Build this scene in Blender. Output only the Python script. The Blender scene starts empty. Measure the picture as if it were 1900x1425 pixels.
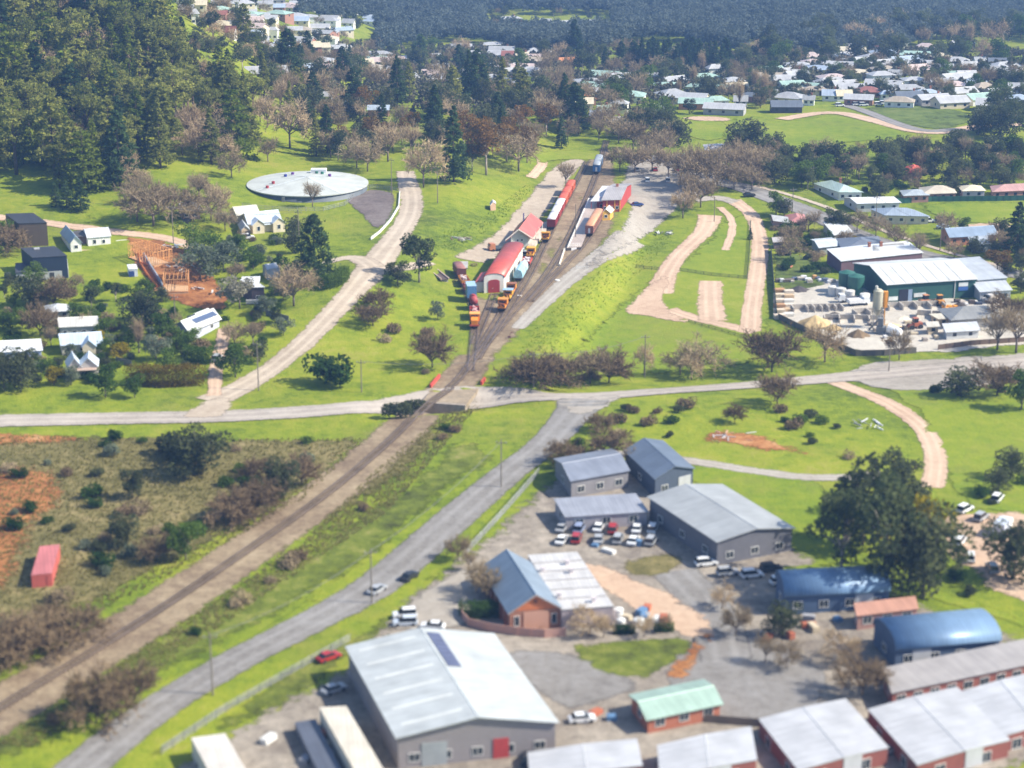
import bpy, math, random
import numpy as np
from mathutils import Vector, geometry
R = random.Random(7); NR = np.random.default_rng(7)
sc = bpy.context.scene; col = sc.collection
# ---------------- camera, world, sun, exposure ----------------
FPX = 3600.0; YH = -450.0; H = 150.0
TH = math.atan((712.5 - YH) / FPX)
cam = bpy.data.cameras.new('camera'); cam.lens = 36 * FPX / 1900; cam.sensor_width = 36
cam.clip_start = 1; cam.clip_end = 20000
co = bpy.data.objects.new('camera', cam); col.objects.link(co)
co.location = (0, 0, H); co.rotation_euler = (math.pi / 2 - TH, 0, 0); sc.camera = co
cam.dof.use_dof = True; cam.dof.focus_distance = 880; cam.dof.aperture_fstop = 0.064
SUN_EL = math.radians(41); SUN_AZ = math.radians(97)      # azimuth clockwise from +Y
w = bpy.data.worlds.new('World'); sc.world = w; w.use_nodes = True
nt = w.node_tree; bg = nt.nodes['Background']; sky = nt.nodes.new('ShaderNodeTexSky')
sky.sky_type = 'NISHITA'; sky.sun_disc = False; sky.sun_elevation = SUN_EL; sky.sun_rotation = SUN_AZ
nt.links.new(sky.outputs[0], bg.inputs[0]); bg.inputs[1].default_value = 0.115
sl = bpy.data.lights.new('sun', 'SUN'); sl.energy = 5.0; sl.angle = math.radians(.5); sl.color = (1, .93, .79)
so = bpy.data.objects.new('sun', sl); col.objects.link(so)
sd = Vector((math.sin(SUN_AZ) * math.cos(SUN_EL), math.cos(SUN_AZ) * math.cos(SUN_EL), math.sin(SUN_EL)))
so.rotation_euler = sd.to_track_quat('Z', 'Y').to_euler(); so.location = (300, 0, 400)
sc.view_settings.view_transform = 'Standard'; sc.view_settings.look = 'None'
sc.view_settings.exposure = 0.93; sc.view_settings.gamma = 1
# ---------------- terrain ----------------
def S(t):
    t = np.clip(t, 0, 1); return t * t * (3 - 2 * t)
def flat(px, py):
    t = TH + math.atan((py - 712.5) / FPX)
    d = H / math.tan(t)
    # depth along the optical axis
    dep = d * math.cos(TH) + H * math.sin(TH)
    return ((px - 950) / FPX * dep, d)
RAILPX = [(-250, 1470), (0, 1315), (250, 1165), (450, 1030), (600, 925), (720, 825), (800, 765), (845, 715), (885, 660), (945, 590), (1000, 530), (1035, 480), (1062, 430), (1085, 380), (1105, 330), (1118, 290), (1125, 262)]
RAIL = np.array([flat(*p) for p in RAILPX])
def raild(x, y):                                          # signed distance to the line, + on the right
    x = np.asarray(x, float); y = np.asarray(y, float)
    best = np.full(x.shape, 1e9); sg = np.ones(x.shape)
    for i in range(len(RAIL) - 1):
        a = RAIL[i]; b = RAIL[i + 1]; v = b - a; L2 = v @ v
        t = np.clip(((x - a[0]) * v[0] + (y - a[1]) * v[1]) / L2, 0, 1)
        dx = x - a[0] - t * v[0]; dy = y - a[1] - t * v[1]
        d = np.hypot(dx, dy); c = v[1] * dx - v[0] * dy
        m = d < best; best = np.where(m, d, best); sg = np.where(m, np.sign(c), sg)
    return best * sg
XROAD = np.array([flat(*p) for p in [(-200, 785), (0, 783), (350, 775), (650, 762), (790, 750), (930, 738), (1090, 740), (1300, 722), (1500, 705), (1900, 672), (2200, 650)]])
BR = flat(845, 722)
def zt(x, y):
    x = np.asarray(x, float); y = np.asarray(y, float)
    d = raild(x, y)
    z = np.zeros(np.broadcast(x, y).shape)
    # bank falling from the yard to the paddock on the right
    z = z - 4.5 * S((d - 15) / 10) * S((y - 445) / 40) * (1 - S((y - 640) / 70)) * (1 - .6 * S((d - 40) / 200))
    # ground rising to the left of the yard
    z = z + 6 * S((-d - 16) / 34) * S((y - 470) / 90) * (1 - S((y - 800) / 150))
    # wooded hill on the left
    z = z + 72 * S((-x - 62) / 190) * S((y - 640) / 260) * (1 - .5 * S((y - 1050) / 400))
    z = z + 5 * S((-x - 70) / 60) * S((y - 560) / 90)
    # far valley and hills behind
    f = y - 900
    fall = -.085 * (np.sqrt(f * f + 90 ** 2) + f) / 2
    yb = 1650 - 160 * S((x - 60) / 240)
    rise = .24 * (np.sqrt((y - yb) ** 2 + 130 ** 2) + (y - yb)) / 2
    far = fall + rise * (1 - .9 * S((y - 2300) / 1200))
    z = z + far * (1 - 0 * x)
    z = z + (3.5 * np.sin(x / 61 + 1) * np.sin(y / 83) + 6 * np.sin(x / 143 + y / 210)) * S((y - 820) / 300)
    # slight roll of the near ground
    z = z + .5 * np.sin(x / 23 + .6) * np.sin(y / 31) * S((np.abs(d) - 22) / 30)
    # road dips to pass under the rail bridge
    rd = np.full(z.shape, 1e9)
    for i in range(len(XROAD) - 1):
        a = XROAD[i]; b = XROAD[i + 1]; v = b - a; t = np.clip(((x - a[0]) * v[0] + (y - a[1]) * v[1]) / (v @ v), 0, 1)
        rd = np.minimum(rd, np.hypot(x - a[0] - t * v[0], y - a[1] - t * v[1]))
    z = z - 3.2 * (1 - S((rd - 5) / 4)) * (1 - S((np.abs(x - BR[0]) - 5) / 20))
    return z
def arange(a, b, s): return list(np.arange(a, b, s))
GX = np.array([-6000, -3500, -2000, -1400, -1000, -800] + arange(-640, -300, 14) + arange(-300, -150, 5) + arange(-150, -60, 3) + arange(-60, 110, 2) + arange(110, 190, 3) + arange(190, 300, 5) + arange(300, 640, 14) + [640, 800, 1000, 1400, 2000, 3500, 6000.])
GY = np.array([-3000, -1000, -300, 0, 100, 180] + arange(230, 430, 3) + arange(430, 680, 2) + arange(680, 740, 3) + arange(740, 1000, 5) + arange(1000, 2300, 14) + [2300, 2400, 2600, 3000, 4000, 6000, 9000.])
GXX, GYY = np.meshgrid(GX, GY)
GZ = zt(GXX, GYY)
def gz(x, y):                                             # height of the built terrain mesh (triangle-exact)
    x = np.asarray(x, float); y = np.asarray(y, float)
    i = np.clip(np.searchsorted(GX, x) - 1, 0, len(GX) - 2); j = np.clip(np.searchsorted(GY, y) - 1, 0, len(GY) - 2)
    u = (x - GX[i]) / (GX[i + 1] - GX[i]); v = (y - GY[j]) / (GY[j + 1] - GY[j])
    z00 = GZ[j, i]; z10 = GZ[j, i + 1]; z01 = GZ[j + 1, i]; z11 = GZ[j + 1, i + 1]
    return np.where(u + v < 1, z00 + u * (z10 - z00) + v * (z01 - z00), z11 + (1 - u) * (z01 - z11) + (1 - v) * (z10 - z11))
RT = np.concatenate([np.arange(200, 1100, 1.5), np.arange(1100, 2600, 4)])
CT, ST = math.cos(TH), math.sin(TH)
def P(px, py):                                            # where a point of the ground seen at (px, py) really is
    dy = CT - (py - 712.5) / FPX * ST; dz = -ST - (py - 712.5) / FPX * CT; dx = (px - 950) / FPX
    t = RT / dy
    zz = H + dz * t - gz(dx * t, dy * t)
    k = np.argmax(zz < 0)
    if zz[k] >= 0: k = len(t) - 1
    a = zz[k - 1] / (zz[k - 1] - zz[k]) if k else 0
    tt = t[k - 1] + a * (t[k] - t[k - 1])
    return Vector((dx * tt, dy * tt, float(gz(dx * tt, dy * tt))))
def pix(x, y, z):
    dep = y * CT - (z - H) * ST
    up = y * ST + (z - H) * CT
    return 950 + x / dep * FPX, 712.5 - up / dep * FPX
def scl(p): return FPX / (p[1] * CT - (p[2] - H) * ST)     # px per metre at p
# ---------------- materials ----------------
MC = {}
def M(c, rough=.7, var=.18, sc_=.6, kind='', metal=0, c2=None, bump=.15):
    key = (tuple(c), rough, var, sc_, kind, metal, tuple(c2) if c2 else None)
    if key in MC: return MC[key]
    m = bpy.data.materials.new(kind or 'paint'); m.use_nodes = True; n = m.node_tree; N = n.nodes; K = n.links
    b = N['Principled BSDF']; b.inputs['Roughness'].default_value = rough; b.inputs['Metallic'].default_value = metal
    tc = N.new('ShaderNodeTexCoord'); mp = N.new('ShaderNodeMapping'); K.new(tc.outputs['Object'], mp.inputs[0])
    src = mp.outputs[0]
    if kind == 'ribx': mp.inputs['Scale'].default_value = (2.2, .12, .12)
    elif kind == 'riby': mp.inputs['Scale'].default_value = (.12, 2.2, .12)
    elif kind == 'boards': mp.inputs['Scale'].default_value = (5, 5, .15)
    no = N.new('ShaderNodeTexNoise'); no.inputs['Scale'].default_value = sc_; no.inputs['Detail'].default_value = 5; no.inputs['Roughness'].default_value = .65
    K.new(src, no.inputs['Vector'])
    n2 = N.new('ShaderNodeTexNoise'); n2.inputs['Scale'].default_value = .25; n2.inputs['Detail'].default_value = 3; K.new(tc.outputs['Object'], n2.inputs['Vector'])
    ad = N.new('ShaderNodeMath'); ad.operation = 'ADD'; K.new(no.outputs[0], ad.inputs[0]); K.new(n2.outputs[0], ad.inputs[1])
    mr = N.new('ShaderNodeMapRange'); mr.inputs[1].default_value = .7; mr.inputs[2].default_value = 1.3; mr.inputs[3].default_value = 0; mr.inputs[4].default_value = 1
    K.new(ad.outputs[0], mr.inputs[0])
    mx = N.new('ShaderNodeMix'); mx.data_type = 'RGBA'; K.new(mr.outputs[0], mx.inputs[0])
    lo = c2 or [v * (1 - var) for v in c]; hi = c if c2 else [min(1, v * (1 + var)) for v in c]
    mx.inputs[6].default_value = (*lo, 1); mx.inputs[7].default_value = (*hi, 1)
    outc = mx.outputs[2]
    if kind in ('ribx', 'riby'):
        wv = N.new('ShaderNodeTexWave'); wv.bands_direction = 'X' if kind == 'ribx' else 'Y'; wv.inputs['Scale'].default_value = .42
        K.new(tc.outputs['Object'], wv.inputs['Vector'])
        pw = N.new('ShaderNodeMath'); pw.operation = 'POWER'; pw.inputs[1].default_value = 9; K.new(wv.outputs[1], pw.inputs[0])
        sc2 = N.new('ShaderNodeMath'); sc2.operation = 'MULTIPLY'; sc2.inputs[1].default_value = .5; K.new(pw.outputs[0], sc2.inputs[0])
        m2 = N.new('ShaderNodeMix'); m2.data_type = 'RGBA'; K.new(sc2.outputs[0], m2.inputs[0]); K.new(outc, m2.inputs[6]); m2.inputs[7].default_value = (*[v * .6 for v in c], 1)
        outc = m2.outputs[2]
    if kind == 'brick':
        bt = N.new('ShaderNodeTexBrick'); bt.inputs['Scale'].default_value = 2.5; K.new(tc.outputs['Object'], bt.inputs['Vector'])
        K.new(outc, bt.inputs['Color1']); bt.inputs['Color2'].default_value = (*[v * .75 for v in c], 1); bt.inputs['Mortar'].default_value = (*[v * .8 + .06 for v in c], 1)
        rt = N.new('ShaderNodeMapping'); rt.inputs['Rotation'].default_value = (math.pi / 2, 0, 0); K.new(tc.outputs['Object'], rt.inputs[0]); K.new(rt.outputs[0], bt.inputs['Vector'])
        outc = bt.outputs[0]
    if kind == 'boards':
        pass
    K.new(outc, b.inputs['Base Color'])
    bu = N.new('ShaderNodeBump'); bu.inputs['Strength'].default_value = bump; bu.inputs['Distance'].default_value = .1; K.new(no.outputs[0], bu.inputs['Height']); K.new(bu.outputs[0], b.inputs['Normal'])
    MC[key] = m; return m
def leafmat(name, c, c2, trans=.45):
    m = bpy.data.materials.new(name); m.use_nodes = True; n = m.node_tree; N = n.nodes; K = n.links
    N.remove(N['Principled BSDF']); out = N['Material Output']
    oi = N.new('ShaderNodeObjectInfo'); at = N.new('ShaderNodeAttribute'); at.attribute_name = 'tint'
    ma = N.new('ShaderNodeMath'); ma.operation = 'MULTIPLY_ADD'; K.new(oi.outputs['Random'], ma.inputs[0]); ma.inputs[1].default_value = .55; 
    mb = N.new('ShaderNodeMath'); mb.operation = 'MULTIPLY'; mb.inputs[1].default_value = .5; K.new(at.outputs['Fac'], mb.inputs[0]); K.new(mb.outputs[0], ma.inputs[2])
    mx = N.new('ShaderNodeMix'); mx.data_type = 'RGBA'; K.new(ma.outputs[0], mx.inputs[0]); mx.inputs[6].default_value = (*c, 1); mx.inputs[7].default_value = (*c2, 1)
    df = N.new('ShaderNodeBsdfDiffuse'); tr = N.new('ShaderNodeBsdfTranslucent'); ms = N.new('ShaderNodeMixShader'); ms.inputs[0].default_value = trans
    K.new(mx.outputs[2], df.inputs[0]); K.new(mx.outputs[2], tr.inputs[0]); K.new(df.outputs[0], ms.inputs[1]); K.new(tr.outputs[0], ms.inputs[2]); K.new(ms.outputs[0], out.inputs[0])
    return m
def ramp3(N, K, fac, cols):
    r = N.new('ShaderNodeValToRGB'); K.new(fac, r.inputs[0]); e = r.color_ramp.elements
    e[0].position = cols[0][0]; e[0].color = (*cols[0][1], 1); e[1].position = cols[-1][0]; e[1].color = (*cols[-1][1], 1)
    for p, c in cols[1:-1]:
        q = e.new(p); q.color = (*c, 1)
    return r.outputs[0]
def groundmat(name, cols, big=.012, small=.35, edgecols=None, bump=.6, edgew=1.0):
    m = bpy.data.materials.new(name); m.use_nodes = True; n = m.node_tree; N = n.nodes; K = n.links; b = N['Principled BSDF']
    b.inputs['Roughness'].default_value = .95; b.inputs['Specular IOR Level'].default_value = .15
    g = N.new('ShaderNodeNewGeometry')
    def noise(s, det=6, ro=.6):
        t = N.new('ShaderNodeTexNoise'); t.inputs['Scale'].default_value = s; t.inputs['Detail'].default_value = det; t.inputs['Roughness'].default_value = ro; K.new(g.outputs['Position'], t.inputs['Vector']); return t.outputs[0]
    def mth(op, a, bb):
        t = N.new('ShaderNodeMath'); t.operation = op
        for i, v in enumerate((a, bb)):
            if isinstance(v, float) or isinstance(v, int): t.inputs[i].default_value = v
            else: K.new(v, t.inputs[i])
        return t.outputs[0]
    nb = mth('ADD', mth('MULTIPLY', noise(big, 7, .62), .62), mth('MULTIPLY', noise(big * 5, 5, .7), .38)); ns = noise(small, 5, .7); nf = noise(small * 6, 3, .7)
    f = mth('ADD', mth('ADD', mth('MULTIPLY', nb, .95), mth('MULTIPLY', ns, .5)), mth('MULTIPLY', nf, .3))
    f = mth('MULTIPLY', mth('SUBTRACT', f, .60), 2.0)
    c = ramp3(N, K, f, cols)
    if cols[2][1][1] > cols[2][1][0] * 1.1:              # grass: dry, trodden patches
        dm = N.new('ShaderNodeMapRange'); dm.inputs[1].default_value = .50; dm.inputs[2].default_value = .72; dm.inputs[4].default_value = .55; K.new(mth('ADD', mth('MULTIPLY', noise(.022, 8, .72), .7), mth('MULTIPLY', noise(.3, 4, .7), .3)), dm.inputs[0])
        dx = N.new('ShaderNodeMix'); dx.data_type = 'RGBA'; K.new(dm.outputs[0], dx.inputs[0]); K.new(c, dx.inputs[6]); dx.inputs[7].default_value = (.20, .17, .055, 1); c = dx.outputs[2]
    if edgecols:
        ac = N.new('ShaderNodeAttribute'); ac.attribute_name = 'across'; aa = mth('ABSOLUTE', ac.outputs['Fac'], 0.0); dd = mth('ABSOLUTE', mth('SUBTRACT', aa, .2), 0.0)
        rut = N.new('ShaderNodeMapRange'); rut.inputs[1].default_value = .12; rut.inputs[2].default_value = .03; K.new(dd, rut.inputs[0])
        rf = mth('MULTIPLY', mth('MULTIPLY', rut.outputs[0], noise(.12, 3, .6)), .8)
        mr2 = N.new('ShaderNodeMix'); mr2.data_type = 'RGBA'; K.new(rf, mr2.inputs[0]); K.new(c, mr2.inputs[6]); mr2.inputs[7].default_value = (*[min(1, v * 1.18) for v in cols[-1][1]], 1); c = mr2.outputs[2]
        at = N.new('ShaderNodeAttribute'); at.attribute_name = 'edge'
        e = mth('ADD', at.outputs['Fac'], mth('MULTIPLY', mth('SUBTRACT', noise(small * 1.2, 6, .75), .5), 1.7 * edgew))
        mr = N.new('ShaderNodeMapRange'); mr.inputs[1].default_value = .25; mr.inputs[2].default_value = .5; K.new(e, mr.inputs[0])
        tp = N.new('ShaderNodeBsdfTransparent'); ms = N.new('ShaderNodeMixShader'); K.new(mr.outputs[0], ms.inputs[0]); K.new(tp.outputs[0], ms.inputs[1]); K.new(b.outputs[0], ms.inputs[2]); K.new(ms.outputs[0], N['Material Output'].inputs[0])
    K.new(c, b.inputs['Base Color'])
    bu = N.new('ShaderNodeBump'); bu.inputs['Strength'].default_value = bump; bu.inputs['Distance'].default_value = .35; K.new(mth('ADD', ns, nf), bu.inputs['Height']); K.new(bu.outputs[0], b.inputs['Normal'])
    return m
GRASSC = [(.0, (.035, .055, .008)), (.25, (.085, .125, .012)), (.5, (.165, .215, .014)), (.75, (.24, .265, .02)), (1, (.30, .28, .06))]
FIELDC = [(.0, (.06, .09, .012)), (.4, (.145, .205, .014)), (.7, (.205, .245, .018)), (1, (.27, .27, .05))]
ROUGHC = [(.0, (.045, .038, .018)), (.3, (.10, .09, .03)), (.6, (.17, .145, .055)), (.85, (.25, .20, .09)), (1, (.30, .24, .13))]
GRAVC = [(.0, (.27, .215, .16)), (.5, (.40, .33, .255)), (1, (.52, .44, .35))]
PINKC = [(.0, (.34, .22, .15)), (.5, (.48, .34, .24)), (1, (.58, .44, .32))]
ASPHC = [(.0, (.12, .11, .10)), (.5, (.215, .20, .185)), (1, (.28, .27, .26))]
GREYC = [(.0, (.22, .19, .16)), (.5, (.33, .295, .25)), (1, (.42, .39, .35))]
BALLC = [(.0, (.08, .055, .038)), (.4, (.20, .145, .095)), (.7, (.31, .24, .155)), (1, (.42, .34, .23))]
SOILC = [(.0, (.07, .028, .012)), (.4, (.22, .085, .03)), (.7, (.38, .17, .06)), (1, (.5, .30, .15))]
# ---------------- mesh helpers ----------------
class MB:
    def __init__(s): s.v = []; s.f = []
    def add(s, vs, fs):
        o = len(s.v); s.v += [tuple(v) for v in vs]; s.f += [tuple(i + o for i in f) for f in fs]; return s
    def box(s, x0, x1, y0, y1, z0, z1):
        return s.add([(x0, y0, z0), (x1, y0, z0), (x1, y1, z0), (x0, y1, z0), (x0, y0, z1), (x1, y0, z1), (x1, y1, z1), (x0, y1, z1)],
                     [(0, 3, 2, 1), (4, 5, 6, 7), (0, 1, 5, 4), (1, 2, 6, 5), (2, 3, 7, 6), (3, 0, 4, 7)])
    def cb(s, x, y, z, a, b, c): return s.box(x - a / 2, x + a / 2, y - b / 2, y + b / 2, z, z + c)
    def cyl(s, x, y, z0, z1, r, r2=None, n=10):
        r2 = r if r2 is None else r2
        vs = [(x + math.cos(6.2832 * i / n) * r, y + math.sin(6.2832 * i / n) * r, z0) for i in range(n)] + [(x + math.cos(6.2832 * i / n) * r2, y + math.sin(6.2832 * i / n) * r2, z1) for i in range(n)]
        return s.add(vs, [(i, (i + 1) % n, n + (i + 1) % n, n + i) for i in range(n)] + [tuple(range(n))[::-1], tuple(range(n, 2 * n))])
    def bar(s, a, b, r, r2=None, n=5):
        a = Vector(a); b = Vector(b); d = (b - a); 
        if d.length < 1e-6: return s
        r2 = r if r2 is None else r2
        d.normalize(); u = d.orthogonal().normalized(); w_ = d.cross(u)
        vs = [a + (u * math.cos(6.2832 * i / n) + w_ * math.sin(6.2832 * i / n)) * r for i in range(n)] + [b + (u * math.cos(6.2832 * i / n) + w_ * math.sin(6.2832 * i / n)) * r2 for i in range(n)]
        return s.add(vs, [(i, (i + 1) % n, n + (i + 1) % n, n + i) for i in range(n)] + [tuple(range(n))[::-1], tuple(range(n, 2 * n))])
    def prism(s, prof, a, b, axis='x'):                   # profile (across, z) extruded from a to b along axis
        n = len(prof)
        if axis == 'x': vs = [(a, p, z) for p, z in prof] + [(b, p, z) for p, z in prof]
        else: vs = [(p, a, z) for p, z in prof] + [(p, b, z) for p, z in prof]
        return s.add(vs, [(i, (i + 1) % n, n + (i + 1) % n, n + i) for i in range(n)] + [tuple(range(n))[::-1], tuple(range(n, 2 * n))])
    def xcyl(s, x0, x1, y, z, r, n=12, axis='x'):
        prof = [(y + math.cos(6.2832 * i / n) * r, z + math.sin(6.2832 * i / n) * r) for i in range(n)]
        return s.prism(prof, x0, x1, axis)
    def build(s, name, mat_, parent=None, smooth=False, mp=None):
        me = bpy.data.meshes.new(name); vs = [mp(v) for v in s.v] if mp else s.v
        me.from_pydata([tuple(v) for v in vs], [], s.f); me.update()
        if mat_: me.materials.append(mat_)
        if smooth: me.shade_smooth()
        o = bpy.data.objects.new(name, me); col.objects.link(o)
        if parent: o.parent = parent
        return o
def npmesh(name, V, F, mat_, parent=None, tint=None, link=True, smooth=False):
    me = bpy.data.meshes.new(name); V = np.asarray(V, np.float32); F = np.asarray(F, np.int32); k = F.shape[1]
    me.vertices.add(len(V)); me.vertices.foreach_set('co', V.ravel())
    me.loops.add(F.size); me.loops.foreach_set('vertex_index', F.ravel())
    me.polygons.add(len(F)); me.polygons.foreach_set('loop_start', np.arange(0, F.size, k, dtype=np.int32))
    me.update(calc_edges=True)
    if tint is not None:
        a = me.attributes.new('tint', 'FLOAT', 'FACE'); a.data.foreach_set('value', np.asarray(tint, np.float32))
    if smooth: me.shade_smooth()
    me.materials.append(mat_)
    if not link: return me
    o = bpy.data.objects.new(name, me); col.objects.link(o)
    if parent: o.parent = parent
    return o
def tag(o, label=None, cat=None, group=None, kind=None):
    if label: o['label'] = label
    if cat: o['category'] = cat
    if group: o['group'] = group
    if kind: o['kind'] = kind
    return o
def empty(name, loc, rz=0, label=None, cat=None, group=None):
    o = bpy.data.objects.new(name, None); o.empty_display_size = .5; col.objects.link(o); o.location = loc; o.rotation_euler = (0, 0, rz)
    return tag(o, label, cat, group)
def copy_tree(o, parent=None):
    c = o.copy(); col.objects.link(c); c.parent = parent
    for ch in o.children: copy_tree(ch, c)
    return c
TODO = []                                                 # (object, base label, pixel x, pixel y): look-alikes get their place in the row
def auto(o, base, p=None):
    p = p or o.location; TODO.append((o, base, *pix(*p)))
# ---------------- ground ----------------
nx, ny = len(GX), len(GY)
V = np.stack([GXX.ravel(), GYY.ravel(), GZ.ravel()], 1)
ii, jj = np.meshgrid(np.arange(nx - 1), np.arange(ny - 1)); a = (jj * nx + ii).ravel()
F = np.concatenate([np.stack([a, a + 1, a + nx], 1), np.stack([a + nx + 1, a + nx, a + 1], 1)])
mat_grass = groundmat('grass_ground', GRASSC, .014, .3, bump=.8)
g = npmesh('ground', V, F, mat_grass, smooth=True); tag(g, kind='structure')
LV = 0
def sheet_off():
    global LV; LV += 1; return .06 + .0025 * LV
def resample(pts, step, closed=False):
    out = []; n = len(pts)
    for i in range(n if closed else n - 1):
        a = Vector(pts[i]); b = Vector(pts[(i + 1) % n]); k = max(1, int((b - a).length / step))
        for j in range(k): out.append(a.lerp(b, j / k))
    if not closed: out.append(Vector(pts[-1]))
    return out
def smoothline(pts, it=3):
    pts = [Vector(p) for p in pts]
    for _ in range(it):
        q = [pts[0]]
        for a, b in zip(pts, pts[1:]): q += [a.lerp(b, .25), a.lerp(b, .75)]
        q.append(pts[-1]); pts = q
    return pts
def drape(name, V2, F, edge, mat_, off, kind='structure', acr=None):
    V2 = np.asarray(V2); z = gz(V2[:, 0], V2[:, 1]) + off
    me = bpy.data.meshes.new(name); me.from_pydata([(x, y, float(k)) for (x, y), k in zip(V2, z)], [], F); me.update()
    at = me.attributes.new('edge', 'FLOAT', 'POINT'); at.data.foreach_set('value', np.asarray(edge, np.float32))
    if acr is not None: at = me.attributes.new('across', 'FLOAT', 'POINT'); at.data.foreach_set('value', np.asarray(acr, np.float32))
    me.materials.append(mat_); me.shade_smooth()
    o = bpy.data.objects.new(name, me); col.objects.link(o); return tag(o, kind=kind)
def road(name, pxpts, width, mat_, zoff=None, world=False, wob=.25):
    # pxpts: pixel points of the centre line; width in metres (number or list)
    pts = [Vector(p) for p in pxpts] if world else [P(*p).xy for p in pxpts]
    if isinstance(width, (int, float)): width = [width] * len(pts)
    pw = smoothline([(p.x, p.y, w_) for p, w_ in zip(pts, width)], 3)
    pw = resample(pw, 2.2)
    V2 = []; F = []; E = []; k = 7; rr = random.Random(len(pxpts) * 7 + int(pts[0].x))
    prof = [0, .5, 1, 1, 1, .5, 0]; po = [-.62, -.47, -.3, 0, .3, .47, .62]
    for i, p in enumerate(pw):
        a = pw[max(0, i - 1)]; b = pw[min(len(pw) - 1, i + 1)]; t = Vector((b.x - a.x, b.y - a.y)).normalized(); n = Vector((t.y, -t.x))
        for j in range(k):
            wv = p.z * po[j] + (rr.uniform(-wob, wob) if j in (0, 1, 5, 6) else 0)
            V2.append((p.x + n.x * wv, p.y + n.y * wv)); E.append(prof[j] * (1 if 0 < i < len(pw) - 1 else .5))
    for i in range(len(pw) - 1):
        for j in range(k - 1): q = i * k + j; F.append((q, q + 1, q + k + 1, q + k))
    return drape(name, V2, F, E, mat_, sheet_off() if zoff is None else zoff, acr=[po[i % k] for i in range(len(V2))] if 'rail' not in name else None)
def patch(name, pxpoly, mat_, step=3.0, wob=.5, world=False, soft=2.5, kind='structure', lift=0):
    pts = [Vector(p) for p in pxpoly] if world else [P(*p).xy for p in pxpoly]
    pts = smoothline([*pts, pts[0]], 2)[:-1]
    rr = random.Random(len(pts) + int(pts[0].x * 3))
    out = resample(pts, step, True); out = [Vector((p.x + rr.uniform(-wob, wob), p.y + rr.uniform(-wob, wob))) for p in out]
    B = np.array([(p.x, p.y) for p in out]); n = len(B)
    x0, y0 = B.min(0); x1, y1 = B.max(0)
    gx, gy = np.meshgrid(np.arange(x0, x1, step), np.arange(y0, y1, step)); q = np.stack([gx.ravel(), gy.ravel()], 1)
    ins = np.zeros(len(q), bool); dm = np.full(len(q), 1e9)
    for i in range(n):
        a = B[i]; b = B[(i + 1) % n]; c = ((a[1] > q[:, 1]) != (b[1] > q[:, 1])) & (q[:, 0] < (b[0] - a[0]) * (q[:, 1] - a[1]) / (b[1] - a[1] + 1e-12) + a[0]); ins ^= c
        v = b - a; t = np.clip(((q - a) @ v) / (v @ v + 1e-9), 0, 1); dm = np.minimum(dm, np.hypot(*(q - a - t[:, None] * v).T))
    k = ins & (dm > step * .45); q = q[k]; dm = dm[k]
    A = [Vector(p) for p in B] + [Vector(p) for p in q]
    r = geometry.delaunay_2d_cdt(A, [], [list(range(n))], 1, 1e-4)
    E = []
    for src in r[3]:
        i = src[0] if src else 0; E.append(0 if i < n else min(1, dm[i - n] / soft))
    return drape(name, [tuple(v) for v in r[0]], [tuple(f) for f in r[2]], E, mat_, sheet_off() + lift, kind)
# ---------------- ground sheets ----------------
mgrav = groundmat('gravel', GRAVC, .03, .5, GRASSC); mpink = groundmat('pink_gravel', PINKC, .03, .5, FIELDC)
masph = groundmat('asphalt', ASPHC, .03, .6, ROUGHC, edgew=.5); mgrey = groundmat('grey_gravel', GREYC, .03, .5, GRASSC)
mball = groundmat('ballast', BALLC, .05, .7, ROUGHC); mfield = groundmat('mown_grass', FIELDC, .01, .25, GRASSC); mrough = groundmat('rough_grass_ground', ROUGHC, .03, .3, GRASSC)
msoil = groundmat('bare_soil', SOILC, .06, .5, ROUGHC); mdark = groundmat('damp_grass', [(0, (.02, .02, .008)), (.35, (.05, .065, .015)), (.6, (.10, .14, .025)), (1, (.17, .2, .05))], .02, .3, GRASSC)
mconc = groundmat('concrete', [(0, (.30, .27, .23)), (.5, (.46, .42, .36)), (1, (.58, .54, .47))], .04, .5, GREYC)
mforest = groundmat('leaf_litter', [(0, (.02, .022, .012)), (.5, (.05, .05, .025)), (1, (.10, .09, .05))], .03, .3, GRASSC)
mstone = groundmat('stone_batter', [(0, (.07, .055, .05)), (.5, (.16, .13, .12)), (1, (.25, .22, .20))], .08, .9, GRASSC)
mverge = groundmat('verge_grass', [(0, (.035, .035, .012)), (.3, (.07, .085, .015)), (.6, (.12, .15, .018)), (.85, (.19, .20, .04)), (1, (.26, .22, .09))], .03, .3, GRASSC)
# near left: scrubby paddock
patch('verge_grass', [(930, 850), (860, 900), (740, 1010), (600, 1110), (420, 1200), (250, 1290), (60, 1420), (-150, 1420), (150, 1250), (420, 1100), (640, 970), (800, 850), (880, 790)], mverge, 4, 1.5, soft=8)
patch('verge_grass', [(1000, 870), (930, 940), (850, 1010), (760, 1090), (660, 1170), (480, 1270), (360, 1350), (420, 1380), (640, 1250), (760, 1150), (880, 1030), (980, 930)], mverge, 4, 1.2, soft=5)
patch('scrub_ground', [(-150, 1030), (-150, 830), (60, 805), (330, 806), (560, 812), (700, 800), (640, 870), (520, 945), (330, 1050), (120, 1150), (-120, 1260)], mrough, 4, 1.2, soft=7)
patch('bare_soil', [(-120, 900), (30, 850), (140, 880), (150, 930), (70, 980), (60, 1040), (20, 1120), (-120, 1160)], msoil, 4, 1.2, soft=9)
patch('bare_soil', [(-60, 800), (60, 800), (170, 806), (150, 826), (40, 830), (-60, 832)], msoil, 3, .8, soft=6)
patch('rough_verge', [(760, 770), (850, 780), (760, 880), (640, 960), (460, 1070), (300, 1180), (150, 1290), (-40, 1400), (-160, 1400), (200, 1200), (450, 1050), (620, 930)], mrough, 4, 1, soft=6)
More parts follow.
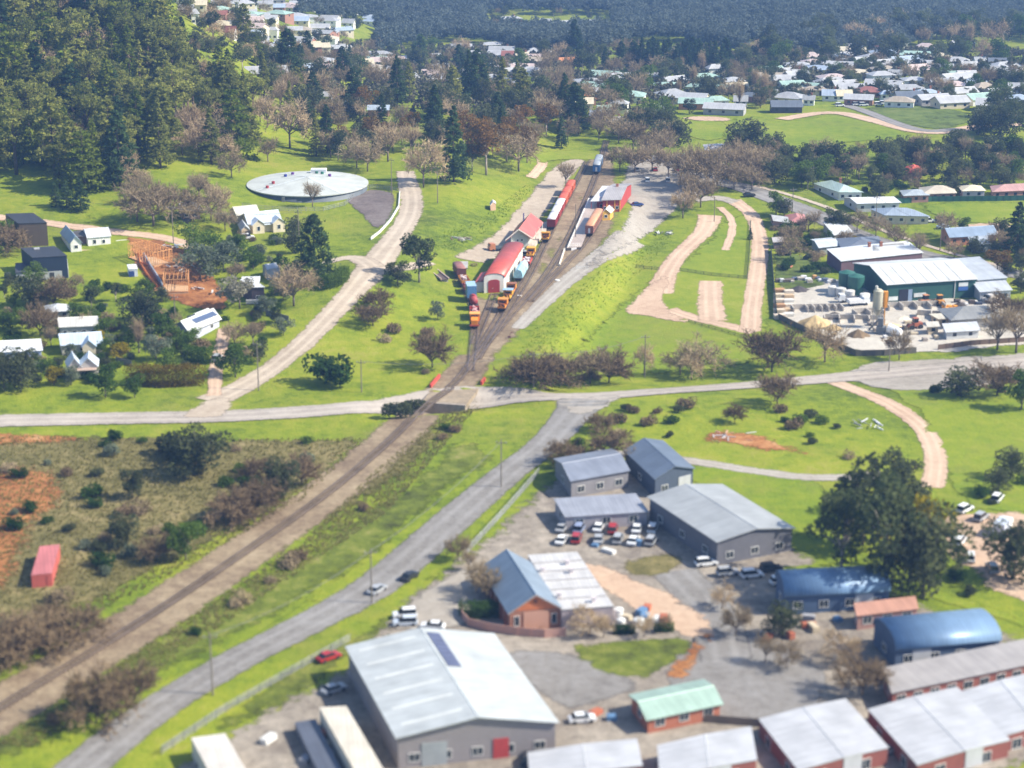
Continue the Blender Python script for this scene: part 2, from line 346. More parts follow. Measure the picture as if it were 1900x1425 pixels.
# near right: works yards
patch('works_yard', [(1030, 880), (1160, 860), (1300, 930), (1480, 1010), (1560, 1060), (1700, 1120), (1960, 1180), (2050, 1500), (150, 1520), (440, 1330), (640, 1240), (690, 1150), (860, 1020), (930, 960)], groundmat('yard_gravel', [(0, (.11, .09, .075)), (.4, (.2, .17, .14)), (.7, (.31, .27, .22)), (1, (.42, .36, .30))], .03, .4, ROUGHC), 4, 1, soft=7)
patch('court_asphalt', [(1300, 1170), (1390, 1160), (1500, 1210), (1545, 1260), (1530, 1320), (1440, 1345), (1290, 1330), (1240, 1290), (1220, 1240), (1260, 1200)], masph, 3, .3, soft=1.5)
road('court_asphalt', [(1350, 1230), (1330, 1150), (1290, 1100), (1250, 1060)], 9, masph, wob=.1)
patch('yard_asphalt', [(900, 1200), (1060, 1200), (1220, 1270), (1150, 1300), (1040, 1330), (980, 1280)], masph, 3, .5, soft=4)
patch('grass_island', [(1050, 1190), (1180, 1185), (1300, 1178), (1280, 1215), (1220, 1260), (1150, 1265), (1080, 1240)], mverge, 3, .6)
patch('grass_island', [(1150, 1040), (1250, 1020), (1290, 1045), (1230, 1075), (1150, 1070)], mrough, 3, .6)
patch('dirt_yard', [(1060, 1050), (1110, 1040), (1190, 1075), (1290, 1120), (1350, 1180), (1300, 1190), (1230, 1170), (1120, 1100)], mpink, 3, .6)
patch('dirt_verge', [(1230, 1240), (1330, 1150), (1345, 1165), (1290, 1250), (1240, 1290)], msoil, 3, .4)
patch('grass_verge', [(1240, 870), (1330, 855), (1530, 885), (1560, 960), (1480, 1010), (1400, 960), (1300, 905)], mfield, 3, .6)
patch('mown_grass', [(1640, 720), (1990, 700), (1990, 960), (1780, 950), (1740, 850), (1700, 780)], mfield, 4, .8)
road('dirt_track', [(1530, 700), (1640, 745), (1715, 790), (1740, 850), (1730, 905)], 5, mpink)
road('dirt_track', [(1100, 840), (1250, 850), (1400, 875), (1520, 890), (1640, 880)], 4, mgrey)
patch('bare_soil', [(1275, 805), (1310, 790), (1390, 798), (1450, 815), (1540, 845), (1500, 850), (1380, 832), (1290, 822)], msoil, 3, 1.5, soft=6)
patch('works_yard', [(1720, 960), (1960, 940), (1990, 1140), (1850, 1110), (1770, 1050)], mpink, 4, 1)
patch('mown_grass', [(1380, 1060), (1520, 1040), (1640, 1070), (1720, 1080), (1990, 1180), (1990, 1210), (1860, 1150), (1650, 1100)], mfield, 3, .5)
# rail corridor and yard
road('rail_corridor', RAILPX[:9], [13, 13, 13, 12, 12, 12, 11, 10, 10], mball, wob=.6)
patch('rail_yard', [(835, 700), (900, 700), (935, 650), (1010, 585), (1080, 500), (1140, 440), (1150, 400), (1150, 330), (1140, 275), (1110, 270), (1080, 300), (1060, 345), (1018, 400), (1000, 430), (985, 470), (960, 520), (940, 548), (905, 560), (868, 520), (850, 498), (825, 500), (862, 560), (868, 620), (860, 660)], mball, 3, .5, soft=5)
patch('grassy_ballast', [(1050, 410), (1075, 350), (1095, 350), (1050, 440), (1030, 490), (1000, 530), (985, 520), (1005, 470), (1030, 440)], groundmat('dry_grass', [(0, (.09, .10, .02)), (.5, (.19, .18, .05)), (1, (.30, .26, .12))], .04, .6, BALLC), 3, .6, soft=4)
road('grey_track', [(960, 610), (1000, 570), (1060, 515), (1130, 465), (1170, 440)], [4, 5, 6, 8, 10], mgrey)
patch('car_park', [(1075, 500), (1050, 535), (1120, 490), (1190, 450), (1250, 400), (1280, 370), (1330, 360), (1360, 320), (1330, 285), (1180, 285), (1150, 320), (1150, 380), (1170, 380), (1150, 420), (1130, 440), (1100, 470)], mgrey, 3, .6, soft=4, lift=.2)
patch('grass_island', [(1150, 420), (1170, 410), (1195, 415), (1200, 425), (1180, 437), (1155, 437)], mfield, 2, .3)
# access track west of the yard
patch('gravel_track', [(800, 492), (800, 484), (850, 470), (905, 440), (945, 400), (975, 365), (1005, 325), (1040, 300), (1085, 290), (1090, 305), (1060, 330), (1045, 365), (1015, 400), (975, 440), (925, 480), (900, 492), (850, 480)], mgrav, 3, .6, soft=3)
road('gravel_track', [(985, 330), (1010, 305), (1000, 290)], 4, mpink)
# gravel road up the left
road('gravel_road', [(392, 745), (470, 708), (560, 640), (620, 580), (660, 535), (690, 500), (735, 440), (762, 400), (765, 365), (755, 335), (752, 318)], [9, 7, 6.5, 6.5, 7, 10, 8, 7.5, 7.5, 7, 6], mgrav)
road('gravel_road', [(690, 495), (665, 478), (630, 480), (600, 490)], [8, 7, 4, 3], mgrav)
road('gravel_track', [(690, 500), (740, 500), (800, 487)], 4, mgrav)
road('driveway', [(398, 735), (400, 680), (412, 640), (418, 610)], 3.6, mpink)
road('gravel_lane', [(-60, 398), (40, 408), (130, 420), (220, 432), (300, 440), (345, 452), (370, 470)], 5, mpink)
patch('stone_batter', [(640, 372), (680, 352), (705, 352), (738, 360), (735, 395), (710, 425), (690, 425), (665, 395)], mstone, 2.5, .3, soft=1.2)
patch('building_site', [(232, 438), (300, 446), (345, 462), (372, 492), (420, 540), (430, 580), (350, 572), (300, 556), (258, 505), (240, 465)], msoil, 2.5, .8, soft=2)
# right paddock with dirt loops
patch('mown_grass', [(1010, 690), (1060, 630), (1110, 590), (1180, 530), (1250, 490), (1300, 450), (1335, 400), (1440, 390), (1440, 600), (1430, 680), (1200, 700)], mfield, 4, .5, soft=6)
patch('dirt_clearing', [(1155, 578), (1175, 550), (1215, 520), (1228, 508), (1250, 520), (1232, 560), (1255, 585), (1290, 598), (1270, 603), (1200, 588), (1160, 586)], mpink, 3, .4, soft=2.5, lift=.1)
road('dirt_loop', [(1318, 400), (1312, 425), (1285, 450), (1255, 478), (1235, 510), (1222, 545)], [8, 7, 6, 6, 6.5, 9], mpink)
road('dirt_loop', [(1240, 575), (1290, 592), (1340, 602), (1400, 618)], [6, 5, 5, 5], mpink)
road('dirt_loop', [(1360, 372), (1400, 400), (1412, 450), (1405, 510), (1395, 570), (1392, 615)], [6, 5, 5.5, 5.5, 5.5, 6], mpink)
road('dirt_loop', [(1318, 522), (1318, 560), (1322, 596)], [7, 7, 8], mpink)
road('dirt_loop', [(1335, 385), (1358, 405), (1360, 430), (1345, 465)], 2.6, mpink)
road('dirt_loop', [(1290, 372), (1330, 366), (1365, 376)], 5, mgrey)
patch('bare_soil', [(1300, 484), (1312, 484), (1314, 492), (1300, 493)], mpink, 2, .5, soft=2)
# works yard and streets on the right
patch('supply_yard', [(1444, 592), (1440, 540), (1455, 520), (1500, 505), (1640, 540), (1830, 560), (1900, 560), (1990, 590), (1990, 650), (1880, 640), (1790, 655), (1700, 655), (1588, 660)], mconc, 3, .4, soft=2)
patch('weedy_yard', [(1430, 470), (1500, 470), (1552, 520), (1500, 540), (1440, 545)], mdark, 3, .6)
patch('court_asphalt', [(1560, 700), (1600, 670), (1720, 668), (2100, 640), (2100, 690), (1800, 720), (1650, 730)], mgrey, 3, .6)
road('street', [(1290, 330), (1370, 345), (1450, 375), (1520, 400), (1600, 440), (1700, 472), (1800, 492), (1990, 530)], 9, masph, wob=.1)
road('footpath', [(1400, 345), (1500, 372), (1580, 402), (1660, 436), (1760, 470), (1860, 495)], 2.2, mgrav, wob=.1)
patch('bright_field', [(1690, 385), (1740, 376), (1850, 374), (1990, 372), (1990, 420), (1860, 420), (1780, 414)], mfield, 4, .5)
patch('dirt_pad', [(1760, 418), (1850, 412), (1990, 425), (1990, 440), (1860, 440)], mpink, 3, .5)
# fields beyond
for pl in ([(1255, 226), (1340, 222), (1362, 238), (1345, 262), (1300, 262), (1262, 250)],
           [(1362, 215), (1470, 228), (1545, 211), (1620, 228), (1705, 250), (1700, 262), (1600, 262), (1460, 280), (1380, 300), (1300, 300), (1340, 250)],
           [(1790, 272), (1860, 262), (1990, 262), (1990, 290), (1860, 300)],
           [(1800, 100), (1850, 88), (1990, 92), (1990, 122), (1850, 116)],
           [(1670, 96), (1700, 94), (1790, 112), (1720, 116)],
           [(530, 42), (560, 38), (590, 58), (560, 66), (530, 58)], [(612, 66), (650, 68), (700, 86), (650, 92), (615, 82)],
           [(985, 288), (1010, 278), (1120, 272), (1130, 300), (1040, 296), (1000, 310)]):
    patch('green_field', pl, mfield, 5, .5, soft=4)
patch('dark_paddock', [(1600, 200), (1700, 196), (1790, 204), (1810, 225), (1760, 242), (1700, 238), (1630, 218)], mdark, 5, .5)
patch('sand_arena', [(1258, 220), (1290, 215), (1360, 218), (1362, 226), (1300, 226)], mpink, 4, .4)
road('street', [(1450, 222), (1545, 206), (1620, 224), (1700, 246), (1760, 246), (1830, 232), (1900, 232)], 8, mpink, wob=.2)
road('street', [(1570, 196), (1600, 205), (1660, 230), (1720, 246), (1780, 240)], 6, masph, wob=.1)
road('street', [(1060, 38), (1085, 48), (1110, 58)], 8, mgrey)
# through road
road('main_road', [(-250, 788), (0, 783), (350, 775), (650, 762), (790, 750), (930, 738), (1090, 740), (1300, 722), (1500, 705), (1900, 672), (2200, 650)], 8.5, groundmat('worn_road', [(0, (.22, .19, .16)), (.5, (.34, .30, .26)), (1, (.44, .39, .34))], .03, .5, ROUGHC, edgew=.5), wob=.15)
road('crescent_road', [(1085, 742), (1060, 775), (1010, 830), (940, 880), (870, 940), (790, 1010), (700, 1090), (590, 1150), (450, 1220), (330, 1290), (230, 1360), (100, 1470)], [12, 9, 8, 8, 8.5, 9, 9, 8, 7.5, 7.5, 8, 8], masph, wob=.15)
patch('road_junction', [(330, 775), (370, 745), (420, 735), (440, 745), (430, 770), (380, 782)], mgrav, 3, .3, soft=2)
patch('road_junction', [(1020, 745), (1180, 730), (1130, 760), (1070, 775), (1045, 765)], mgrey, 3, .3, soft=2)
patch('drive_apron', [(700, 1170), (760, 1110), (850, 1050), (900, 1060), (900, 1120), (860, 1180)], mgrey, 3, .5, soft=3)
# ---------------- rails ----------------
msteel = M((.28, .22, .19), .45, .2, 2, 'steel', .7); msleep = M((.22, .16, .105), .9, .3, 2, 'sleeper')
def rails(pxpts, raise_=None):
    pts = smoothline([(*P(*p).xy, 0) for p in pxpts], 3); pts = resample(pts, .9)
    m = {-.8: MB(), .8: MB()}; s = MB()
    for i, p in enumerate(pts[:-1]):
        b = pts[i + 1]; t = Vector((b.x - p.x, b.y - p.y)).normalized(); n = Vector((t.y, -t.x))
        zf = lambda q: (max(float(gz(q[0], q[1])), .0 if abs(q[1] - BR[1]) < 24 and abs(q[0] - BR[0]) < 24 else -99)) + .3
        z0, z1 = zf(p), zf(b)
        c = (p + b) / 2; s.add([(c.x + n.x * a + t.x * l, c.y + n.y * a + t.y * l, (z0 + z1) / 2 - .02 + k) for k in (0, .1) for a, l in ((-1.3, -.15), (1.3, -.15), (1.3, .15), (-1.3, .15))], [(4, 5, 6, 7), (0, 1, 5, 4), (1, 2, 6, 5), (2, 3, 7, 6), (3, 0, 4, 7)])
        for sg in (-.8, .8):
            m[sg].add([(q.x + n.x * (sg + k), q.y + n.y * (sg + k), z + h) for q, z in ((p, z0), (b, z1)) for k, h in ((-.07, .07), (-.07, .24), (.07, .24), (.07, .07))], [(0, 4, 5, 1), (1, 5, 6, 2), (2, 6, 7, 3)])
    o = s.build('railway_track', msleep); [q.build('rail', msteel, o) for q in m.values()]
    tag(o, None, 'railway track', 'railway tracks'); return o
TR = [('railway line of the main corridor crossing the bridge to the platform', RAILPX),
      ('long siding holding the red and white goods wagons', [(885, 668), (935, 590), (985, 510), (1010, 455), (1037, 400), (1062, 352), (1090, 300)]),
      ('siding under the parked blue and orange rail vehicles', [(873, 690), (880, 630), (882, 580), (868, 540), (848, 505)]),
      ('siding beside the arched shed with yellow track machines', [(890, 650), (925, 592), (950, 545), (975, 500), (990, 470)]),
      ('bay siding under the brown carriage by the platform', [(985, 560), (1040, 500), (1087, 452), (1120, 395)]),
      ('short siding leading into the arched red roofed shed', [(880, 640), (900, 590), (917, 547)])]
for lb, p in TR:
    o = rails(p); o['label'] = lb
# ---------------- plant prototypes ----------------
def rnd_unit(n):
    v = NR.normal(size=(n, 3)); return v / np.linalg.norm(v, axis=1)[:, None]
def leaf_tris(C, s, flatten=.0, long=1.0):
    n = len(C); a = rnd_unit(n); b = rnd_unit(n)
    if flatten: a[:, 2] *= (1 - flatten); b[:, 2] *= (1 - flatten)
    a /= np.linalg.norm(a, axis=1)[:, None]; b = b - (a * b).sum(1)[:, None] * a; b /= np.linalg.norm(b, axis=1)[:, None] + 1e-9
    s = np.asarray(s).reshape(-1, 1) * np.ones((n, 1))
    V = np.stack([C + a * s * long, C - a * s * .6 * long + b * s * .75, C - a * s * .6 * long - b * s * .75], 1).reshape(-1, 3)
    return V, np.arange(3 * n).reshape(-1, 3)
def clumps(cs, rs, per, size, flat_=.75, flatten=.1):
    P_ = []; T = []
    for c, r in zip(cs, rs):
        n = int(per * (r / np.mean(rs)) ** 2); u = rnd_unit(n); rad = r * NR.uniform(.45, 1.08, (n, 1)) ** .6
        q = u * rad; q[:, 2] *= flat_; P_.append(q + c); T.append(np.full(n, NR.uniform(0, 1)) * .7 + NR.uniform(0, .3, n))
    P_ = np.concatenate(P_); T = np.concatenate(T)
    V, F = leaf_tris(P_, NR.uniform(.7, 1.3, len(P_)) * size, flatten); return V, F, T
def limbs(segs, name='trunk', mat_=None):
    m = MB()
    for a, b, r1, r2 in segs: m.bar(a, b, r1, r2, 5)
    o = m.build(name, mat_, None, True); me = o.data; bpy.data.objects.remove(o); return me
mbark = M((.085, .06, .045), .95, .3, 3, 'bark'); mbarkp = M((.36, .30, .25), .9, .3, 2, 'pale_bark'); mbarkg = M((.17, .13, .11), .95, .3, 3, 'grey_bark')
LM = {'pine': leafmat('pine_needles', (0.075, 0.10, 0.022), (0.38, 0.38, 0.09)), 'dark': leafmat('dark_needles', (0.02, 0.045, 0.02), (0.09, 0.14, 0.05)),
      'gold': leafmat('golden_needles', (0.056, 0.104, 0.013), (0.240, 0.272, 0.032)), 'gum': leafmat('gum_leaves', (0.04, 0.062, 0.026), (0.18, 0.205, 0.085)),
      'gumdark': leafmat('dark_gum_leaves', (0.035, 0.048, 0.026), (0.14, 0.155, 0.07)), 'russet': leafmat('russet_leaves', (0.084, 0.060, 0.022), (0.312, 0.174, 0.048)),
      'olive': leafmat('olive_leaves', (0.038, 0.083, 0.015), (0.150, 0.217, 0.038)), 'wattle': leafmat('wattle_bloom', (0.160, 0.140, 0.012), (0.450, 0.340, 0.020)),
      'grey': leafmat('grey_leaves', (0.075, 0.105, 0.068), (0.240, 0.270, 0.180)), 'twig': leafmat('twigs', (0.18, 0.135, 0.08), (0.44, 0.345, 0.21), .15),
      'twigp': leafmat('pink_twigs', (0.30, 0.22, 0.13), (0.60, 0.46, 0.28), .15), 'twigd': leafmat('dark_twigs', (0.10, 0.072, 0.042), (0.27, 0.195, 0.115), .15),
      'hedge': leafmat('hedge_leaves', (0.018, 0.045, 0.012), (0.075, 0.135, 0.027)), 'pink': leafmat('blossom_leaves', (0.192, 0.180, 0.132), (0.432, 0.408, 0.300))}
PR = {}                                                  # kind -> list of (height, radius, crown mesh, trunk mesh or None)
def conifer(h, r, nb, per, size, mat_, taper=.85, droop=.12, base=.06, lo=.25, tiers=0):
    C = []; T = []; segs = [((0, 0, 0), (0, 0, h * .97), h * .017, .04)]
    for i in range(nb):
        t = base + (1 - base) * ((i + NR.uniform(0, 1)) / nb) ** .9
        if tiers: t = (math.floor(t * tiers) + NR.uniform(.0, .45)) / tiers
        t = min(t, .99); L = r * ((1 - t) ** taper * 1.05 + .04) * NR.uniform(.72, 1.15); an = NR.uniform(0, 6.283)
        n = max(4, int(per * (L / r + .15))); q = NR.uniform(lo, 1, n) ** .7
        sp = .16 * L + .25; d = np.stack([np.cos(an) * q * L, np.sin(an) * q * L, h * t - droop * L * q * q + 0 * q], 1) + NR.normal(0, 1, (n, 3)) * [sp * .55, sp * .55, sp * .28]
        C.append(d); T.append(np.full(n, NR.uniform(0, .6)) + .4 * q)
        if i % 5 == 0 and not tiers: segs.append(((0, 0, h * t), (math.cos(an) * L * .7, math.sin(an) * L * .7, h * t - droop * L * .5), .09, .03))
    C = np.concatenate(C); T = np.concatenate(T); V, F = leaf_tris(C, NR.uniform(.7, 1.3, len(C)) * size, .35)
    return (h, r, npmesh('crown', V, F, mat_, tint=T, link=False), limbs(segs, 'trunk', mbark))
def broad(h, r, nc, per, size, mat_, bark=None, th=.35, cr=.34, dome=.8, fork=.3, lean=0):
    cs = []; rs = []; segs = [((0, 0, 0), (lean * .3, 0, h * fork), h * .022, h * .016)]
    for i in range(nc):
        u = rnd_unit(1)[0]; k = NR.uniform(.5, .95) if i % 3 else NR.uniform(.2, .6)
        rad = r * cr * NR.uniform(.6, 1.2); zz = h * (th + (1 - th) * (.5 + .5 * u[2] * k)); c = np.array([u[0] * r * k * (1 - .25 * max(0, -u[2])) + lean, u[1] * r * k, max(zz, rad * .5)])
        c[2] = min(c[2], h - rad * .7); cs.append(c); rs.append(rad)
        if i % 2 == 0: m = np.array([lean * .3 + c[0] * .35, c[1] * .35, h * fork + (c[2] - h * fork) * .45]); segs += [((lean * .3, 0, h * fork * .95), tuple(m), h * .012, h * .008), (tuple(m), tuple(c), h * .008, h * .003)]
    V, F, T = clumps(cs, rs, per, size); return (h, r, npmesh('crown', V, F, mat_, tint=T, link=False), limbs(segs, 'trunk', bark or mbarkg))
def bare(h, r, mat_, bark, up=.55, n1=9, n2=6, n3=7, n4=5, fork=.22, tw=.05, col_=False):
    segs = [((0, 0, 0), (0, 0, h * fork), h * .02, h * .016)]; tv = []; T = []
    def grow(p, d, L, rr, lv):
        q = p + d * L; segs.append((tuple(p), tuple(q), rr, rr * .6)) if lv < 3 else None
        if lv >= 3:
            s = np.cross(d, rnd_unit(1)[0]); s /= np.linalg.norm(s) + 1e-9; k = tw * (1.3 if lv == 3 else .9); tv.extend([p + s * k, p - s * k, q]); T.append(NR.uniform(0, 1))
        if lv == 4: return
        for _ in range((n2, n3, n4)[lv - 1] if lv < 4 else 0):
            f = NR.uniform(.3, 1); o = p + d * L * f; nd = d * .75 + rnd_unit(1)[0] * .75 + np.array([0, 0, .22 if up > .5 else .08]); nd /= np.linalg.norm(nd)
            grow(o, nd, L * NR.uniform(.5, .75), rr * .5, lv + 1)
    for i in range(n1):
        an = 6.283 * i / n1 + NR.uniform(-.3, .3); e = NR.uniform(.3, 1) * (math.pi / 2) * up + (.15 if not col_ else .9)
        e = min(e, 1.5); d = np.array([math.cos(an) * math.cos(e), math.sin(an) * math.cos(e), math.sin(e)]); L = .42 * math.hypot(r * math.cos(e), h * (1 - fork) * math.sin(e)) * 1.05
        grow(np.array([0, 0, h * fork * NR.uniform(.7, 1)]), d, L, h * .010, 1)
    V = np.array(tv); zmax = V[:, 2].max(); rm = np.percentile(np.hypot(V[:, 0], V[:, 1]), 96); sc3 = np.array([r / rm, r / rm, h / zmax]); V = V * sc3
    segs = [(tuple(np.array(a) * sc3), tuple(np.array(b) * sc3), x, y) for a, b, x, y in segs]
    m = npmesh('branches', V, np.arange(len(V)).reshape(-1, 3), mat_, tint=T, link=False); return (h, r, m, limbs(segs, 'trunk', bark))
def bush(h, r, nc, per, size, mat_, flat_=.9):
    cs = []; rs = []
    for i in range(nc):
        u = rnd_unit(1)[0]; k = NR.uniform(.2, .75); cs.append(np.array([u[0] * r * k, u[1] * r * k, h * .45 + u[2] * h * .32 * k])); rs.append(min(r, h) * .42 * NR.uniform(.7, 1.2))
    V, F, T = clumps(cs, rs, per, size, flat_); V[:, 2] = np.maximum(V[:, 2], -.2); return (h, r, npmesh('shrub', V, F, mat_, tint=T, link=False), None)
PR['pine'] = [conifer(26, 5.2, 150, 26, .5, LM['pine']), conifer(24, 5.6, 120, 26, .55, LM['pine'], .7, .05, .18), conifer(28, 4.6, 150, 24, .5, LM['pine'], .95, .2), conifer(22, 6.2, 110, 30, .55, LM['pine'], .5, .0, .22)]
PR['darkpine'] = [conifer(24, 5.4, 130, 28, .55, LM['dark'], .7, .1, .06), conifer(20, 5.6, 120, 28, .55, LM['dark'], .55, .0, .1)]
PR['goldpine'] = [conifer(24, 5.8, 130, 26, .5, LM['gold'], .75, .08, .04), conifer(22, 6.5, 150, 26, .5, LM['gold'], .55, .1, .03, tiers=9)]
PR['openpine'] = [broad(25, 5.2, 24, 70, .42, LM['pine'], mbark, .3, .33, .95, .45), broad(24, 6, 22, 75, .42, LM['pine'], mbark, .35, .32, .9, .4)]
PR['fir'] = [conifer(20, 6.2, 150, 34, .45, LM['dark'], .6, -.12, .02, .2)]
PR['cone'] = [conifer(8, 2.1, 90, 20, .25, LM['dark'], .9, .1, .0, .3)]
PR['gum'] = [broad(15, 5.5, 26, 75, .38, LM['gum'], mbarkp, .2), broad(13, 6, 24, 75, .38, LM['gum'], mbarkp, .25), broad(18, 5.5, 26, 80, .4, LM['gum'], mbarkp, .35, .3, .9)]
PR['darkgum'] = [broad(14, 6, 26, 80, .4, LM['gumdark'], mbarkg, .04), broad(12, 6, 24, 80, .4, LM['gumdark'], mbarkg, .0, .38)]
PR['russet'] = [broad(14, 6.2, 24, 70, .36, LM['russet'], mbarkp, .28, .28, .8, .35)]
PR['olive'] = [broad(10, 5, 20, 75, .34, LM['olive'], mbarkg, .12, .4), broad(9, 4.2, 16, 80, .34, LM['olive'], mbarkg, .1, .42)]
PR['wattle'] = [broad(7, 3.6, 14, 70, .3, LM['wattle'], mbarkg, .1, .42)]
PR['grey'] = [broad(9, 4.5, 18, 75, .32, LM['grey'], mbarkg, .15, .38)]
PR['blossom'] = [broad(8, 4.4, 18, 75, .3, LM['pink'], mbarkg, .12, .38)]
PR['bare'] = [bare(13, 5.5, LM['twig'], mbarkg), bare(12, 6, LM['twig'], mbarkg, .5), bare(15, 5, LM['twig'], mbarkg, .65), bare(11, 5.5, LM['twig'], mbarkg, .6, 10, 6, 7, 6)]
PR['palebare'] = [bare(13, 5.5, LM['twigp'], mbarkg, .6), bare(15, 5, LM['twigp'], mbarkg, .7), bare(12, 6, LM['twigp'], mbarkg, .5)]
PR['darkbare'] = [bare(8, 6, LM['twigd'], mbark, .45, 12, 6, 7, 6, .12, .055), bare(9, 5.5, LM['twigd'], mbark, .55, 11, 6, 7, 6, .15, .055)]
PR['poplar'] = [bare(17, 2.6, LM['twigp'], mbarkg, .8, 12, 7, 6, 4, .08, .05, True)]
PR['bush'] = [bush(2.6, 2.2, 7, 90, .2, LM['olive']), bush(2.2, 2.6, 8, 90, .2, LM['hedge'])]
PR['darkbush'] = [bush(3, 2.8, 9, 100, .24, LM['hedge']), bush(3.6, 2.6, 9, 100, .24, LM['gumdark'])]
PR['brownbush'] = [bush(2.6, 2.8, 9, 100, .2, LM['twigd']), bush(3, 3, 9, 100, .2, LM['twig'])]
PR['yellowbush'] = [bush(2.6, 2.3, 8, 100, .2, LM['wattle'])]
PR['greybush'] = [bush(2.4, 2.2, 7, 90, .2, LM['grey'])]
KN = {'pine': ('pine_tree', 'pine', 'green pine'), 'darkpine': ('pine_tree', 'pine', 'dark green pine'), 'goldpine': ('cypress_tree', 'cypress', 'yellow-green cypress'), 'openpine': ('pine_tree', 'pine', 'open-crowned pine'),
      'fir': ('fir_tree', 'fir', 'dense dark fir'), 'cone': ('cypress_tree', 'cypress', 'small dark cone-shaped cypress'), 'gum': ('gum_tree', 'tree', 'grey-green gum tree'), 'darkgum': ('evergreen_tree', 'tree', 'dark evergreen tree'),
      'russet': ('gum_tree', 'tree', 'russet-leaved gum tree'), 'olive': ('leafy_tree', 'tree', 'bright green leafy tree'), 'wattle': ('wattle_tree', 'tree', 'yellow flowering wattle tree'), 'grey': ('leafy_tree', 'tree', 'grey-leaved round tree'),
      'blossom': ('blossom_tree', 'tree', 'cream blossoming tree'), 'bare': ('bare_tree', 'tree', 'leafless brown tree'), 'palebare': ('bare_tree', 'tree', 'leafless pinkish tree'), 'darkbare': ('bare_tree', 'tree', 'dark leafless tree'),
      'poplar': ('poplar_tree', 'tree', 'narrow leafless poplar'), 'bush': ('shrub', 'shrub', 'green shrub'), 'darkbush': ('shrub', 'shrub', 'dark green shrub'), 'brownbush': ('shrub', 'shrub', 'brown twiggy shrub'),
      'yellowbush': ('shrub', 'shrub', 'yellow flowering shrub'), 'greybush': ('shrub', 'shrub', 'grey-green shrub')}
OCC = []                                                 # (x, y, r) already taken
def plant(kind, pos, h, where, group=None, wid=1.0, label=None, occ=True):
    v = R.choice(PR[kind]); s = h / v[0]; nm, cat, desc = KN[kind]; ws = s * wid
    loc = (pos[0], pos[1], float(gz(pos[0], pos[1])) - .05)
    if v[3] is None:
        o = bpy.data.objects.new(nm, v[2]); col.objects.link(o)
    else:
        o = empty(nm, loc); c = bpy.data.objects.new('crown' if 'bare' not in kind and kind != 'poplar' else 'branches', v[2]); col.objects.link(c); c.parent = o
        t = bpy.data.objects.new('trunk', v[3]); col.objects.link(t); t.parent = o
    o.location = loc; o.rotation_euler = (0, 0, R.uniform(0, 6.28)); o.scale = (ws, ws, s)
    o['category'] = cat; o['group'] = group or (('bare ' if nm == 'bare_tree' else '') + cat + 's ' + where)
    if label: o['label'] = label
    else: auto(o, desc + ' ' + where, loc)
    if occ: OCC.append((pos[0], pos[1], v[1] * ws * .5))
    return o
def tree(kind, px, py, hpx, where, wid=1.0, label=None, group=None):
    p = P(px, py); return plant(kind, p, hpx / scl(p) / math.cos(TH + math.atan((py - 712.5) / FPX)), where, group, wid, label)
# ---------------- buildings ----------------
WHITE = (.74, .73, .70); CREAM = (.62, .54, .40); BRICK = (.30, .12, .07); TIMBER = (.10, .075, .06); DARK = (.035, .036, .042); GREYW = (.40, .39, .37); NAVY = (.012, .025, .05)
mglass = M((.03, .04, .05), .12, .1, 1, 'glass'); mframe = M((.7, .69, .66), .5, .08, 2, 'frame'); mtrim = M((.66, .65, .62), .5, .1, 2, 'trim')
WME = {}
def win_mesh(w_, h_, part):
    k = (round(w_, 1), round(h_, 1), part)
    if k not in WME:
        m = MB(); w2, h2 = k[0] / 2, k[1]
        if part == 'frame':
            t = .09; m.box(-w2, w2, -.08, .02, 0, t).box(-w2, w2, -.08, .02, h2 - t, h2).box(-w2, -w2 + t, -.08, .02, t, h2 - t).box(w2 - t, w2, -.08, .02, t, h2 - t)
            if w2 > .6: m.box(-.035, .035, -.07, .02, t, h2 - t)
            o = m.build('window', mframe)
        else: o = m.box(-w2 + .06, w2 - .06, -.035, .01, .06, h2 - .06).build('pane', mglass)
        WME[k] = o.data; bpy.data.objects.remove(o)
    return WME[k]
def window(par, x, y, z, rz, w_=1.2, h_=1.1, pane=True):
    if pane:
        o = bpy.data.objects.new('window', win_mesh(w_, h_, 'frame')); c = bpy.data.objects.new('pane', win_mesh(w_, h_, 'pane')); col.objects.link(c); c.parent = o
    else: o = bpy.data.objects.new('window', win_mesh(w_, h_, 'pane'))
    col.objects.link(o); o.parent = par; o.location = (x, y, z); o.rotation_euler = (0, 0, rz); return o
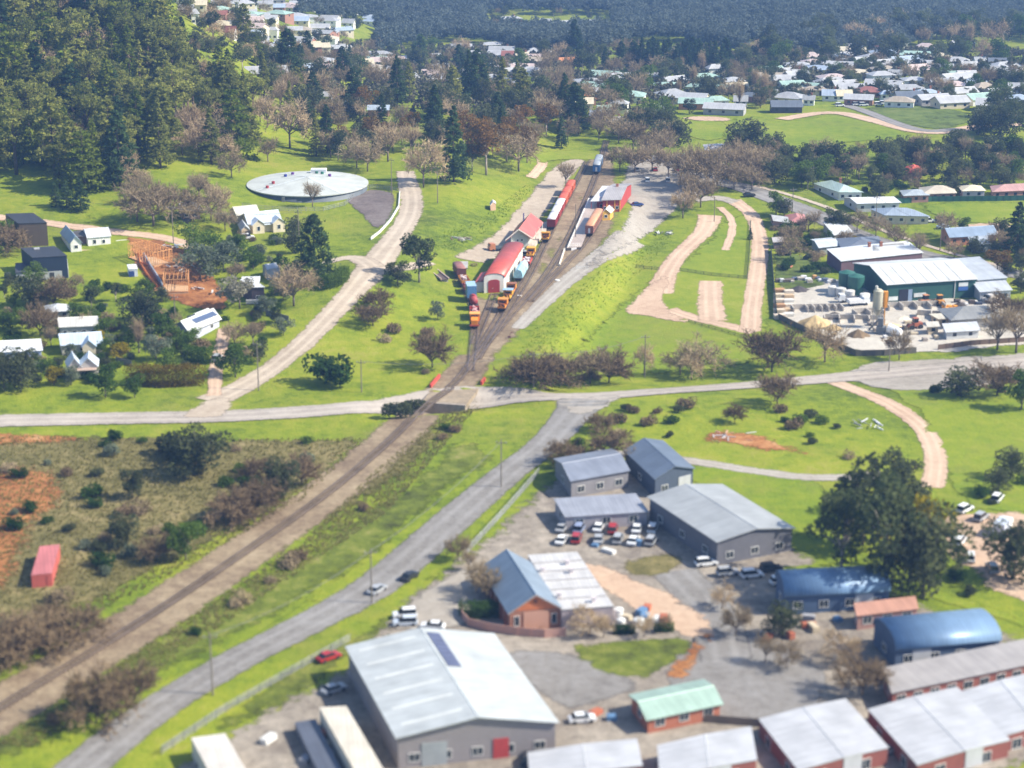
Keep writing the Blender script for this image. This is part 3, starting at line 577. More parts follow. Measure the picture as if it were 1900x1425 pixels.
def roof_mb(kind, l, w, h, r, o, t=.16):
    m = MB(); 
    if kind == 'gu': m.prism([(-w / 2 - o, h - r * o / (w / 2)), (0, h + r), (w / 2 + o, h - r * o / (w / 2)), (w / 2 + o, h - r * o / (w / 2) + t), (0, h + r + t * 1.1), (-w / 2 - o, h - r * o / (w / 2) + t)], -l / 2 - o, l / 2 + o, 'x')
    elif kind == 'gv': m.prism([(-l / 2 - o, h - r * o / (l / 2)), (0, h + r), (l / 2 + o, h - r * o / (l / 2)), (l / 2 + o, h - r * o / (l / 2) + t), (0, h + r + t * 1.1), (-l / 2 - o, h - r * o / (l / 2) + t)], -w / 2 - o, w / 2 + o, 'y')
    elif kind in ('av', 'au'):
        b = l if kind == 'av' else w; e = w if kind == 'av' else l; n = 12; s = -r * .06
        pr = [((b / 2 + o) * -math.cos(math.pi * i / n), h + r * math.sin(math.pi * i / n) ** .8) for i in range(n + 1)]
        m.prism(pr + [(x, z + t) for x, z in reversed(pr)], -e / 2 - o * .5, e / 2 + o * .5, 'y' if kind == 'av' else 'x')
    elif kind == 'sk': m.add([(x, y, z) for z0 in (0, t) for x, y, z in ((-l / 2 - o, -w / 2 - o, h + z0), (l / 2 + o, -w / 2 - o, h + z0), (l / 2 + o, w / 2 + o, h + r + z0), (-l / 2 - o, w / 2 + o, h + r + z0))], [(0, 3, 2, 1), (4, 5, 6, 7), (0, 1, 5, 4), (1, 2, 6, 5), (2, 3, 7, 6), (3, 0, 4, 7)])
    elif kind == 'flat':
        m.box(-l / 2 - o, l / 2 + o, -w / 2 - o, w / 2 + o, h, h + t)
    elif kind == 'hip':
        a, b = l / 2 + o, w / 2 + o; k = min(a, b); rx = a - k; ry = b - k; zt_ = h + r; z0 = h - .05
        m.add([(-a, -b, z0 - .12), (a, -b, z0 - .12), (a, b, z0 - .12), (-a, b, z0 - .12), (-a, -b, z0), (a, -b, z0), (a, b, z0), (-a, b, z0), (-rx, -ry, zt_), (rx if a >= b else 0, ry if a < b else 0, zt_)],
              [(0, 3, 2, 1), (0, 1, 5, 4), (1, 2, 6, 5), (2, 3, 7, 6), (3, 0, 4, 7)] + ([(4, 5, 9, 8), (5, 6, 9), (6, 7, 8, 9), (7, 4, 8)] if a >= b else [(4, 5, 8), (5, 6, 9, 8), (6, 7, 9), (7, 4, 8, 9)]))
    return m
def walls_mb(kind, l, w, h, r, z0):
    m = MB()
    if kind == 'gu': m.prism([(-w / 2, z0), (-w / 2, h), (0, h + r), (w / 2, h), (w / 2, z0)], -l / 2, l / 2, 'x')
    elif kind == 'gv': m.prism([(-l / 2, z0), (-l / 2, h), (0, h + r), (l / 2, h), (l / 2, z0)], -w / 2, w / 2, 'y')
    elif kind in ('av', 'au'):
        b = l if kind == 'av' else w; e = w if kind == 'av' else l
        m.prism([(-b / 2, z0)] + [(b / 2 * -math.cos(math.pi * i / 12), h + r * math.sin(math.pi * i / 12) ** .8) for i in range(13)] + [(b / 2, z0)], -e / 2, e / 2, 'y' if kind == 'av' else 'x')
    elif kind == 'sk': m.prism([(-w / 2, z0), (-w / 2, h), (w / 2, h + r), (w / 2, z0)], -l / 2, l / 2, 'x')
    else: m.box(-l / 2, l / 2, -w / 2, w / 2, z0, h)
    # drop faces lying right under the roof
    keep = []
    for f in m.f:
        zz = [m.v[i][2] for i in f]; 
        if min(zz) >= h - 1e-6 or (len(f) == 4 and min(zz) <= z0 + 1e-6 and max(zz) <= z0 + 1e-6): continue
        keep.append(f)
    m.f = keep; return m
def roofmat(c, kind, tile=False):
    if tile: return M(c, .8, .22, 3, 'tile')
    return M(c, .45, .2, 1.0, 'riby' if kind in ('gv', 'av') else 'ribx', .15)
def building(name, label, cat, A, B, D, h, r=1.5, kind='gu', roof=(.5, .5, .5), wall=WHITE, oh=.45, wins=(2, 1), door=None, tile=False, group=None, wk='', chim=0, pane=True, z=None, skew=True, wz=1.0, ww=1.2, wh=1.1, wallrough=.8, world=False):
    a, b, d = (A, B, D) if world else (P(*A), P(*B), P(A[0] + D[0], A[1] + D[1])); U = (b - a).xy; Vv = (d - a).xy; l = U.length; w_ = Vv.length
    u = U.normalized(); v = Vv.normalized(); n = Vector((-u.y, u.x))
    if not skew: w_ = abs(Vv.dot(n)); v = n
    vx, vy = v.dot(u), v.dot(n)
    c = a.xy + u * l / 2 + v * w_ / 2
    zs = [float(gz(*(a.xy + u * l * i + v * w_ * j))) for i, j in ((0, 0), (1, 0), (0, 1), (1, 1))]
    zb = (zs[0] + zs[1]) / 2 if z is None else z; z0 = min(min(zs) - zb, 0) - .4
    e = empty(name, (c.x, c.y, zb), math.atan2(u.y, u.x), label, cat, group)
    mp = lambda p: (p[0] + p[1] * vx, p[1] * vy, p[2])
    if label is None: pass
    e['_l'] = l; e['_w'] = w_
    walls_mb(kind, l, w_, h, r, z0).build('wall', M(wall, wallrough, .12, .8, wk), e, mp=mp)
    rm = roofmat(roof, kind, tile); ro = roof_mb(kind, l, w_, h, r, oh).build('roof', rm, e, kind in ('av', 'au'), mp=mp)
    if kind in ('gu', 'gv'):
        cap = MB(); o = (l if kind == 'gu' else w_) / 2 + oh; cap.prism([(-.18, h + r + .10), (0, h + r + .26), (.18, h + r + .10)], -o, o, 'x' if kind == 'gu' else 'y')
        cap.build('ridge_cap', M([min(1, q * 1.15) for q in roof], .5), ro, mp=mp)
    if wins:
        for i in range(wins[0]):
            x = -l / 2 + l * (i + .5) / wins[0]
            if door and i == wins[0] // 2: continue
            q = mp((x, -w_ / 2, wz)); window(e, q[0], q[1] - .012, q[2], 0, ww, wh, pane)
        for i in range(wins[1]):
            y = -w_ / 2 + w_ * (i + .5) / wins[1]; an = math.atan2(vy, vx)
            # the side of the house turned to the camera
            right = c.x < 0
            q = mp(((l / 2 if right else -l / 2), y, wz)); window(e, q[0] + (.012 if right else -.012), q[1], q[2], an if right else an - math.pi, ww, wh, pane)
    if door:
        x = -l / 2 + l * (wins[0] // 2 + .5) / max(1, wins[0]) if wins else 0
        q = mp((x, -w_ / 2, 0)); dd = MB().cb(q[0], q[1] - .03, 0, .95, .1, 2.1).build('door', M(door, .5), e)
    for i in range(chim):
        q = mp((l * (.22 - .4 * i), w_ * .1 if kind != 'gv' else 0, h + r * .4)); MB().cb(q[0], q[1], q[2], .8, .8, r * .6 + 1.1).cb(q[0], q[1], q[2] + r * .6 + 1.1, 1, 1, .15).build('chimney', M(BRICK, .9, .2, 3, ''), ro)
    OCC.append((c.x, c.y, max(l, w_) * .55))
    return e
def sub(e, nm, mb, m_, **k):
    o = mb.build(nm, m_, e, **k); return o
# --- the two black boxes of one house, upper left
building('black_timber_house', 'tall dark timber clad box house with flat charcoal roof and pale end panel', 'house', (38, 458), (90, 456), (-25, -24), 7.2, 0, 'flat', (.045, .046, .05), (.11, .08, .06), .12, (0, 1), wk='boards', ww=1.4, wh=1.8, wz=4)
e = building('black_metal_house', 'lower house with navy metal upper box over pale grey ground storey', 'house', (64, 520), (127, 516), (-22, -22), 6.6, 0, 'flat', (.045, .046, .052), NAVY, .12, (0, 1), wz=4.4, ww=2.5, z=None)
l, w_ = e['_l'], e['_w']
MB().box(-l / 2 - 3.4, -l / 2 - .02, -w_ / 2 - .6, w_ / 2 - 2, -1.5, 2.6).build('annex', M((.42, .43, .43), .7), e)
MB().box(l / 2 + .02, l / 2 + 1.8, -w_ / 2 + .6, w_ / 2, -1.5, 2.6).build('annex', M((.42, .43, .43), .7), e)
MB().box(-l / 2 - 3.6, -l / 2 - .03, -w_ / 2 - .8, w_ / 2 - 2, 2.6, 2.75).build('annex_roof', M((.045, .046, .052), .5), e)
MB().box(-l / 2 + .3, l / 2 - .1, -w_ / 2 - .14, -w_ / 2 - .02, -1.2, 2.4).build('grey_storey', M((.40, .41, .42), .7, .1, .8, 'boards'), e)
MB().box(l * .12, l * .26, -w_ / 2 - .2, -w_ / 2 - .15, -.2, 2.1).build('door', M((.05, .05, .06), .4), e)
MB().cb(-l * .2, w_ * .25, 6.85, 1.6, .9, .4).build('roof_unit', M((.45, .45, .45), .5), e)
# --- white cottage with two gables
e = building('white_cottage', 'white weatherboard cottage with blue-grey twin gabled roof and timber deck', 'house', (132, 468), (152, 466), (-18, -26), 2.9, 1.9, 'gv', (.30, .38, .47), WHITE, .35, (1, 2), chim=0)
def wing(e, x0, x1, y0, y1, h, r, kind, roof, wall, nm='wing', oh=.3, rooft=None):
    m = walls_mb(kind, x1 - x0, y1 - y0, h, r, -.6); c = ((x0 + x1) / 2, (y0 + y1) / 2); mp = lambda p: (p[0] + c[0], p[1] + c[1], p[2])
    o = m.build(nm, M(wall, .8, .12, .8), e, mp=mp); roof_mb(kind, x1 - x0, y1 - y0, h, r, oh).build('roof', roofmat(roof, kind), o, mp=mp); return o
wing(e, 1.9, 4.6, -.5, 7, 2.9, .35, 'flat', (.10, .09, .09), (.10, .06, .05), 'dark_link')
wing(e, 4.62, 11.5, -3.2, 6.5, 3, 1.6, 'gu', (.62, .64, .66), WHITE, 'right_wing')
window(e, 6.6, -3.22, .9, 0, 1.1, 1.4); window(e, 9.4, -3.22, .9, 0, 1, 1.2)
MB().box(1.5, 13, -7.2, -3.25, -.9, .12).build('deck', M((.50, .36, .25), .8, .2, 2, 'boards'), e)
MB().box(13.5, 20, -1, -.7, -.6, .9).build('garden_wall', M((.62, .62, .60), .8), e)
e = building('garden_shed', 'small white and blue open garden shed on the lawn', 'shed', (240, 514), (256, 513), (-3, -8), 2.2, .3, 'sk', (.72, .73, .75), (.62, .64, .70), .1, None)
MB().cb(-.3, -e['_w'] / 2 - .06, 0.02, 1.6, .08, 1.7).build('door', M((.03, .06, .22), .5), e)
# --- small houses around the upper left
building('stone_cottage', 'brown walled cottage with pale blue metal roof among bare trees', 'house', (338, 408), (372, 407), (-6, -14), 3.2, 1.5, 'gu', (.45, .52, .58), (.26, .19, .15), .4, (2, 1), chim=0)
e = building('cream_cottage', 'cream cottage with pale metal roof and two small front gables', 'house', (462, 432), (522, 428), (-12, -18), 3.1, 2.0, 'gu', (.58, .64, .70), CREAM, .4, (0, 2))
l, w_ = e['_l'], e['_w']
for k, x in enumerate((-l * .33, l * .30)):
    wing(e, x - 1.9, x + 1.9, -w_ / 2 - 1.8, -w_ / 2 + 1.5, 3.05, 1.5, 'gv', (.58, .64, .70), CREAM, 'gable_bay'); window(e, x, -w_ / 2 - 1.82, .9, 0, 1.1, 1.5)
MB().box(-l * .33 + 2, l * .30 - 2, -w_ / 2 - 1.4, -w_ / 2 - .03, 2.5, 2.62).build('verandah_roof', M((.58, .64, .70), .4), e)
wing(e, -l / 2 - 1, l * .1, w_ / 2 - .5, w_ / 2 + 7, 3.4, 1.9, 'gu', (.66, .63, .52), CREAM, 'rear_wing')
e = building('garage', 'cream gabled garage with shade-dark entrance panel and orange trim', 'garage', (449, 440), (463, 439), (-6, -12), 2.4, 1.1, 'gv', (.45, .47, .48), (.55, .42, .28), .3, None)
MB().cb(0, -e['_w'] / 2 - .04, 0, 1.7, .07, 1.9).build('doorway_shade', M((.03, .025, .025), .8), e)  # flat near-black panel; its colour stands in for shade inside the garage
e = building('flat_roofed_house', 'dark walled house with two stepped white flat roofs beside the bare tree', 'house', (468, 562), (491, 561), (-20, -14), 4.4, .5, 'sk', (.74, .74, .74), (.09, .065, .075), .25, (1, 1))
wing(e, -e['_l'] * .9, e['_l'] * .45, e['_w'] / 2 + .1, e['_w'] / 2 + 5, 4.0, .3, 'sk', (.74, .74, .74), (.10, .08, .085), 'rear_wing')
MB().cb(0, -e['_w'] / 2 - .6, .1, e['_l'], 1, 1).build('balcony', M((.42, .42, .42), .6), e)
building('grey_shed', 'grey shed half hidden behind the large bare tree', 'shed', (497, 520), (517, 516), (-9, -10), 3, .8, 'gu', (.42, .44, .46), (.40, .43, .44), .2, None)
# --- solar house
e = building('solar_house', 'white house with slanting white roof carrying a strip of solar panels', 'house', (352, 636), (407, 606), (-24, -14), 2.9, 1.7, 'gu', (.68, .69, .68), (.45, .47, .58), .7, (2, 1), chim=0)
l, w_ = e['_l'], e['_w']; sl_ = 1.7 / (w_ / 2)
m = MB()
for i in range(9):
    x = -l * .28 + i * 1.05; m.add([(x + a, -w_ / 2 + y, 2.9 + sl_ * y + .22) for a, y in ((0, w_ * .16), (1, w_ * .16), (1, w_ * .38), (0, w_ * .38))] + [(x + a, -w_ / 2 + y, 2.9 + sl_ * y + .30) for a, y in ((0, w_ * .16), (1, w_ * .16), (1, w_ * .38), (0, w_ * .38))], [(4, 5, 6, 7), (0, 1, 5, 4), (1, 2, 6, 5), (2, 3, 7, 6), (3, 0, 4, 7)])
m.build('solar_panels', M((.09, .12, .2), .2, .1, 1, 'solar'), e)
wing(e, l * .2, l * .62, w_ * .05, w_ * .75, 2.7, 1.3, 'gu', (.70, .71, .70), (.5, .5, .52), 'rear_wing')
# --- cluster lower left
building('grey_roofed_house', 'small cottage with pale grey hipped roof and open porch', 'house', (90, 595), (130, 592), (-4, -14), 2.6, 1.3, 'hip', (.58, .60, .62), (.38, .40, .34), .5, (2, 1))
building('long_roofed_house', 'long cream house with tan corrugated roof above the other cottages', 'house', (113, 628), (183, 624), (-3, -16), 3.2, 1.4, 'gu', (.60, .58, .53), (.34, .34, .32), .4, (4, 1))
e = building('gabled_cottage', 'cottage with pale blue-grey roof and cream front gable', 'house', (116, 660), (190, 655), (-5, -17), 2.9, 1.8, 'gu', (.52, .60, .68), (.5, .48, .4), .4, (3, 1))
wing(e, e['_l'] * .05, e['_l'] * .38, -e['_w'] / 2 - 2.5, -e['_w'] / 2 + 2, 2.85, 1.6, 'gv', (.40, .50, .60), CREAM, 'front_wing')
e = building('twin_gable_house', 'weathered cottage with steep twin grey gables facing the camera', 'house', (128, 702), (152, 701), (-4, -12), 3.0, 2.2, 'gv', (.50, .56, .62), (.42, .40, .38), .3, (1, 1))
wing(e, e['_l'] / 2 + .05, e['_l'] / 2 + 4.4, -e['_w'] / 2, e['_w'] / 2, 3.0, 2.1, 'gv', (.58, .64, .7), (.42, .40, .38), 'twin_gable')
MB().box(-e['_l'] / 2, e['_l'] / 2 + 5, -e['_w'] / 2 - 2.2, -e['_w'] / 2 - .03, 2.5, 2.62).build('porch_roof', M((.4, .3, .24), .7), e)
building('white_roofed_house', 'house with broad white roof partly hidden by a dark tree', 'house', (4, 672), (78, 668), (-4, -18), 2.8, 1.6, 'gu', (.72, .73, .76), (.35, .42, .6), .4, (3, 1))
# --- timber frame under construction
def frame_house(A, B, D, h, nu, nv, label):
    a = P(*A); b = P(*B); d = P(A[0] + D[0], A[1] + D[1]); U = (b - a).xy; l = U.length; u = U.normalized(); n = Vector((-u.y, u.x)); w_ = abs((d - a).xy.dot(n)); c = a.xy + u * l / 2 + n * w_ / 2
    e = empty('timber_frame', (c.x, c.y, float(gz(c.x, c.y)) + .3), math.atan2(u.y, u.x), label, 'house frame', 'timber frames of the house being built')
    mw = M((.68, .33, .12), .8, .2, 2, 'pine')
    for side in range(2):
        m = MB(); y = (-w_ / 2, w_ / 2)[side]
        for i in range(nu + 1): m.cb(-l / 2 + l * i / nu, y, 0, .12, .14, h)
        m.box(-l / 2, l / 2, y - .08, y + .08, h, h + .14).box(-l / 2, l / 2, y - .06, y + .06, h * .5, h * .5 + .1).box(-l / 2, l / 2, y - .08, y + .08, -.02, .1); m.build('stud_wall', mw, e)
        m = MB(); x = (-l / 2, l / 2)[side]
        for i in range(1, nv): m.cb(x, -w_ / 2 + w_ * i / nv, 0, .14, .12, h)
        m.box(x - .08, x + .08, -w_ / 2 + .1, w_ / 2 - .1, h, h + .14).box(x - .06, x + .06, -w_ / 2 + .1, w_ / 2 - .1, -.02, .1); m.build('stud_wall', mw, e)
    m = MB()
    for i in range(1, nu, 2): m.box(-l / 2 + l * i / nu - .05, -l / 2 + l * i / nu + .05, -w_ / 2 + .1, w_ / 2 - .1, h + .15, h + .3)
    m.build('joists', mw, e); MB().box(-l / 2, l / 2, -w_ / 2, w_ / 2, -.9, -.03).build('floor_slab', M((.55, .36, .2), .8, .2, 1, ''), e); OCC.append((c.x, c.y, l * .6))
frame_house((286, 497), (320, 490), (-10, -26), 4.2, 10, 9, 'orange timber wall frame, upper one of the building site')
frame_house((304, 548), (350, 545), (-6, -26), 3.6, 12, 8, 'orange timber wall frame, lower one of the building site')
def fence(name, label, pts, h, mat_, cat='fence', th=.06, rails_=0, post=2.4, pm=None, top=None, group=None):
    pw = [P(*p) for p in pts]; c = pw[0]; e = empty(name, c, 0, label, cat, group); q = resample([(p.x, p.y, 0) for p in pw], post)
    m = MB(); pm_ = MB(); zz = [float(gz(p.x, p.y)) - c.z for p in q]
    for i in range(len(q) - 1):
        a, b = q[i] - Vector((c.x, c.y, 0)), q[i + 1] - Vector((c.x, c.y, 0)); t = (b - a).normalized(); n = Vector((t.y, -t.x, 0)) * th / 2
        bands = [(-.2, h)] if not rails_ else [(h * (k + 1) / rails_ - .14, h * (k + 1) / rails_ - .02) for k in range(rails_)]
        for lo, hi in bands:
            m.add([(v.x + s * n.x, v.y + s * n.y, z + k) for v, z in ((a, zz[i]), (b, zz[i + 1])) for k in (lo, hi) for s in (-1, 1)], [(0, 1, 3, 2), (4, 6, 7, 5), (0, 2, 6, 4), (1, 5, 7, 3), (2, 3, 7, 6)])
        pm_.cb(a.x + n.x * 2.2, a.y + n.y * 2.2, zz[i] - .1, .12, .12, h + .2)
    m.build('panels' if not rails_ else 'rail', mat_, e); pm_.build('posts', pm or mat_, e)['kind'] = 'stuff'; return e
mor = M((.75, .20, .04), .7, .15, 1, 'mesh')
fence('barrier_fence', 'orange safety mesh along the left of the building site', [(256, 470), (260, 492), (275, 515), (292, 535)], 1.0, mor)
fence('retaining_wall', 'blue-grey block retaining wall below the timber frames', [(268, 478), (280, 500), (298, 528), (308, 548)], 1.5, M((.25, .29, .34), .8), 'wall', .3)
# --- arched shed
e = building('arched_shed', 'white shed with arched red roof and dark red door beside the rail yard', 'shed', (898, 544), (935, 542), (37, -60), 4.3, 1.5, 'av', (.52, .10, .075), (.66, .63, .57), .3, None)
l, w_ = e['_l'], e['_w']; vx = 0
a = P(898, 544); d = P(935, 484); 
off = lambda y: (y + w_ / 2)
def skewmap(A, B, D):
    a = P(*A); b = P(*B); d = P(A[0] + D[0], A[1] + D[1]); u = (b - a).xy.normalized(); n = Vector((-u.y, u.x)); v = (d - a).xy.normalized(); vx, vy = v.dot(u), v.dot(n)
    return lambda p: (p[0] + p[1] * vx, p[1] * vy, p[2])
sm = skewmap((898, 544), (935, 542), (37, -60))
m = MB(); pr = [(-1.75, 0), (-1.75, 3.3)] + [(-1.75 * math.cos(math.pi * i / 8), 3.3 + .7 * math.sin(math.pi * i / 8)) for i in range(1, 8)] + [(1.75, 3.3), (1.75, 0)]
m.prism(pr, -w_ / 2 - .12, -w_ / 2 - .02, 'y').build('door', M((.33, .03, .03), .6, .12, 2, 'boards'), e, mp=sm)
MB().cb(-.3, -w_ / 2 - .16, 1.2, .12, .06, .3).build('handle', M((.6, .6, .6), .4), e.children[-1], mp=sm)
m = MB(); m.box(-l / 2 - 2.6, -l / 2 - .02, -w_ / 2 + 1.5, -w_ / 2 + 12, -.5, 3.1).build('annex', M((.62, .59, .54), .8, .12, .8), e, mp=sm)
MB().add([(x, y, z + k) for k in (0, .12) for x, y, z in ((-l / 2 - 2.9, -w_ / 2 + 1.2, 3.1), (-l / 2 - .02, -w_ / 2 + 1.2, 3.7), (-l / 2 - .02, -w_ / 2 + 12.2, 3.7), (-l / 2 - 2.9, -w_ / 2 + 12.2, 3.1))], [(0, 3, 2, 1), (4, 5, 6, 7), (0, 1, 5, 4), (1, 2, 6, 5), (2, 3, 7, 6), (3, 0, 4, 7)]).build('annex_roof', roofmat((.52, .10, .075), 'gu'), e, mp=sm)
for i in range(5): q = sm((l / 2 + .05, -w_ / 2 + w_ * (i + .5) / 5, .2)); MB().cb(q[0], q[1], 0, .2, .3, 4.1).build('buttress', M((.6, .58, .53), .8), e)
# --- goods building
A_, B_, D_ = (948, 462), (980, 459), (20, -27)
e = building('goods_building', 'cream timber goods shed with broad red gabled roof and platform', 'building', A_, B_, D_, 4.1, 2.3, 'gv', (.50, .13, .10), (.44, .45, .40), 1.55, None)
sm = skewmap(A_, B_, D_); l, w_ = e['_l'], e['_w']
for x in (-.7, .75): window(e, sm((x, -w_ / 2, 0))[0], sm((x, -w_ / 2, 0))[1] - .02, 2.2, 0, .8, .9)
MB().box(l / 2 + .05, l / 2 + 2.6, -w_ / 2 - 2, w_ / 2 + 12, -.5, .95).build('loading_platform', M((.50, .42, .35), .9), e, mp=sm)
m = MB()
for i in range(4): m.cb(l / 2 + 1.5, -w_ / 2 + w_ * i / 3 - .6, .95, .2, .2, 2.6)
m.build('verandah_posts', M((.6, .58, .52), .7), e, mp=sm)
MB().add([(s * (l / 2 + 1.6), -w_ / 2 - 1.72, 4.1 - .75 + k) for k in (-.1, .25) for s in (-1, 1)] + [(0, -w_ / 2 - 1.72, 6.35), (0, -w_ / 2 - 1.72, 6.7)], [(0, 4, 5, 2), (4, 1, 3, 5)]).build('barge_boards', M((.7, .66, .58), .7), e, mp=sm)
MB().cyl(-l * .2, w_ * .2, 5.2, 8.4, .22, n=8).build('flue', M((.05, .04, .16), .5), e, mp=sm)
# --- little hut on the bank
building('brick_hut', 'tiny brown hut with white roof standing alone on the grass bank', 'hut', (910, 391), (920, 390), (-1, -5), 2.1, .8, 'gv', (.72, .68, .66), (.42, .27, .17), .2, None, door=None)
# --- station
e = building('platform', 'long pinkish station platform with dark stone edge', 'platform', (1052, 466), (1078, 464), (40, -92), 1.0, 0, 'flat', (.48, .38, .31), (.06, .05, .045), .05, None)
sm = skewmap((1052, 466), (1078, 464), (40, -92)); l, w_ = e['_l'], e['_w']
MB().box(-l / 2 - .06, -l / 2 + .5, -w_ / 2, w_ / 2, 1.17, 1.21).build('edge_line', M((.68, .64, .58), .8), e, mp=sm)
m = MB()
for x in range(6): m.cb(-l / 2 + l * (x + .5) / 6, -w_ / 2 + .3, 1.16, .12, .12, 1.1)
m.box(-l / 2 + .3, l / 2 - .3, -w_ / 2 + .26, -w_ / 2 + .34, 2.15, 2.27).box(-l / 2 + .3, l / 2 - .3, -w_ / 2 + .26, -w_ / 2 + .34, 1.6, 1.7).build('end_railing', M((.72, .70, .66), .6), e, mp=sm)
MB().box(-.9, .9, -w_ / 2 - .1, -w_ / 2 - .04, .1, 1.0).build('end_sign', M((.72, .71, .7), .6), e, mp=sm)
e = building('station_building', 'red weatherboard station building with grey roof and white platform canopy', 'station', (1118, 394), (1150, 393), (22, -30), 4.3, 1.8, 'gu', (.40, .37, .36), (.36, .045, .04), .5, (3, 2), skew=True)
l, w_ = e['_l'], e['_w']; sm = skewmap((1118, 394), (1150, 393), (22, -30))
MB().box(-l / 2 - 4.5, -l / 2 - .05, -w_ / 2 + 1, w_ / 2, 3.7, 3.85).build('canopy', M((.62, .60, .60), .5), e, mp=sm)
m = MB()
for i in range(4): m.cb(-l / 2 - 4.2, -w_ / 2 + 1.4 + (w_ - 2) * i / 3, .5, .18, .18, 3.2)
m.build('canopy_posts', M((.36, .045, .04), .6), e, mp=sm)
m = MB()
for x in (-l * .25, l * .2, l * .5): m.cb(x, -w_ / 2 - .05, 0, .35, .15, 4.2)
m.build('pilasters', M((.75, .32, .05), .6), e, mp=sm)
MB().cb(0, 0, 5.2, .9, .9, 2).build('chimney', M(BRICK, .9), e, mp=sm)
building('red_kiosk', 'small red platform shelter with pale pink roof', 'kiosk', (1107, 390), (1124, 389), (3, -6), 3, .9, 'gu', (.66, .55, .55), (.36, .05, .05), .25, (1, 1))
building('yellow_kiosk', 'small mustard yellow hut with white gabled roof behind the brown carriage', 'kiosk', (1116, 410), (1132, 409), (6, -6), 2.7, 1.3, 'gv', (.72, .71, .68), (.62, .36, .06), .3, (1, 0))
# --- water tank
def tank():
    cL, cR = P(450, 352), P(671, 352); c = (cL + cR) / 2; r = (cR - cL).xy.length / 2; cy = P(560, 376).y + r; c = Vector((P(560, 376).x, cy, float(gz(P(560, 376).x, P(560, 376).y))))
    e = empty('water_tank', c, 0, 'large round covered water reservoir with shallow pale cone roof', 'water tank')
    m = MB().cyl(0, 0, -9, 2.0, r, n=72); m.build('wall', M((.10, .12, .14), .6, .12, .5), e, True)
    m = MB(); n = 72; rr = r + .5
    vs = [(math.cos(6.2832 * i / n) * rr, math.sin(6.2832 * i / n) * rr, 2.02) for i in range(n)] + [(math.cos(6.2832 * i / n) * rr, math.sin(6.2832 * i / n) * rr, 2.35) for i in range(n)] + [(0, 0, 4.6)]
    m.add(vs, [(i, (i + 1) % n, n + (i + 1) % n, n + i) for i in range(n)] + [(n + i, n + (i + 1) % n, 2 * n) for i in range(n)] + [tuple(range(n))[::-1]])
    ro = m.build('roof', M((.45, .47, .44), .6, .14, .3, ''), e)
    m = MB()
    for i in range(4):
        an = math.radians(38 + 90 * i); m.add([(math.cos(an + s * .0) * q - math.sin(an) * s * .4, math.sin(an) * q + math.cos(an) * s * .4, 2.35 + 2.25 * (1 - q / rr) + .07) for q in (.5, rr - .3) for s in (-1, 1)], [(0, 1, 3, 2)])
    m.build('seams', M((.60, .64, .64), .5), ro)
    for (x, y), cc in zip(((-.55, -.25), (-.4, .25), (-.3, .45), (-.62, -.5), (.1, .55), (.35, .25), (.2, .5)), ((.3, .02, .03), (.02, .03, .25), (.1, .02, .2), (.35, .03, .03), (.02, .12, .08), (.1, .02, .2), (.02, .15, .1))):
        q = math.hypot(x, y); MB().cyl(x * r, y * r, 2.35 + 2.25 * (1 - q), 3.2 + 2.25 * (1 - q), .55, n=8).build('vent', M(cc, .5), ro)
    MB().cb(r * .12, r * .72, 2.8, 5.5, 3, 1.6).build('access_hatch', M((.62, .64, .66), .5), ro)
    MB().cb(-r * .3, -r - .5, -9, 1, .3, 11).build('ladder', M((.2, .2, .2), .5), e)
    OCC.append((c.x, c.y, r + 4)); return c, r
TC, TRAD = tank()
fence('kerb_wall', 'long low white concrete barrier curving beside the gravel road', [(742, 358), (740, 385), (725, 410), (705, 432), (688, 445)], .8, M((.72, .71, .68), .7), 'barrier', .25)
fence('chain_fence', 'thin wire fence in front of the water tank batter', [(450, 385), (520, 392), (600, 392), (640, 382), (672, 352), (700, 350), (738, 356)], 1.5, M((.3, .3, .3), .6), 'fence', .03, 3)
# --- right: green depot and supply yard
A_, B_, D_ = (1645, 562), (1808, 551), (-62, -38)
e = building('green_depot', 'large dark green depot building with broad white roof, roller door and shade-dark entrance panel', 'depot', A_, B_, D_, 5.6, 2.4, 'gu', (.62, .63, .62), (.018, .085, .07), .5, None)
l, w_ = e['_l'], e['_w']; sm = skewmap(A_, B_, D_)
MB().cb(-l * .30, -w_ / 2 - .05, -.2, l * .13, .12, 4.0).build('doorway_shade', M((.012, .015, .03), .8), e, mp=sm)  # solid slab coloured as the shade within the open depot entrance
MB().cb(-l * .24, -w_ / 2 - .1, -.2, l * .045, .12, 3.9).build('roller_door', M((.25, .33, .45), .6), e, mp=sm)
for x, q, z in ((-l * .45, .07, .6), (-l * .15, .09, 1.2), (l * .34, .07, 3.6)): MB().cb(l * 0 + x + (l * .02), -w_ / 2 - .12, z, l * q * 1.5, .1, 1.2).build('sign_board', M((.66, .68, .66), .6), e, mp=sm)
MB().cb(l * .36, -w_ / 2 - .13, 2.3, l * .11, .1, 1.15).build('sign_board', M((.04, .12, .36), .6), e, mp=sm)
MB().cb(l * .265, -w_ / 2 - .12, 0, .2, .16, 5.4).build('downpipe', M((.6, .6, .6), .5), e, mp=sm)
m = MB()
for i in range(7): x = -l / 2 + l * (i + .6) / 8; m.prism([(-w_ / 2 - .3, 5.72), (-.4, 8.1), (-.4, 8.16), (-w_ / 2 - .3, 5.78)], x, x + .35, 'x')
m.build('skylights', M((.47, .46, .42), .5), e, mp=sm)
building('long_depot_shed', 'long low shed with white roof and plum coloured end behind the green depot', 'shed', (1560, 507), (1710, 488), (-26, -18), 3.6, .5, 'sk', (.66, .67, .68), (.14, .08, .10), .3, None)
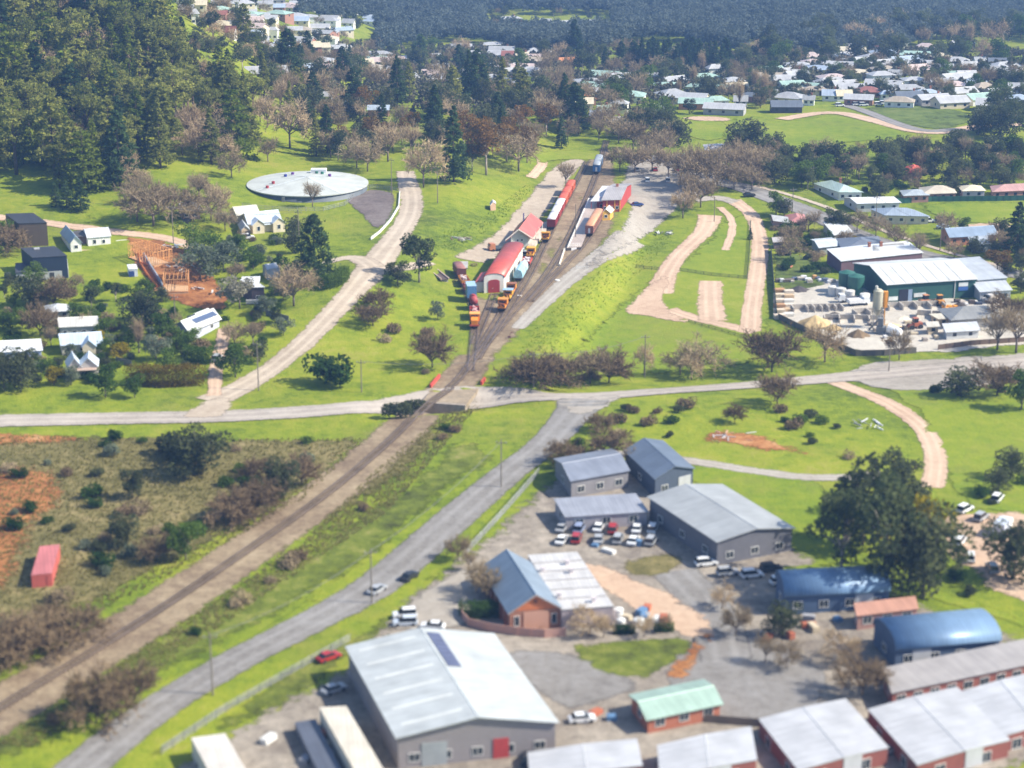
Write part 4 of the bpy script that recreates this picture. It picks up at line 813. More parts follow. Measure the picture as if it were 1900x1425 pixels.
building('depot_annex', 'grey flat roofed annex joined to the right end of the green depot', 'shed', (1812, 548), (1866, 543), (-50, -36), 4.6, .6, 'sk', (.46, .48, .50), (.35, .38, .42), .3, (1, 0))
building('depot_office', 'grey office with sloping pale roof and two wide front windows', 'office', (1818, 560), (1874, 556), (-12, -10), 3.0, 1.1, 'sk', (.50, .52, .54), (.40, .42, .45), .5, (2, 0), ww=3.2, wh=1.2)
WR = [  # px_front_left, front_right, depth, h, r, kind, roof, wall, label, cat, wins, tile
 ((1765, 612), (1853, 606), (-24, -20), 3, 2.0, 'hip', (.26, .26, .25), (.3, .28, .25), 'grey hipped roof shelter standing in the supply yard', 'shelter', None),
 ((1756, 632), (1815, 628), (-6, -12), 2.4, .4, 'sk', (.60, .61, .62), (.55, .56, .56), 'pale flat roofed yard building by the boundary fence', 'building', (2, 1)),
 ((1722, 622), (1740, 621), (-3, -6), 2.4, .3, 'sk', (.6, .55, .45), (.55, .44, .30), 'small cream yard hut nearest the fence', 'hut', (1, 0)),
 ((1741, 607), (1760, 606), (-14, -6), 2.4, .3, 'sk', (.6, .54, .42), (.50, .38, .24), 'tan yard hut behind the small cream one', 'hut', (1, 1)),
 ((1436, 462), (1452, 461), (-2, -6), 2.3, .3, 'sk', (.5, .46, .44), (.18, .13, .12), 'small dark shed at the corner of the dirt loop paddock', 'shed', None),
 ((1436, 424), (1462, 428), (-6, -14), 2.8, .8, 'gu', (.56, .55, .53), (.32, .2, .16), 'low cottage with grey roof left of the pink roof', 'house', (1, 1)),
 ((1464, 428), (1496, 426), (-6, -18), 2.8, 1.3, 'hip', (.50, .22, .20), (.4, .25, .2), 'low cottage with faded pink roof beside the paddock', 'house', (1, 1)),
 ((1548, 452), (1580, 446), (-20, -20), 2.8, .8, 'sk', (.66, .68, .68), (.4, .42, .42), 'white roofed bungalow behind the dark evergreens', 'house', (2, 1)),
 ((1520, 474), (1555, 470), (-14, -14), 2.6, .7, 'gu', (.56, .60, .62), (.3, .33, .3), 'pale metal roofed outbuilding above the weedy yard', 'shed', (1, 0)),
 ((1565, 482), (1640, 476), (-12, -22), 2.9, 1.8, 'hip', (.17, .19, .23), (.28, .14, .13), 'dark slate roofed house with purple brick walls', 'house', (3, 1)),
 ((1600, 496), (1655, 492), (-10, -20), 2.9, 1.6, 'hip', (.36, .36, .35), (.35, .3, .27), 'grey tiled house with two pale chimneys behind depot', 'house', (2, 1)),
 ((1640, 488), (1678, 484), (-10, -18), 2.9, 1.3, 'gu', (.30, .29, .28), (.40, .34, .3), 'brown-grey roofed house tucked behind the depot roof', 'house', (1, 1)),
 ((1642, 416), (1722, 416), (-26, -14), 3.1, 1.7, 'hip', (.33, .39, .46), (.60, .53, .42), 'cream brick house with blue-grey roof beside bright field', 'house', (4, 2)),
 ((1590, 394), (1668, 390), (-24, -14), 3.0, .9, 'gu', (.68, .68, .68), (.5, .5, .5), 'long white roofed house across the street', 'house', (4, 1)),
 ((1762, 458), (1848, 450), (-16, -14), 3.0, 1.6, 'gu', (.26, .33, .42), (.46, .19, .11), 'orange brick house with slate blue roof by the street', 'house', (5, 1)),
 ((1805, 470), (1838, 466), (-8, -10), 2.6, .8, 'sk', (.40, .44, .48), (.25, .28, .3), 'low grey roofed house behind the large cedar', 'house', (1, 0)),
 ((1556, 372), (1598, 372), (-46, -22), 3.2, 1.9, 'hip', (.50, .62, .55), (.68, .67, .63), 'white house with pale green hipped roof', 'house', (3, 2)),
 ((1677, 377), (1722, 375), (-6, -12), 2.8, 1.2, 'hip', (.40, .44, .46), (.35, .19, .15), 'small grey roofed brick house behind green fence', 'house', (3, 1)),
 ((1712, 374), (1772, 371), (-6, -14), 2.8, 1.8, 'hip', (.44, .39, .31), (.34, .19, .13), 'wide tan roofed brick house behind green fence', 'house', (4, 1)),
 ((1786, 368), (1826, 367), (-8, -10), 2.8, 1.3, 'hip', (.56, .50, .38), (.45, .42, .45), 'small tan roofed pale walled house behind green fence', 'house', (2, 1)),
 ((1842, 370), (1925, 365), (-4, -12), 2.8, 1.5, 'hip', (.52, .30, .26), (.4, .2, .15), 'long pink roofed house at the right edge', 'house', (5, 1)),
 ((1566, 315), (1600, 312), (-6, -14), 3, 1.8, 'hip', (.38, .11, .10), (.3, .16, .13), 'dull red roofed house in the trees', 'house', (1, 1)),
 ((1683, 332), (1710, 331), (-4, -9), 2.6, 1.6, 'hip', (.55, .09, .06), (.3, .12, .1), 'bright red roofed house in the trees', 'house', (1, 1)),
 ((1310, 292), (1355, 290), (-4, -10), 2.8, 1.2, 'hip', (.50, .46, .45), (.4, .3, .27), 'pale roofed house in the grey trees behind car park', 'house', (2, 1)),
]
for A, B, D, h, r, k, rf, wl, lb, ct, wn in WR:
    building(ct.replace(' ', '_'), lb, ct, A, B, D, h, r, k, rf, wl, .5, wn, chim=2 if 'two pale chimneys' in lb else (1 if 'green hipped' in lb else 0), tile=('tan roofed' in lb or 'red roofed' in lb), pane=False)
fence('green_fence', 'dark green sheet fence along the top of the bright field', [(1664, 378), (1730, 374), (1850, 373), (1990, 370)], 1.9, M((.02, .10, .07), .7))
fence('boundary_fence', 'long dark timber fence round the front of supply yard', [(1444, 592), (1500, 620), (1588, 661), (1640, 660), (1700, 655)], 1.7, M((.12, .105, .09), .9, .2, 2, 'boards'))
fence('boundary_fence', 'brown timber fence right of the supply yard gateway', [(1740, 650), (1800, 642), (1890, 636), (1990, 628)], 1.6, M((.15, .10, .07), .9, .2, 2, 'boards'))
fence('side_fence', 'dark fence between the dirt loop paddock and weedy yard', [(1441, 590), (1436, 540), (1430, 465)], 1.9, M((.05, .07, .05), .8))
fence('paddock_fence', 'dark post and wire fence crossing the paddock beside dirt loop', [(1180, 497), (1224, 502)], 1.1, M((.05, .06, .03), .8), rails_=3)
fence('paddock_fence', 'long thin wire fence across the middle of the paddock', [(1262, 503), (1320, 512), (1386, 518), (1390, 470), (1393, 410)], 1.1, M((.10, .12, .06), .8), rails_=3)
fence('paddock_fence', 'low dark fence below the front dirt loop', [(1278, 598), (1340, 616), (1400, 634)], .9, M((.05, .05, .03), .8), rails_=2)
fence('rail_barrier', 'white timber barrier by the grassy bank edge', [(1069, 500), (1092, 500)], 1.0, M((.7, .7, .66), .7), 'barrier', .08, 2)
fence('garden_fence', 'grey paling fence below the large bare tree', [(495, 585), (536, 596)], 1.5, M((.20, .20, .20), .9, .2, 2, 'boards'))
fence('garden_fence', 'weathered paling fence beside the long brown hedge', [(216, 672), (245, 680)], 1.5, M((.17, .16, .14), .9, .2, 2, 'boards'))
# yard clutter
mcon = M((.42, .38, .33), .9, .2, 1.5); 
def at_px(px, py): return P(px, py)
def ob(name, label, cat, px, py, rz=0, group=None): return empty(name, at_px(px, py), rz, label, cat, group)
def bay(px, py, n, rz, label, heap=None):
    e = ob('storage_bay', label, 'storage bay', px, py, rz, 'open concrete storage bays'); L = 4.2
    MB().box(0, L * n, 3.9, 4.2, -.2, 1.7).build('back_wall', mcon, e)
    for i in range(n + 1): MB().box(L * i - .15, L * i + .15, 0, 3.88, -.2, 1.7).build('side_wall', mcon, e)
    return e
bay(1473, 582, 3, .1, 'row of pale concrete bays nearest the pallet racks'); bay(1512, 581, 2, .1, 'pair of concrete bays right of the pallet racks'); bay(1530, 600, 4, -.1, 'dark concrete bays holding sand heaps')
bay(1650, 578, 4, .12, 'tan walled bays below the green depot front'); bay(1700, 592, 3, -.2, 'grey walled bays beside the tan huts'); bay(1590, 590, 2, .2, 'short bays left of the silo')
def heap(px, py, r, h, c, label, c2=None):
    p = P(px, py); n = 22; V = []; F = []
    for j in range(7):
        t = j / 6
        for i in range(n): q = r * (1 - t) * (1 + .18 * math.sin(i * 2.1 + px) + R.uniform(-.07, .07)); V.append((math.cos(6.2832 * i / n) * q, math.sin(6.2832 * i / n) * q * .8, h * (1 - (1 - t) ** 1.25 if False else t ** .85) - .1 + R.uniform(-.05, .05)))
    m = MB(); m.add(V, [(j * n + i, j * n + (i + 1) % n, (j + 1) * n + (i + 1) % n, (j + 1) * n + i) for j in range(6) for i in range(n)])
    o = m.build('material_heap', M(c, .95, .3, 1.2, 'heap', c2=c2), None, True); o.location = p; tag(o, label, 'heap', 'loose material heaps')
heap(1512, 604, 5.5, 3.2, (.50, .36, .18), 'largest tan sand heap in the supply yard'); heap(1548, 590, 3.6, 2, (.10, .085, .075), 'dark grey gravel heap right of the tan sand'); heap(1545, 612, 3, 1.8, (.48, .35, .18), 'low sand heap behind the leafless street tree')
heap(1592, 624, 3.4, 2.2, (.16, .11, .06), 'brown bark heap left of the mixing plant'); heap(1675, 592, 3, 1, (.62, .55, .44), 'pale cream sand heap below green depot'); heap(1655, 606, 3.4, 1.1, (.55, .42, .25), 'wide low orange sand heap beside mixer'); heap(1482, 540, 3.5, 1.8, (.06, .05, .05), 'black soil heap at the left back of yard'); heap(1780, 572, 3, 2, (.05, .04, .035), 'black mulch heap with orange bins in front')
def stack(px, py, a, b, c, cc, label, group='stacked pallets', name='pallet_stack', cat='pallet stack', rz=.1):
    p = P(px, py); m = MB(); k = max(2, int(c / .3))
    for i in range(k): m.cb(R.uniform(-.05, .05), R.uniform(-.05, .05), i * c / k, a, b, c / k - .06).cb(0, 0, i * c / k + c / k - .06, a * .8, b * .8, .06)
    o = m.build(name, M(cc, .9, .2, 2), None); o.location = p; o.rotation_euler.z = rz; o['category'] = cat; o['group'] = group; auto(o, label, p)
for i in range(6): stack(1446 + (i % 1), 543 + i * 9.5, 3.2, 2.2, 1.3, ((.42, .24, .12), (.55, .45, .33), (.6, .5, .4))[i % 3], 'wooden pallet stack in the outer column by fence')
for i in range(6): stack(1463, 545 + i * 8.5, 3.0, 2, 1.2, ((.6, .52, .42), (.5, .36, .22), (.62, .6, .55))[i % 3], 'wooden pallet stack in the inner column')
for i in range(16): stack(1445 + i * 6.5 + R.uniform(-2, 2), 521 + R.uniform(-4, 5), R.uniform(1, 2.4), 1.5, R.uniform(.6, 1.3), R.choice([(.6, .6, .62), (.1, .13, .2), (.45, .4, .34), (.15, .12, .1), (.55, .3, .12)]), 'mixed goods stacked along the back of the weedy yard', 'goods stacked in the supply yard', 'goods_stack', 'goods')
for i in range(10): stack(1775 + i * 8.5 + R.uniform(-2, 2), 562 + R.uniform(-3, 5), R.uniform(1, 2), 1.4, R.uniform(.6, 1.4), R.choice([(.62, .6, .58), (.04, .05, .08), (.4, .34, .3), (.1, .08, .07)]), 'mixed goods stacked in front of the depot office', 'goods stacked in the supply yard', 'goods_stack', 'goods')
for i in range(14): stack(R.uniform(1600, 1800), R.uniform(585, 640), R.uniform(1, 2.6), 1.4, R.uniform(.5, 1.2), R.choice([(.62, .6, .58), (.5, .42, .3), (.35, .3, .26), (.25, .2, .16)]), 'goods stacked in the middle of supply yard', 'goods stacked in the supply yard', 'goods_stack', 'goods')
for i in range(5): stack(1752 + i * 5, 573 + (i % 2) * 4, 1.3, 1.3, 1.1, (.75, .33, .03), 'orange bin in front of the black mulch heap', 'orange bins', 'material_bin', 'bin')
# tanks and silo
for x, y in ((1570, 541), (1587, 548)):
    p = P(x, y); m = MB().cyl(0, 0, 2.6, 6.0, 2.5, n=20).cyl(0, 0, 6.0, 6.7, 2.5, .5, 20); m.box(-2, 2, -2, 2, -.2, 2.6); o = m.build('green_water_tank', M((.03, .12, .09), .5), None); o.location = p; tag(o, ('left' if x == 1570 else 'right') + '-hand dark green tank on a stand by the depot end', 'tank', 'green depot tanks')
for i, (x, y) in enumerate(((1545, 548), (1560, 551), (1576, 556), (1604, 562))):
    p = P(x, y); o = MB().cyl(0, 0, 0, 2.8, 1.5, n=18).cyl(0, 0, 2.8, 3.1, 1.5, .4, 18).build('white_tank', M((.62, .60, .56), .5), None); o.location = p; o['category'] = 'tank'; o['group'] = 'white tanks'; auto(o, 'small upright cream tank below the green tanks', p)
e = ob('cement_silo', 'tall yellowish cement silo with orange side ladder on legs', 'silo', 1626, 608)
m = MB().cyl(0, 0, 5.6, 10.8, 1.4, n=18).cyl(0, 0, 10.8, 11.4, 1.4, .6, 18).cyl(0, 0, 3.6, 5.6, .4, 1.4, 18); m.build('hopper', M((.42, .39, .29), .6, .2), e)
m = MB(); [m.bar((a, b, 0), (a, b, 6.4), .12) for a in (-1.1, 1.1) for b in (-1.1, 1.1)]; m.bar((-1.3, -1.3, .5), (1.3, -1.3, 6), .08).bar((1.3, -1.3, .5), (-1.3, -1.3, 6), .08); m.build('legs', M((.3, .3, .28), .5), e)
m = MB().box(1.5, 2.7, -.5, .5, 6, 10.6).box(1.8, 2.1, -.7, -.5, 0, 10.6); m.build('ladder_cage', M((.75, .33, .04), .5), e); MB().cyl(-.5, .3, 11.2, 12.1, .4, n=8).build('filter', M((.6, .6, .55), .5), e)
e = ob('mixing_plant', 'grey mixing plant with large white tilted drum', 'mixing plant', 1640, 620, -.3)
m = MB(); m.bar((1.2, 0, 1.8), (4.4, -1, 1.3), 1.5, 1.0, 16); m.bar((4.4, -1, 1.3), (4.9, -1.2, 1.2), 1.0, .6, 16); m.build('drum', M((.72, .72, .72), .4), e); m = MB().cb(-.8, 0, 0, 2.6, 2.4, 2.2).cb(-1, 0, 2.2, 1.4, 1.6, 2.4).cb(2, -1.6, 0, 5, .4, .7); m.build('frame', M((.16, .17, .18), .6), e); MB().bar((-1.2, 0, 4.6), (-4.4, 1, .5), .35, .35, 4).build('conveyor', M((.2, .2, .2), .7), e)
# ---------------- vehicles ----------------
mtyre = M((.02, .02, .02), .9); mcarg = M((.02, .025, .03), .1)
CARM = {}
def car_meshes(c, kind='sedan'):
    k = (c, kind)
    if k in CARM: return CARM[k]
    out = []
    hi = 1.45 if kind == 'sedan' else 1.75
    m = MB(); pr = [(-2.2, .35), (-2.25, .75), (-1.95, .92), (-1.35, .98), (1.3, .98), (2.1, .85), (2.25, .6), (2.2, .35)]; m.prism(pr, -.88, .88, 'y'); bev = [(-1.75, .98), (-1.25, hi), (.35, hi), (1.15, .98)] if kind == 'sedan' else [(-2.1, .98), (-1.95, hi), (.45, hi), (1.15, .98)]
    m.prism([(bev[1][0], hi - .02), (bev[2][0], hi - .02), (bev[2][0] - .05, hi + .04), (bev[1][0] + .05, hi + .04)], -.70, .70, 'y')
    out.append(('body', m, M(c, .25, .05, .5, 'carpaint')))
    m = MB(); n = len(bev); vs = [(x, y * (.84 if z < 1 else .68), z) for y in (-1, 1) for x, z in bev]; m.add(vs, [(0, 1, 2, 3), (7, 6, 5, 4), (0, 4, 5, 1), (2, 6, 7, 3), (1, 5, 6, 2)]); out.append(('windows', m, mcarg))
    m = MB().prism([(-.35 + .05, -.0), (.3, 0), (.3, .001), (-.3, .001)], 0, .001)
    for x in (-1.4, 1.38):
        for y in (-.92, .72): w_ = MB().xcyl(y, y + .2, x, .34, .34, 12, 'y'); out.append(('wheel', w_, mtyre))
    m = MB().cb(2.22, -.6, .6, .06, .35, .15); out.append(('headlight', m, M((.8, .8, .78), .2))); m = MB().cb(2.22, .6, .6, .06, .35, .15); out.append(('headlight', m, M((.8, .8, .78), .2)))
    res = []
    for nm, mm, ma in out: o = mm.build(nm, ma); res.append((nm, o.data)); bpy.data.objects.remove(o)
    CARM[k] = res; return res
def car(px, py, deg, c, label, kind='sedan', pos=None, where=None):
    p = pos or P(px, py); e = empty('parked_car', (p[0], p[1], float(gz(p[0], p[1])) + .12), math.radians(deg), None, 'car', 'parked cars')
    if label: e['label'] = label
    else: auto(e, where, p)
    for nm, me in car_meshes(c, kind): o = bpy.data.objects.new(nm, me); col.objects.link(o); o.parent = e
    return e
W_, SV, BK, BL, RD = (.72, .73, .74), (.35, .36, .38), (.03, .03, .035), (.03, .06, .2), (.35, .03, .03)
car(196, 437, 105, W_, 'white car parked behind the white cottage', 'van'); car(459, 444, 20, W_, 'white car outside the open cream garage', 'van'); car(403, 669, 80, SV, 'silver car on the driveway beside the green hedge', 'van'); car(347, 414, 80, BK, 'black car in front of the brown walled cottage')
car(751, 1146, 190, W_, 'white car furthest back of the cars beside the fence', 'van'); car(752, 1161, 185, (.5, .55, .62), 'silver-blue car between two white cars', 'van'); car(803, 1168, 172, W_, 'white saloon nearest the pink fence')
for i, (x, y, c) in enumerate([(1700, 413, W_), (1722, 413, W_), (1750, 424, (.5, .6, .75)), (1746, 412, BK), (1390, 365, BK)]): car(x, y, 8, c, None, 'van' if i % 2 else 'sedan', where='car on the street near the bright field')
for i in range(7): car(1180 + i * 19 + R.uniform(-3, 3), 318 + (i % 2) * 20, 90, R.choice([W_, SV, BL, BK, RD]), None, 'van' if i % 2 else 'sedan', where='car in the market car park behind the station')
car(1182, 383, 20, BL, 'blue car just right of the station building')
for x, y in ((1558, 198), (1590, 196), (1602, 197), (1630, 196), (1640, 194)): car(x, y, 10, W_, None, 'van', where='white vehicle on the new street behind the green field')
def truck(px, py, deg, cab, bed, label, boxh=0, L=6.5):
    e = empty('truck', P(px, py), math.radians(deg), label, 'truck'); e.location.z += .1
    MB().prism([(L / 2 - 1.9, .7), (L / 2, .7), (L / 2 + .05, 1.5), (L / 2 - .3, 2.6), (L / 2 - 1.9, 2.6)], -1.1, 1.1, 'y').build('cab', M(cab, .35), e)
    MB().box(L / 2 - .26, L / 2 + .02, -.95, .95, 1.6, 2.3).build('windscreen', mcarg, e)
    m = MB().box(-L / 2, L / 2 - 2, -1.15, 1.15, .9, 1.1); 
    if boxh: m.box(-L / 2, L / 2 - 2.05, -1.18, 1.18, 1.1, 1.1 + boxh)
    else: m.box(-L / 2, L / 2 - 2, -1.15, -1.08, 1.1, 1.5).box(-L / 2, L / 2 - 2, 1.08, 1.15, 1.1, 1.5).box(-L / 2, -L / 2 + .08, -1.15, 1.15, 1.1, 1.5)
    m.build('tray' if not boxh else 'cargo_box', M(bed, .6), e); MB().box(-L / 2 + .2, L / 2 - .2, -.4, .4, .55, .9).build('chassis', mtyre, e)
    for x in (-L / 2 + 1.1, L / 2 - 1.2):
        for y in (-1.15, .85): MB().xcyl(y, y + .3, x, .48, .48, 12, 'y').build('wheel', mtyre, e)
    return e
truck(1574, 561, 190, W_, (.2, .2, .22), 'white truck reversing beside the dark green tanks'); truck(1592, 567, 15, W_, (.7, .7, .7), 'white tipper truck nearest the silo', .9)
truck(922, 466, 200, (.5, .2, .1), (.08, .1, .12), 'dark tray truck with orange cab behind the arched shed', 0, 5.5)
truck(1845, 562, 200, (.6, .55, .5), (.5, .4, .3), 'tan utility truck outside the depot office', 0, 5)
for x, y, d, c in ((957, 468, 60, W_), (968, 471, 100, (.55, .55, .62)), (980, 476, 20, (.6, .6, .6)), (948, 463, 30, W_)): car(x, y, d, c, None, 'van', where='light coloured car wedged between the goods shed and arched shed')
def loader(px, py, deg, c, label):
    e = empty('wheel_loader', P(px, py), math.radians(deg), label, 'loader')
    MB().box(-2.2, .4, -.9, .9, .9, 1.9).box(.4, 1.7, -.7, .7, .8, 1.4).build('body', M(c, .5), e); MB().box(-.9, .4, -.7, .7, 1.9, 3.1).build('cab', mcarg, e); MB().box(-1, .5, -.8, .8, 3.1, 3.2).build('cab_roof', M(c, .5), e)
    MB().bar((1.5, -.5, 1.3), (3, -.5, .5), .12).bar((1.5, .5, 1.3), (3, .5, .5), .12).build('arms', M(c, .5), e); MB().prism([(2.9, .2), (3.8, .15), (3.9, .35), (3.2, .5), (3.1, 1.1), (2.9, 1.1)], -1.2, 1.2, 'y').build('bucket', M((.12, .11, .1), .6), e)
    for x in (-1.5, 1.2):
        for y in (-1.25, .8): MB().xcyl(y, y + .45, x, .7, .7, 14, 'y').build('wheel', mtyre, e)
loader(1696, 610, 200, (.38, .12, .06), 'red-brown wheel loader standing in the supply yard'); loader(1718, 566, 20, (.5, .22, .1), 'orange loader in front of the open depot door'); loader(1742, 566, 100, (.55, .25, .05), 'small orange loader right of the depot door')
# rail vehicles
def along(pxpts, px, py):
    p = P(px, py); q = smoothline([(*P(*t).xy, 0) for t in pxpts], 3); b = min(range(len(q) - 1), key=lambda i: (q[i].xy - p.xy).length); t = (q[b + 1] - q[b]); return math.atan2(t.y, t.x), q[b]
def wagon(track, px, py, kind, c, c2, label, L=8.5, group=None, hgt=3.3, name=None):
    an, q = along(track, px, py); p = Vector((q.x, q.y, float(gz(q.x, q.y)) + .55)) if (q.xy - P(px, py).xy).length < 6 else P(px, py) + Vector((0, 0, .5))
    e = empty(name or 'railway_wagon', p, an, label, 'railway wagon', group); w2 = 1.35; l2 = L / 2
    MB().box(-l2, l2, -w2, w2, .75, 1.0).build('underframe', M((.05, .04, .04), .8), e)
    for x in (-l2 + 1.5, l2 - 1.5):
        b = MB().box(x - 1.0, x + 1.0, -1, 1, .35, .74).build('bogie', mtyre, e)
        for xx in (x - .65, x + .65): MB().xcyl(-.85, .85, xx, .42, .42, 12, 'y').build('wheelset', mtyre, b)
    mc = M(c, .6, .2, 1.5, 'wagonpaint'); mr_ = M(c2, .6, .15, 1, 'wagonroof')
    if kind == 'van':
        MB().box(-l2, l2, -w2, w2, 1.0, hgt - .35).build('body', mc, e)
        pr = [(-w2 - .08, hgt - .35)] + [(-(w2 + .08) * math.cos(math.pi * i / 8), hgt - .35 + .45 * math.sin(math.pi * i / 8)) for i in range(1, 8)] + [(w2 + .08, hgt - .35)]
        MB().prism(pr, -l2 - .1, l2 + .1, 'x').build('roof', mr_, e, True)
        for s in (-1, 1): MB().box(-.9, .9, s * w2 - .04, s * w2 + .04, 1.05, hgt - .5).build('door', M([q * .75 for q in c], .6), e)
        m = MB()
        for i in range(9):
            x = -l2 + L * i / 8
            if abs(x) > 1: m.box(x - .05, x + .05, -w2 - .06, w2 + .06, 1.0, hgt - .4)
        m.build('ribs', M([q * .6 for q in c], .6), e)
    elif kind == 'coach':
        MB().box(-l2, l2, -w2, w2, 1.0, hgt - .4).build('body', mc, e)
        pr = [(-(w2 + .1) * math.cos(math.pi * i / 10), hgt - .4 + .6 * math.sin(math.pi * i / 10)) for i in range(11)]
        MB().prism(pr, -l2 - .15, l2 + .15, 'x').build('roof', mr_, e, True)
        for i in range(9):
            for s in (-1, 1): x = -l2 + L * (i + .5) / 9; MB().box(x - .42, x + .42, s * w2 - .03, s * w2 + .03, 1.75, 2.55).build('window', mglass, e)
        MB().box(-l2 - .05, -l2 - .01, -.35, .35, 1.1, 2.7).build('end_door', M((.55, .55, .56), .5), e)
    elif kind == 'open':
        m = MB()
        m.box(-l2, l2, -w2, -w2 + .1, 1, 1.9).box(-l2, l2, w2 - .1, w2, 1, 1.9).box(-l2, -l2 + .1, -w2, w2, 1, 1.9).box(l2 - .1, l2, -w2, w2, 1, 1.9); m.build('sides', mc, e)
        m = MB()
        for i in range(14): m.cb(R.uniform(-l2 + .7, l2 - .7), R.uniform(-.8, .8), 1.0, R.uniform(.4, 1.4), R.uniform(.4, .9), R.uniform(.5, 1.3))
        m.build('load', mr_, e)
    elif kind == 'box':
        MB().box(-l2 + .2, l2 - .2, -w2, w2, 1.01, hgt).build('container', M(c, .5, .12, 1, 'ribx'), e); MB().box(-l2 + .15, l2 - .15, -w2 - .03, w2 + .03, hgt, hgt + .1).build('roof', mr_, e)
    elif kind == 'tarp':
        pr = [(-w2, 1.0), (-w2 * .98, 2.2), (-w2 * .7, hgt - .3), (0, hgt), (w2 * .7, hgt - .3), (w2 * .98, 2.2), (w2, 1.0)]; MB().prism(pr, -l2 + .1, l2 - .1, 'x').build('tarpaulin', M(c, .8, .25, 2), e)
    elif kind == 'loco':
        MB().box(-l2, l2 * .25, -w2 * .7, w2 * .7, 1.0, 2.3).build('bonnet', mc, e); MB().box(l2 * .25, l2, -w2, w2, 1.0, 3.0).build('cab', mc, e); MB().box(l2 * .22, l2 + .1, -w2 - .1, w2 + .1, 3.0, 3.15).build('cab_roof', mr_, e)
        MB().box(l2 * .24 - .04, l2 * .24, -1, 1, 2.35, 2.85).build('windscreen', mglass, e); MB().box(-l2 - .1, -l2, -w2, w2, .7, 1.1).build('buffer_beam', M((.5, .08, .03), .6), e)
    elif kind == 'machine':
        MB().box(-l2, l2, -w2 * .8, w2 * .8, 1.0, 1.5).build('deck', mc, e); MB().box(-l2 * .2, l2 * .5, -w2, w2, 1.5, 2.9).build('cab', mc, e); MB().box(-l2 * .22, -l2 * .2, -1, 1, 1.9, 2.6).build('windscreen', mglass, e); MB().box(-l2 * .25, l2 * .55, -w2 - .1, w2 + .1, 2.9, 3.05).build('cab_roof', mr_, e)
        m = MB()
        for i in range(7): m.cb(R.uniform(-l2, -l2 * .3), R.uniform(-.9, .9), 1.5, .5, .4, R.uniform(.3, 1))
        m.build('work_heads', M((.22, .08, .03), .6, .4, 2), e); m = MB().bar((l2 * .6, 0, 1.5), (l2, .4, 2.6), .18).cb(l2 * .8, -.6, 1.5, .7, .7, .8); m.build('engine', mc, e)
    elif kind == 'tank':
        m = MB().xcyl(-l2 + .4, l2 - .4, 0, 2.2, 1.15, 16); m.build('barrel', mc, e, True); MB().cyl(0, 0, 3.2, 3.7, .5, n=10).build('dome', mc, e)
    return e
T1, T2, T3, TB = TR[1][1], TR[2][1], TR[3][1], TR[4][1]
RDW = (.42, .06, .045); ORW = (.62, .13, .05)
for i, (x, y) in enumerate([(1019, 424), (1027.5, 410), (1036, 397)]): wagon(T1, x, y, 'van', (.33, .03, .035) if i == 0 else RDW, (.68, .67, .70), ('first, nearest', 'second', 'third')[i] + ' of the white roofed red goods wagons', 9.4, 'red goods wagons', 3.9)
for i, (x, y) in enumerate([(1044, 384), (1051, 372), (1058, 360)]): wagon(T1, x, y, 'van', ORW, (.60, .11, .06), ('nearest', 'middle', 'furthest')[i] + ' of the red roofed goods wagons', 9.4, 'red goods wagons', 3.7)
wagon(TB, 1100, 427, 'coach', (.22, .08, .055), (.62, .30, .16), 'brown passenger carriage with faded orange roof beside platform', 24, None, 3.9, 'passenger_carriage')
wagon(T2, 849, 514, 'van', (.22, .07, .06), (.30, .13, .11), 'dull brown wagon with rounded roof at the siding end', 7.5, None, 3.2)
wagon(T2, 862, 531, 'open', (.60, .22, .04), (.6, .5, .48), 'orange open wagon carrying pale scrap', 6.5)
wagon(T2, 871, 542, 'open', (.26, .04, .05), (.35, .12, .12), 'maroon open wagon behind the blue container', 5)
wagon(T2, 878, 557, 'box', (.10, .23, .42), (.30, .45, .58), 'blue container wagon on the left siding', 6, None, 4.4)
wagon(T2, 882, 573, 'tank', (.33, .05, .05), (.3, .05, .05), 'small maroon tank wagon in front of blue container', 5)
wagon(T2, 882, 590, 'open', (.48, .07, .06), (.62, .35, .33), 'red open wagon with pale load behind orange locomotive', 7)
wagon(T2, 882, 609, 'loco', (.75, .24, .02), (.78, .36, .08), 'small orange locomotive nearest the camera on left siding', 6, None, 3.3, 'shunting_locomotive')
wagon(T3, 929, 576, 'machine', (.70, .24, .02), (.6, .25, .05), 'orange track machine nearest the camera beside the arched shed', 6, 'track machines'); wagon(T3, 940, 561, 'machine', (.78, .40, .03), (.3, .45, .62), 'yellow track machine with blue cab roof', 6, 'track machines')
wagon(T3, 949, 546, 'machine', (.72, .26, .03), (.3, .12, .06), 'orange-brown track machine behind the blue roofed one', 5.5, 'track machines')
wagon(T3, 964, 521, 'tarp', (.30, .52, .60), (.3, .5, .6), 'wagon under pale blue tarpaulin beside the arched shed', 8, None, 3.6); wagon(T3, 970, 507, 'tarp', (.42, .62, .68), (.3, .5, .6), 'smaller tarpaulin covered wagon behind the first', 4.5, None, 3.2)
wagon(T3, 976, 494, 'open', (.5, .07, .05), (.66, .6, .6), 'red open wagon with white load behind the tarpaulins', 6); wagon(T3, 983, 481, 'machine', (.78, .36, .03), (.7, .35, .04), 'yellow machine at the far end of the shed siding', 6)
e = wagon(TR[1][1], 1029, 448, 'machine', (.80, .38, .02), (.75, .36, .04), 'small yellow inspection trolley standing alone in the yard', 3.2, None, 3.3, 'inspection_trolley')
wagon(RAILPX, 1091, 318, 'coach', (.03, .13, .32), (.35, .38, .42), 'blue railcar on the far track behind the station', 18, None, 3.9, 'railcar')
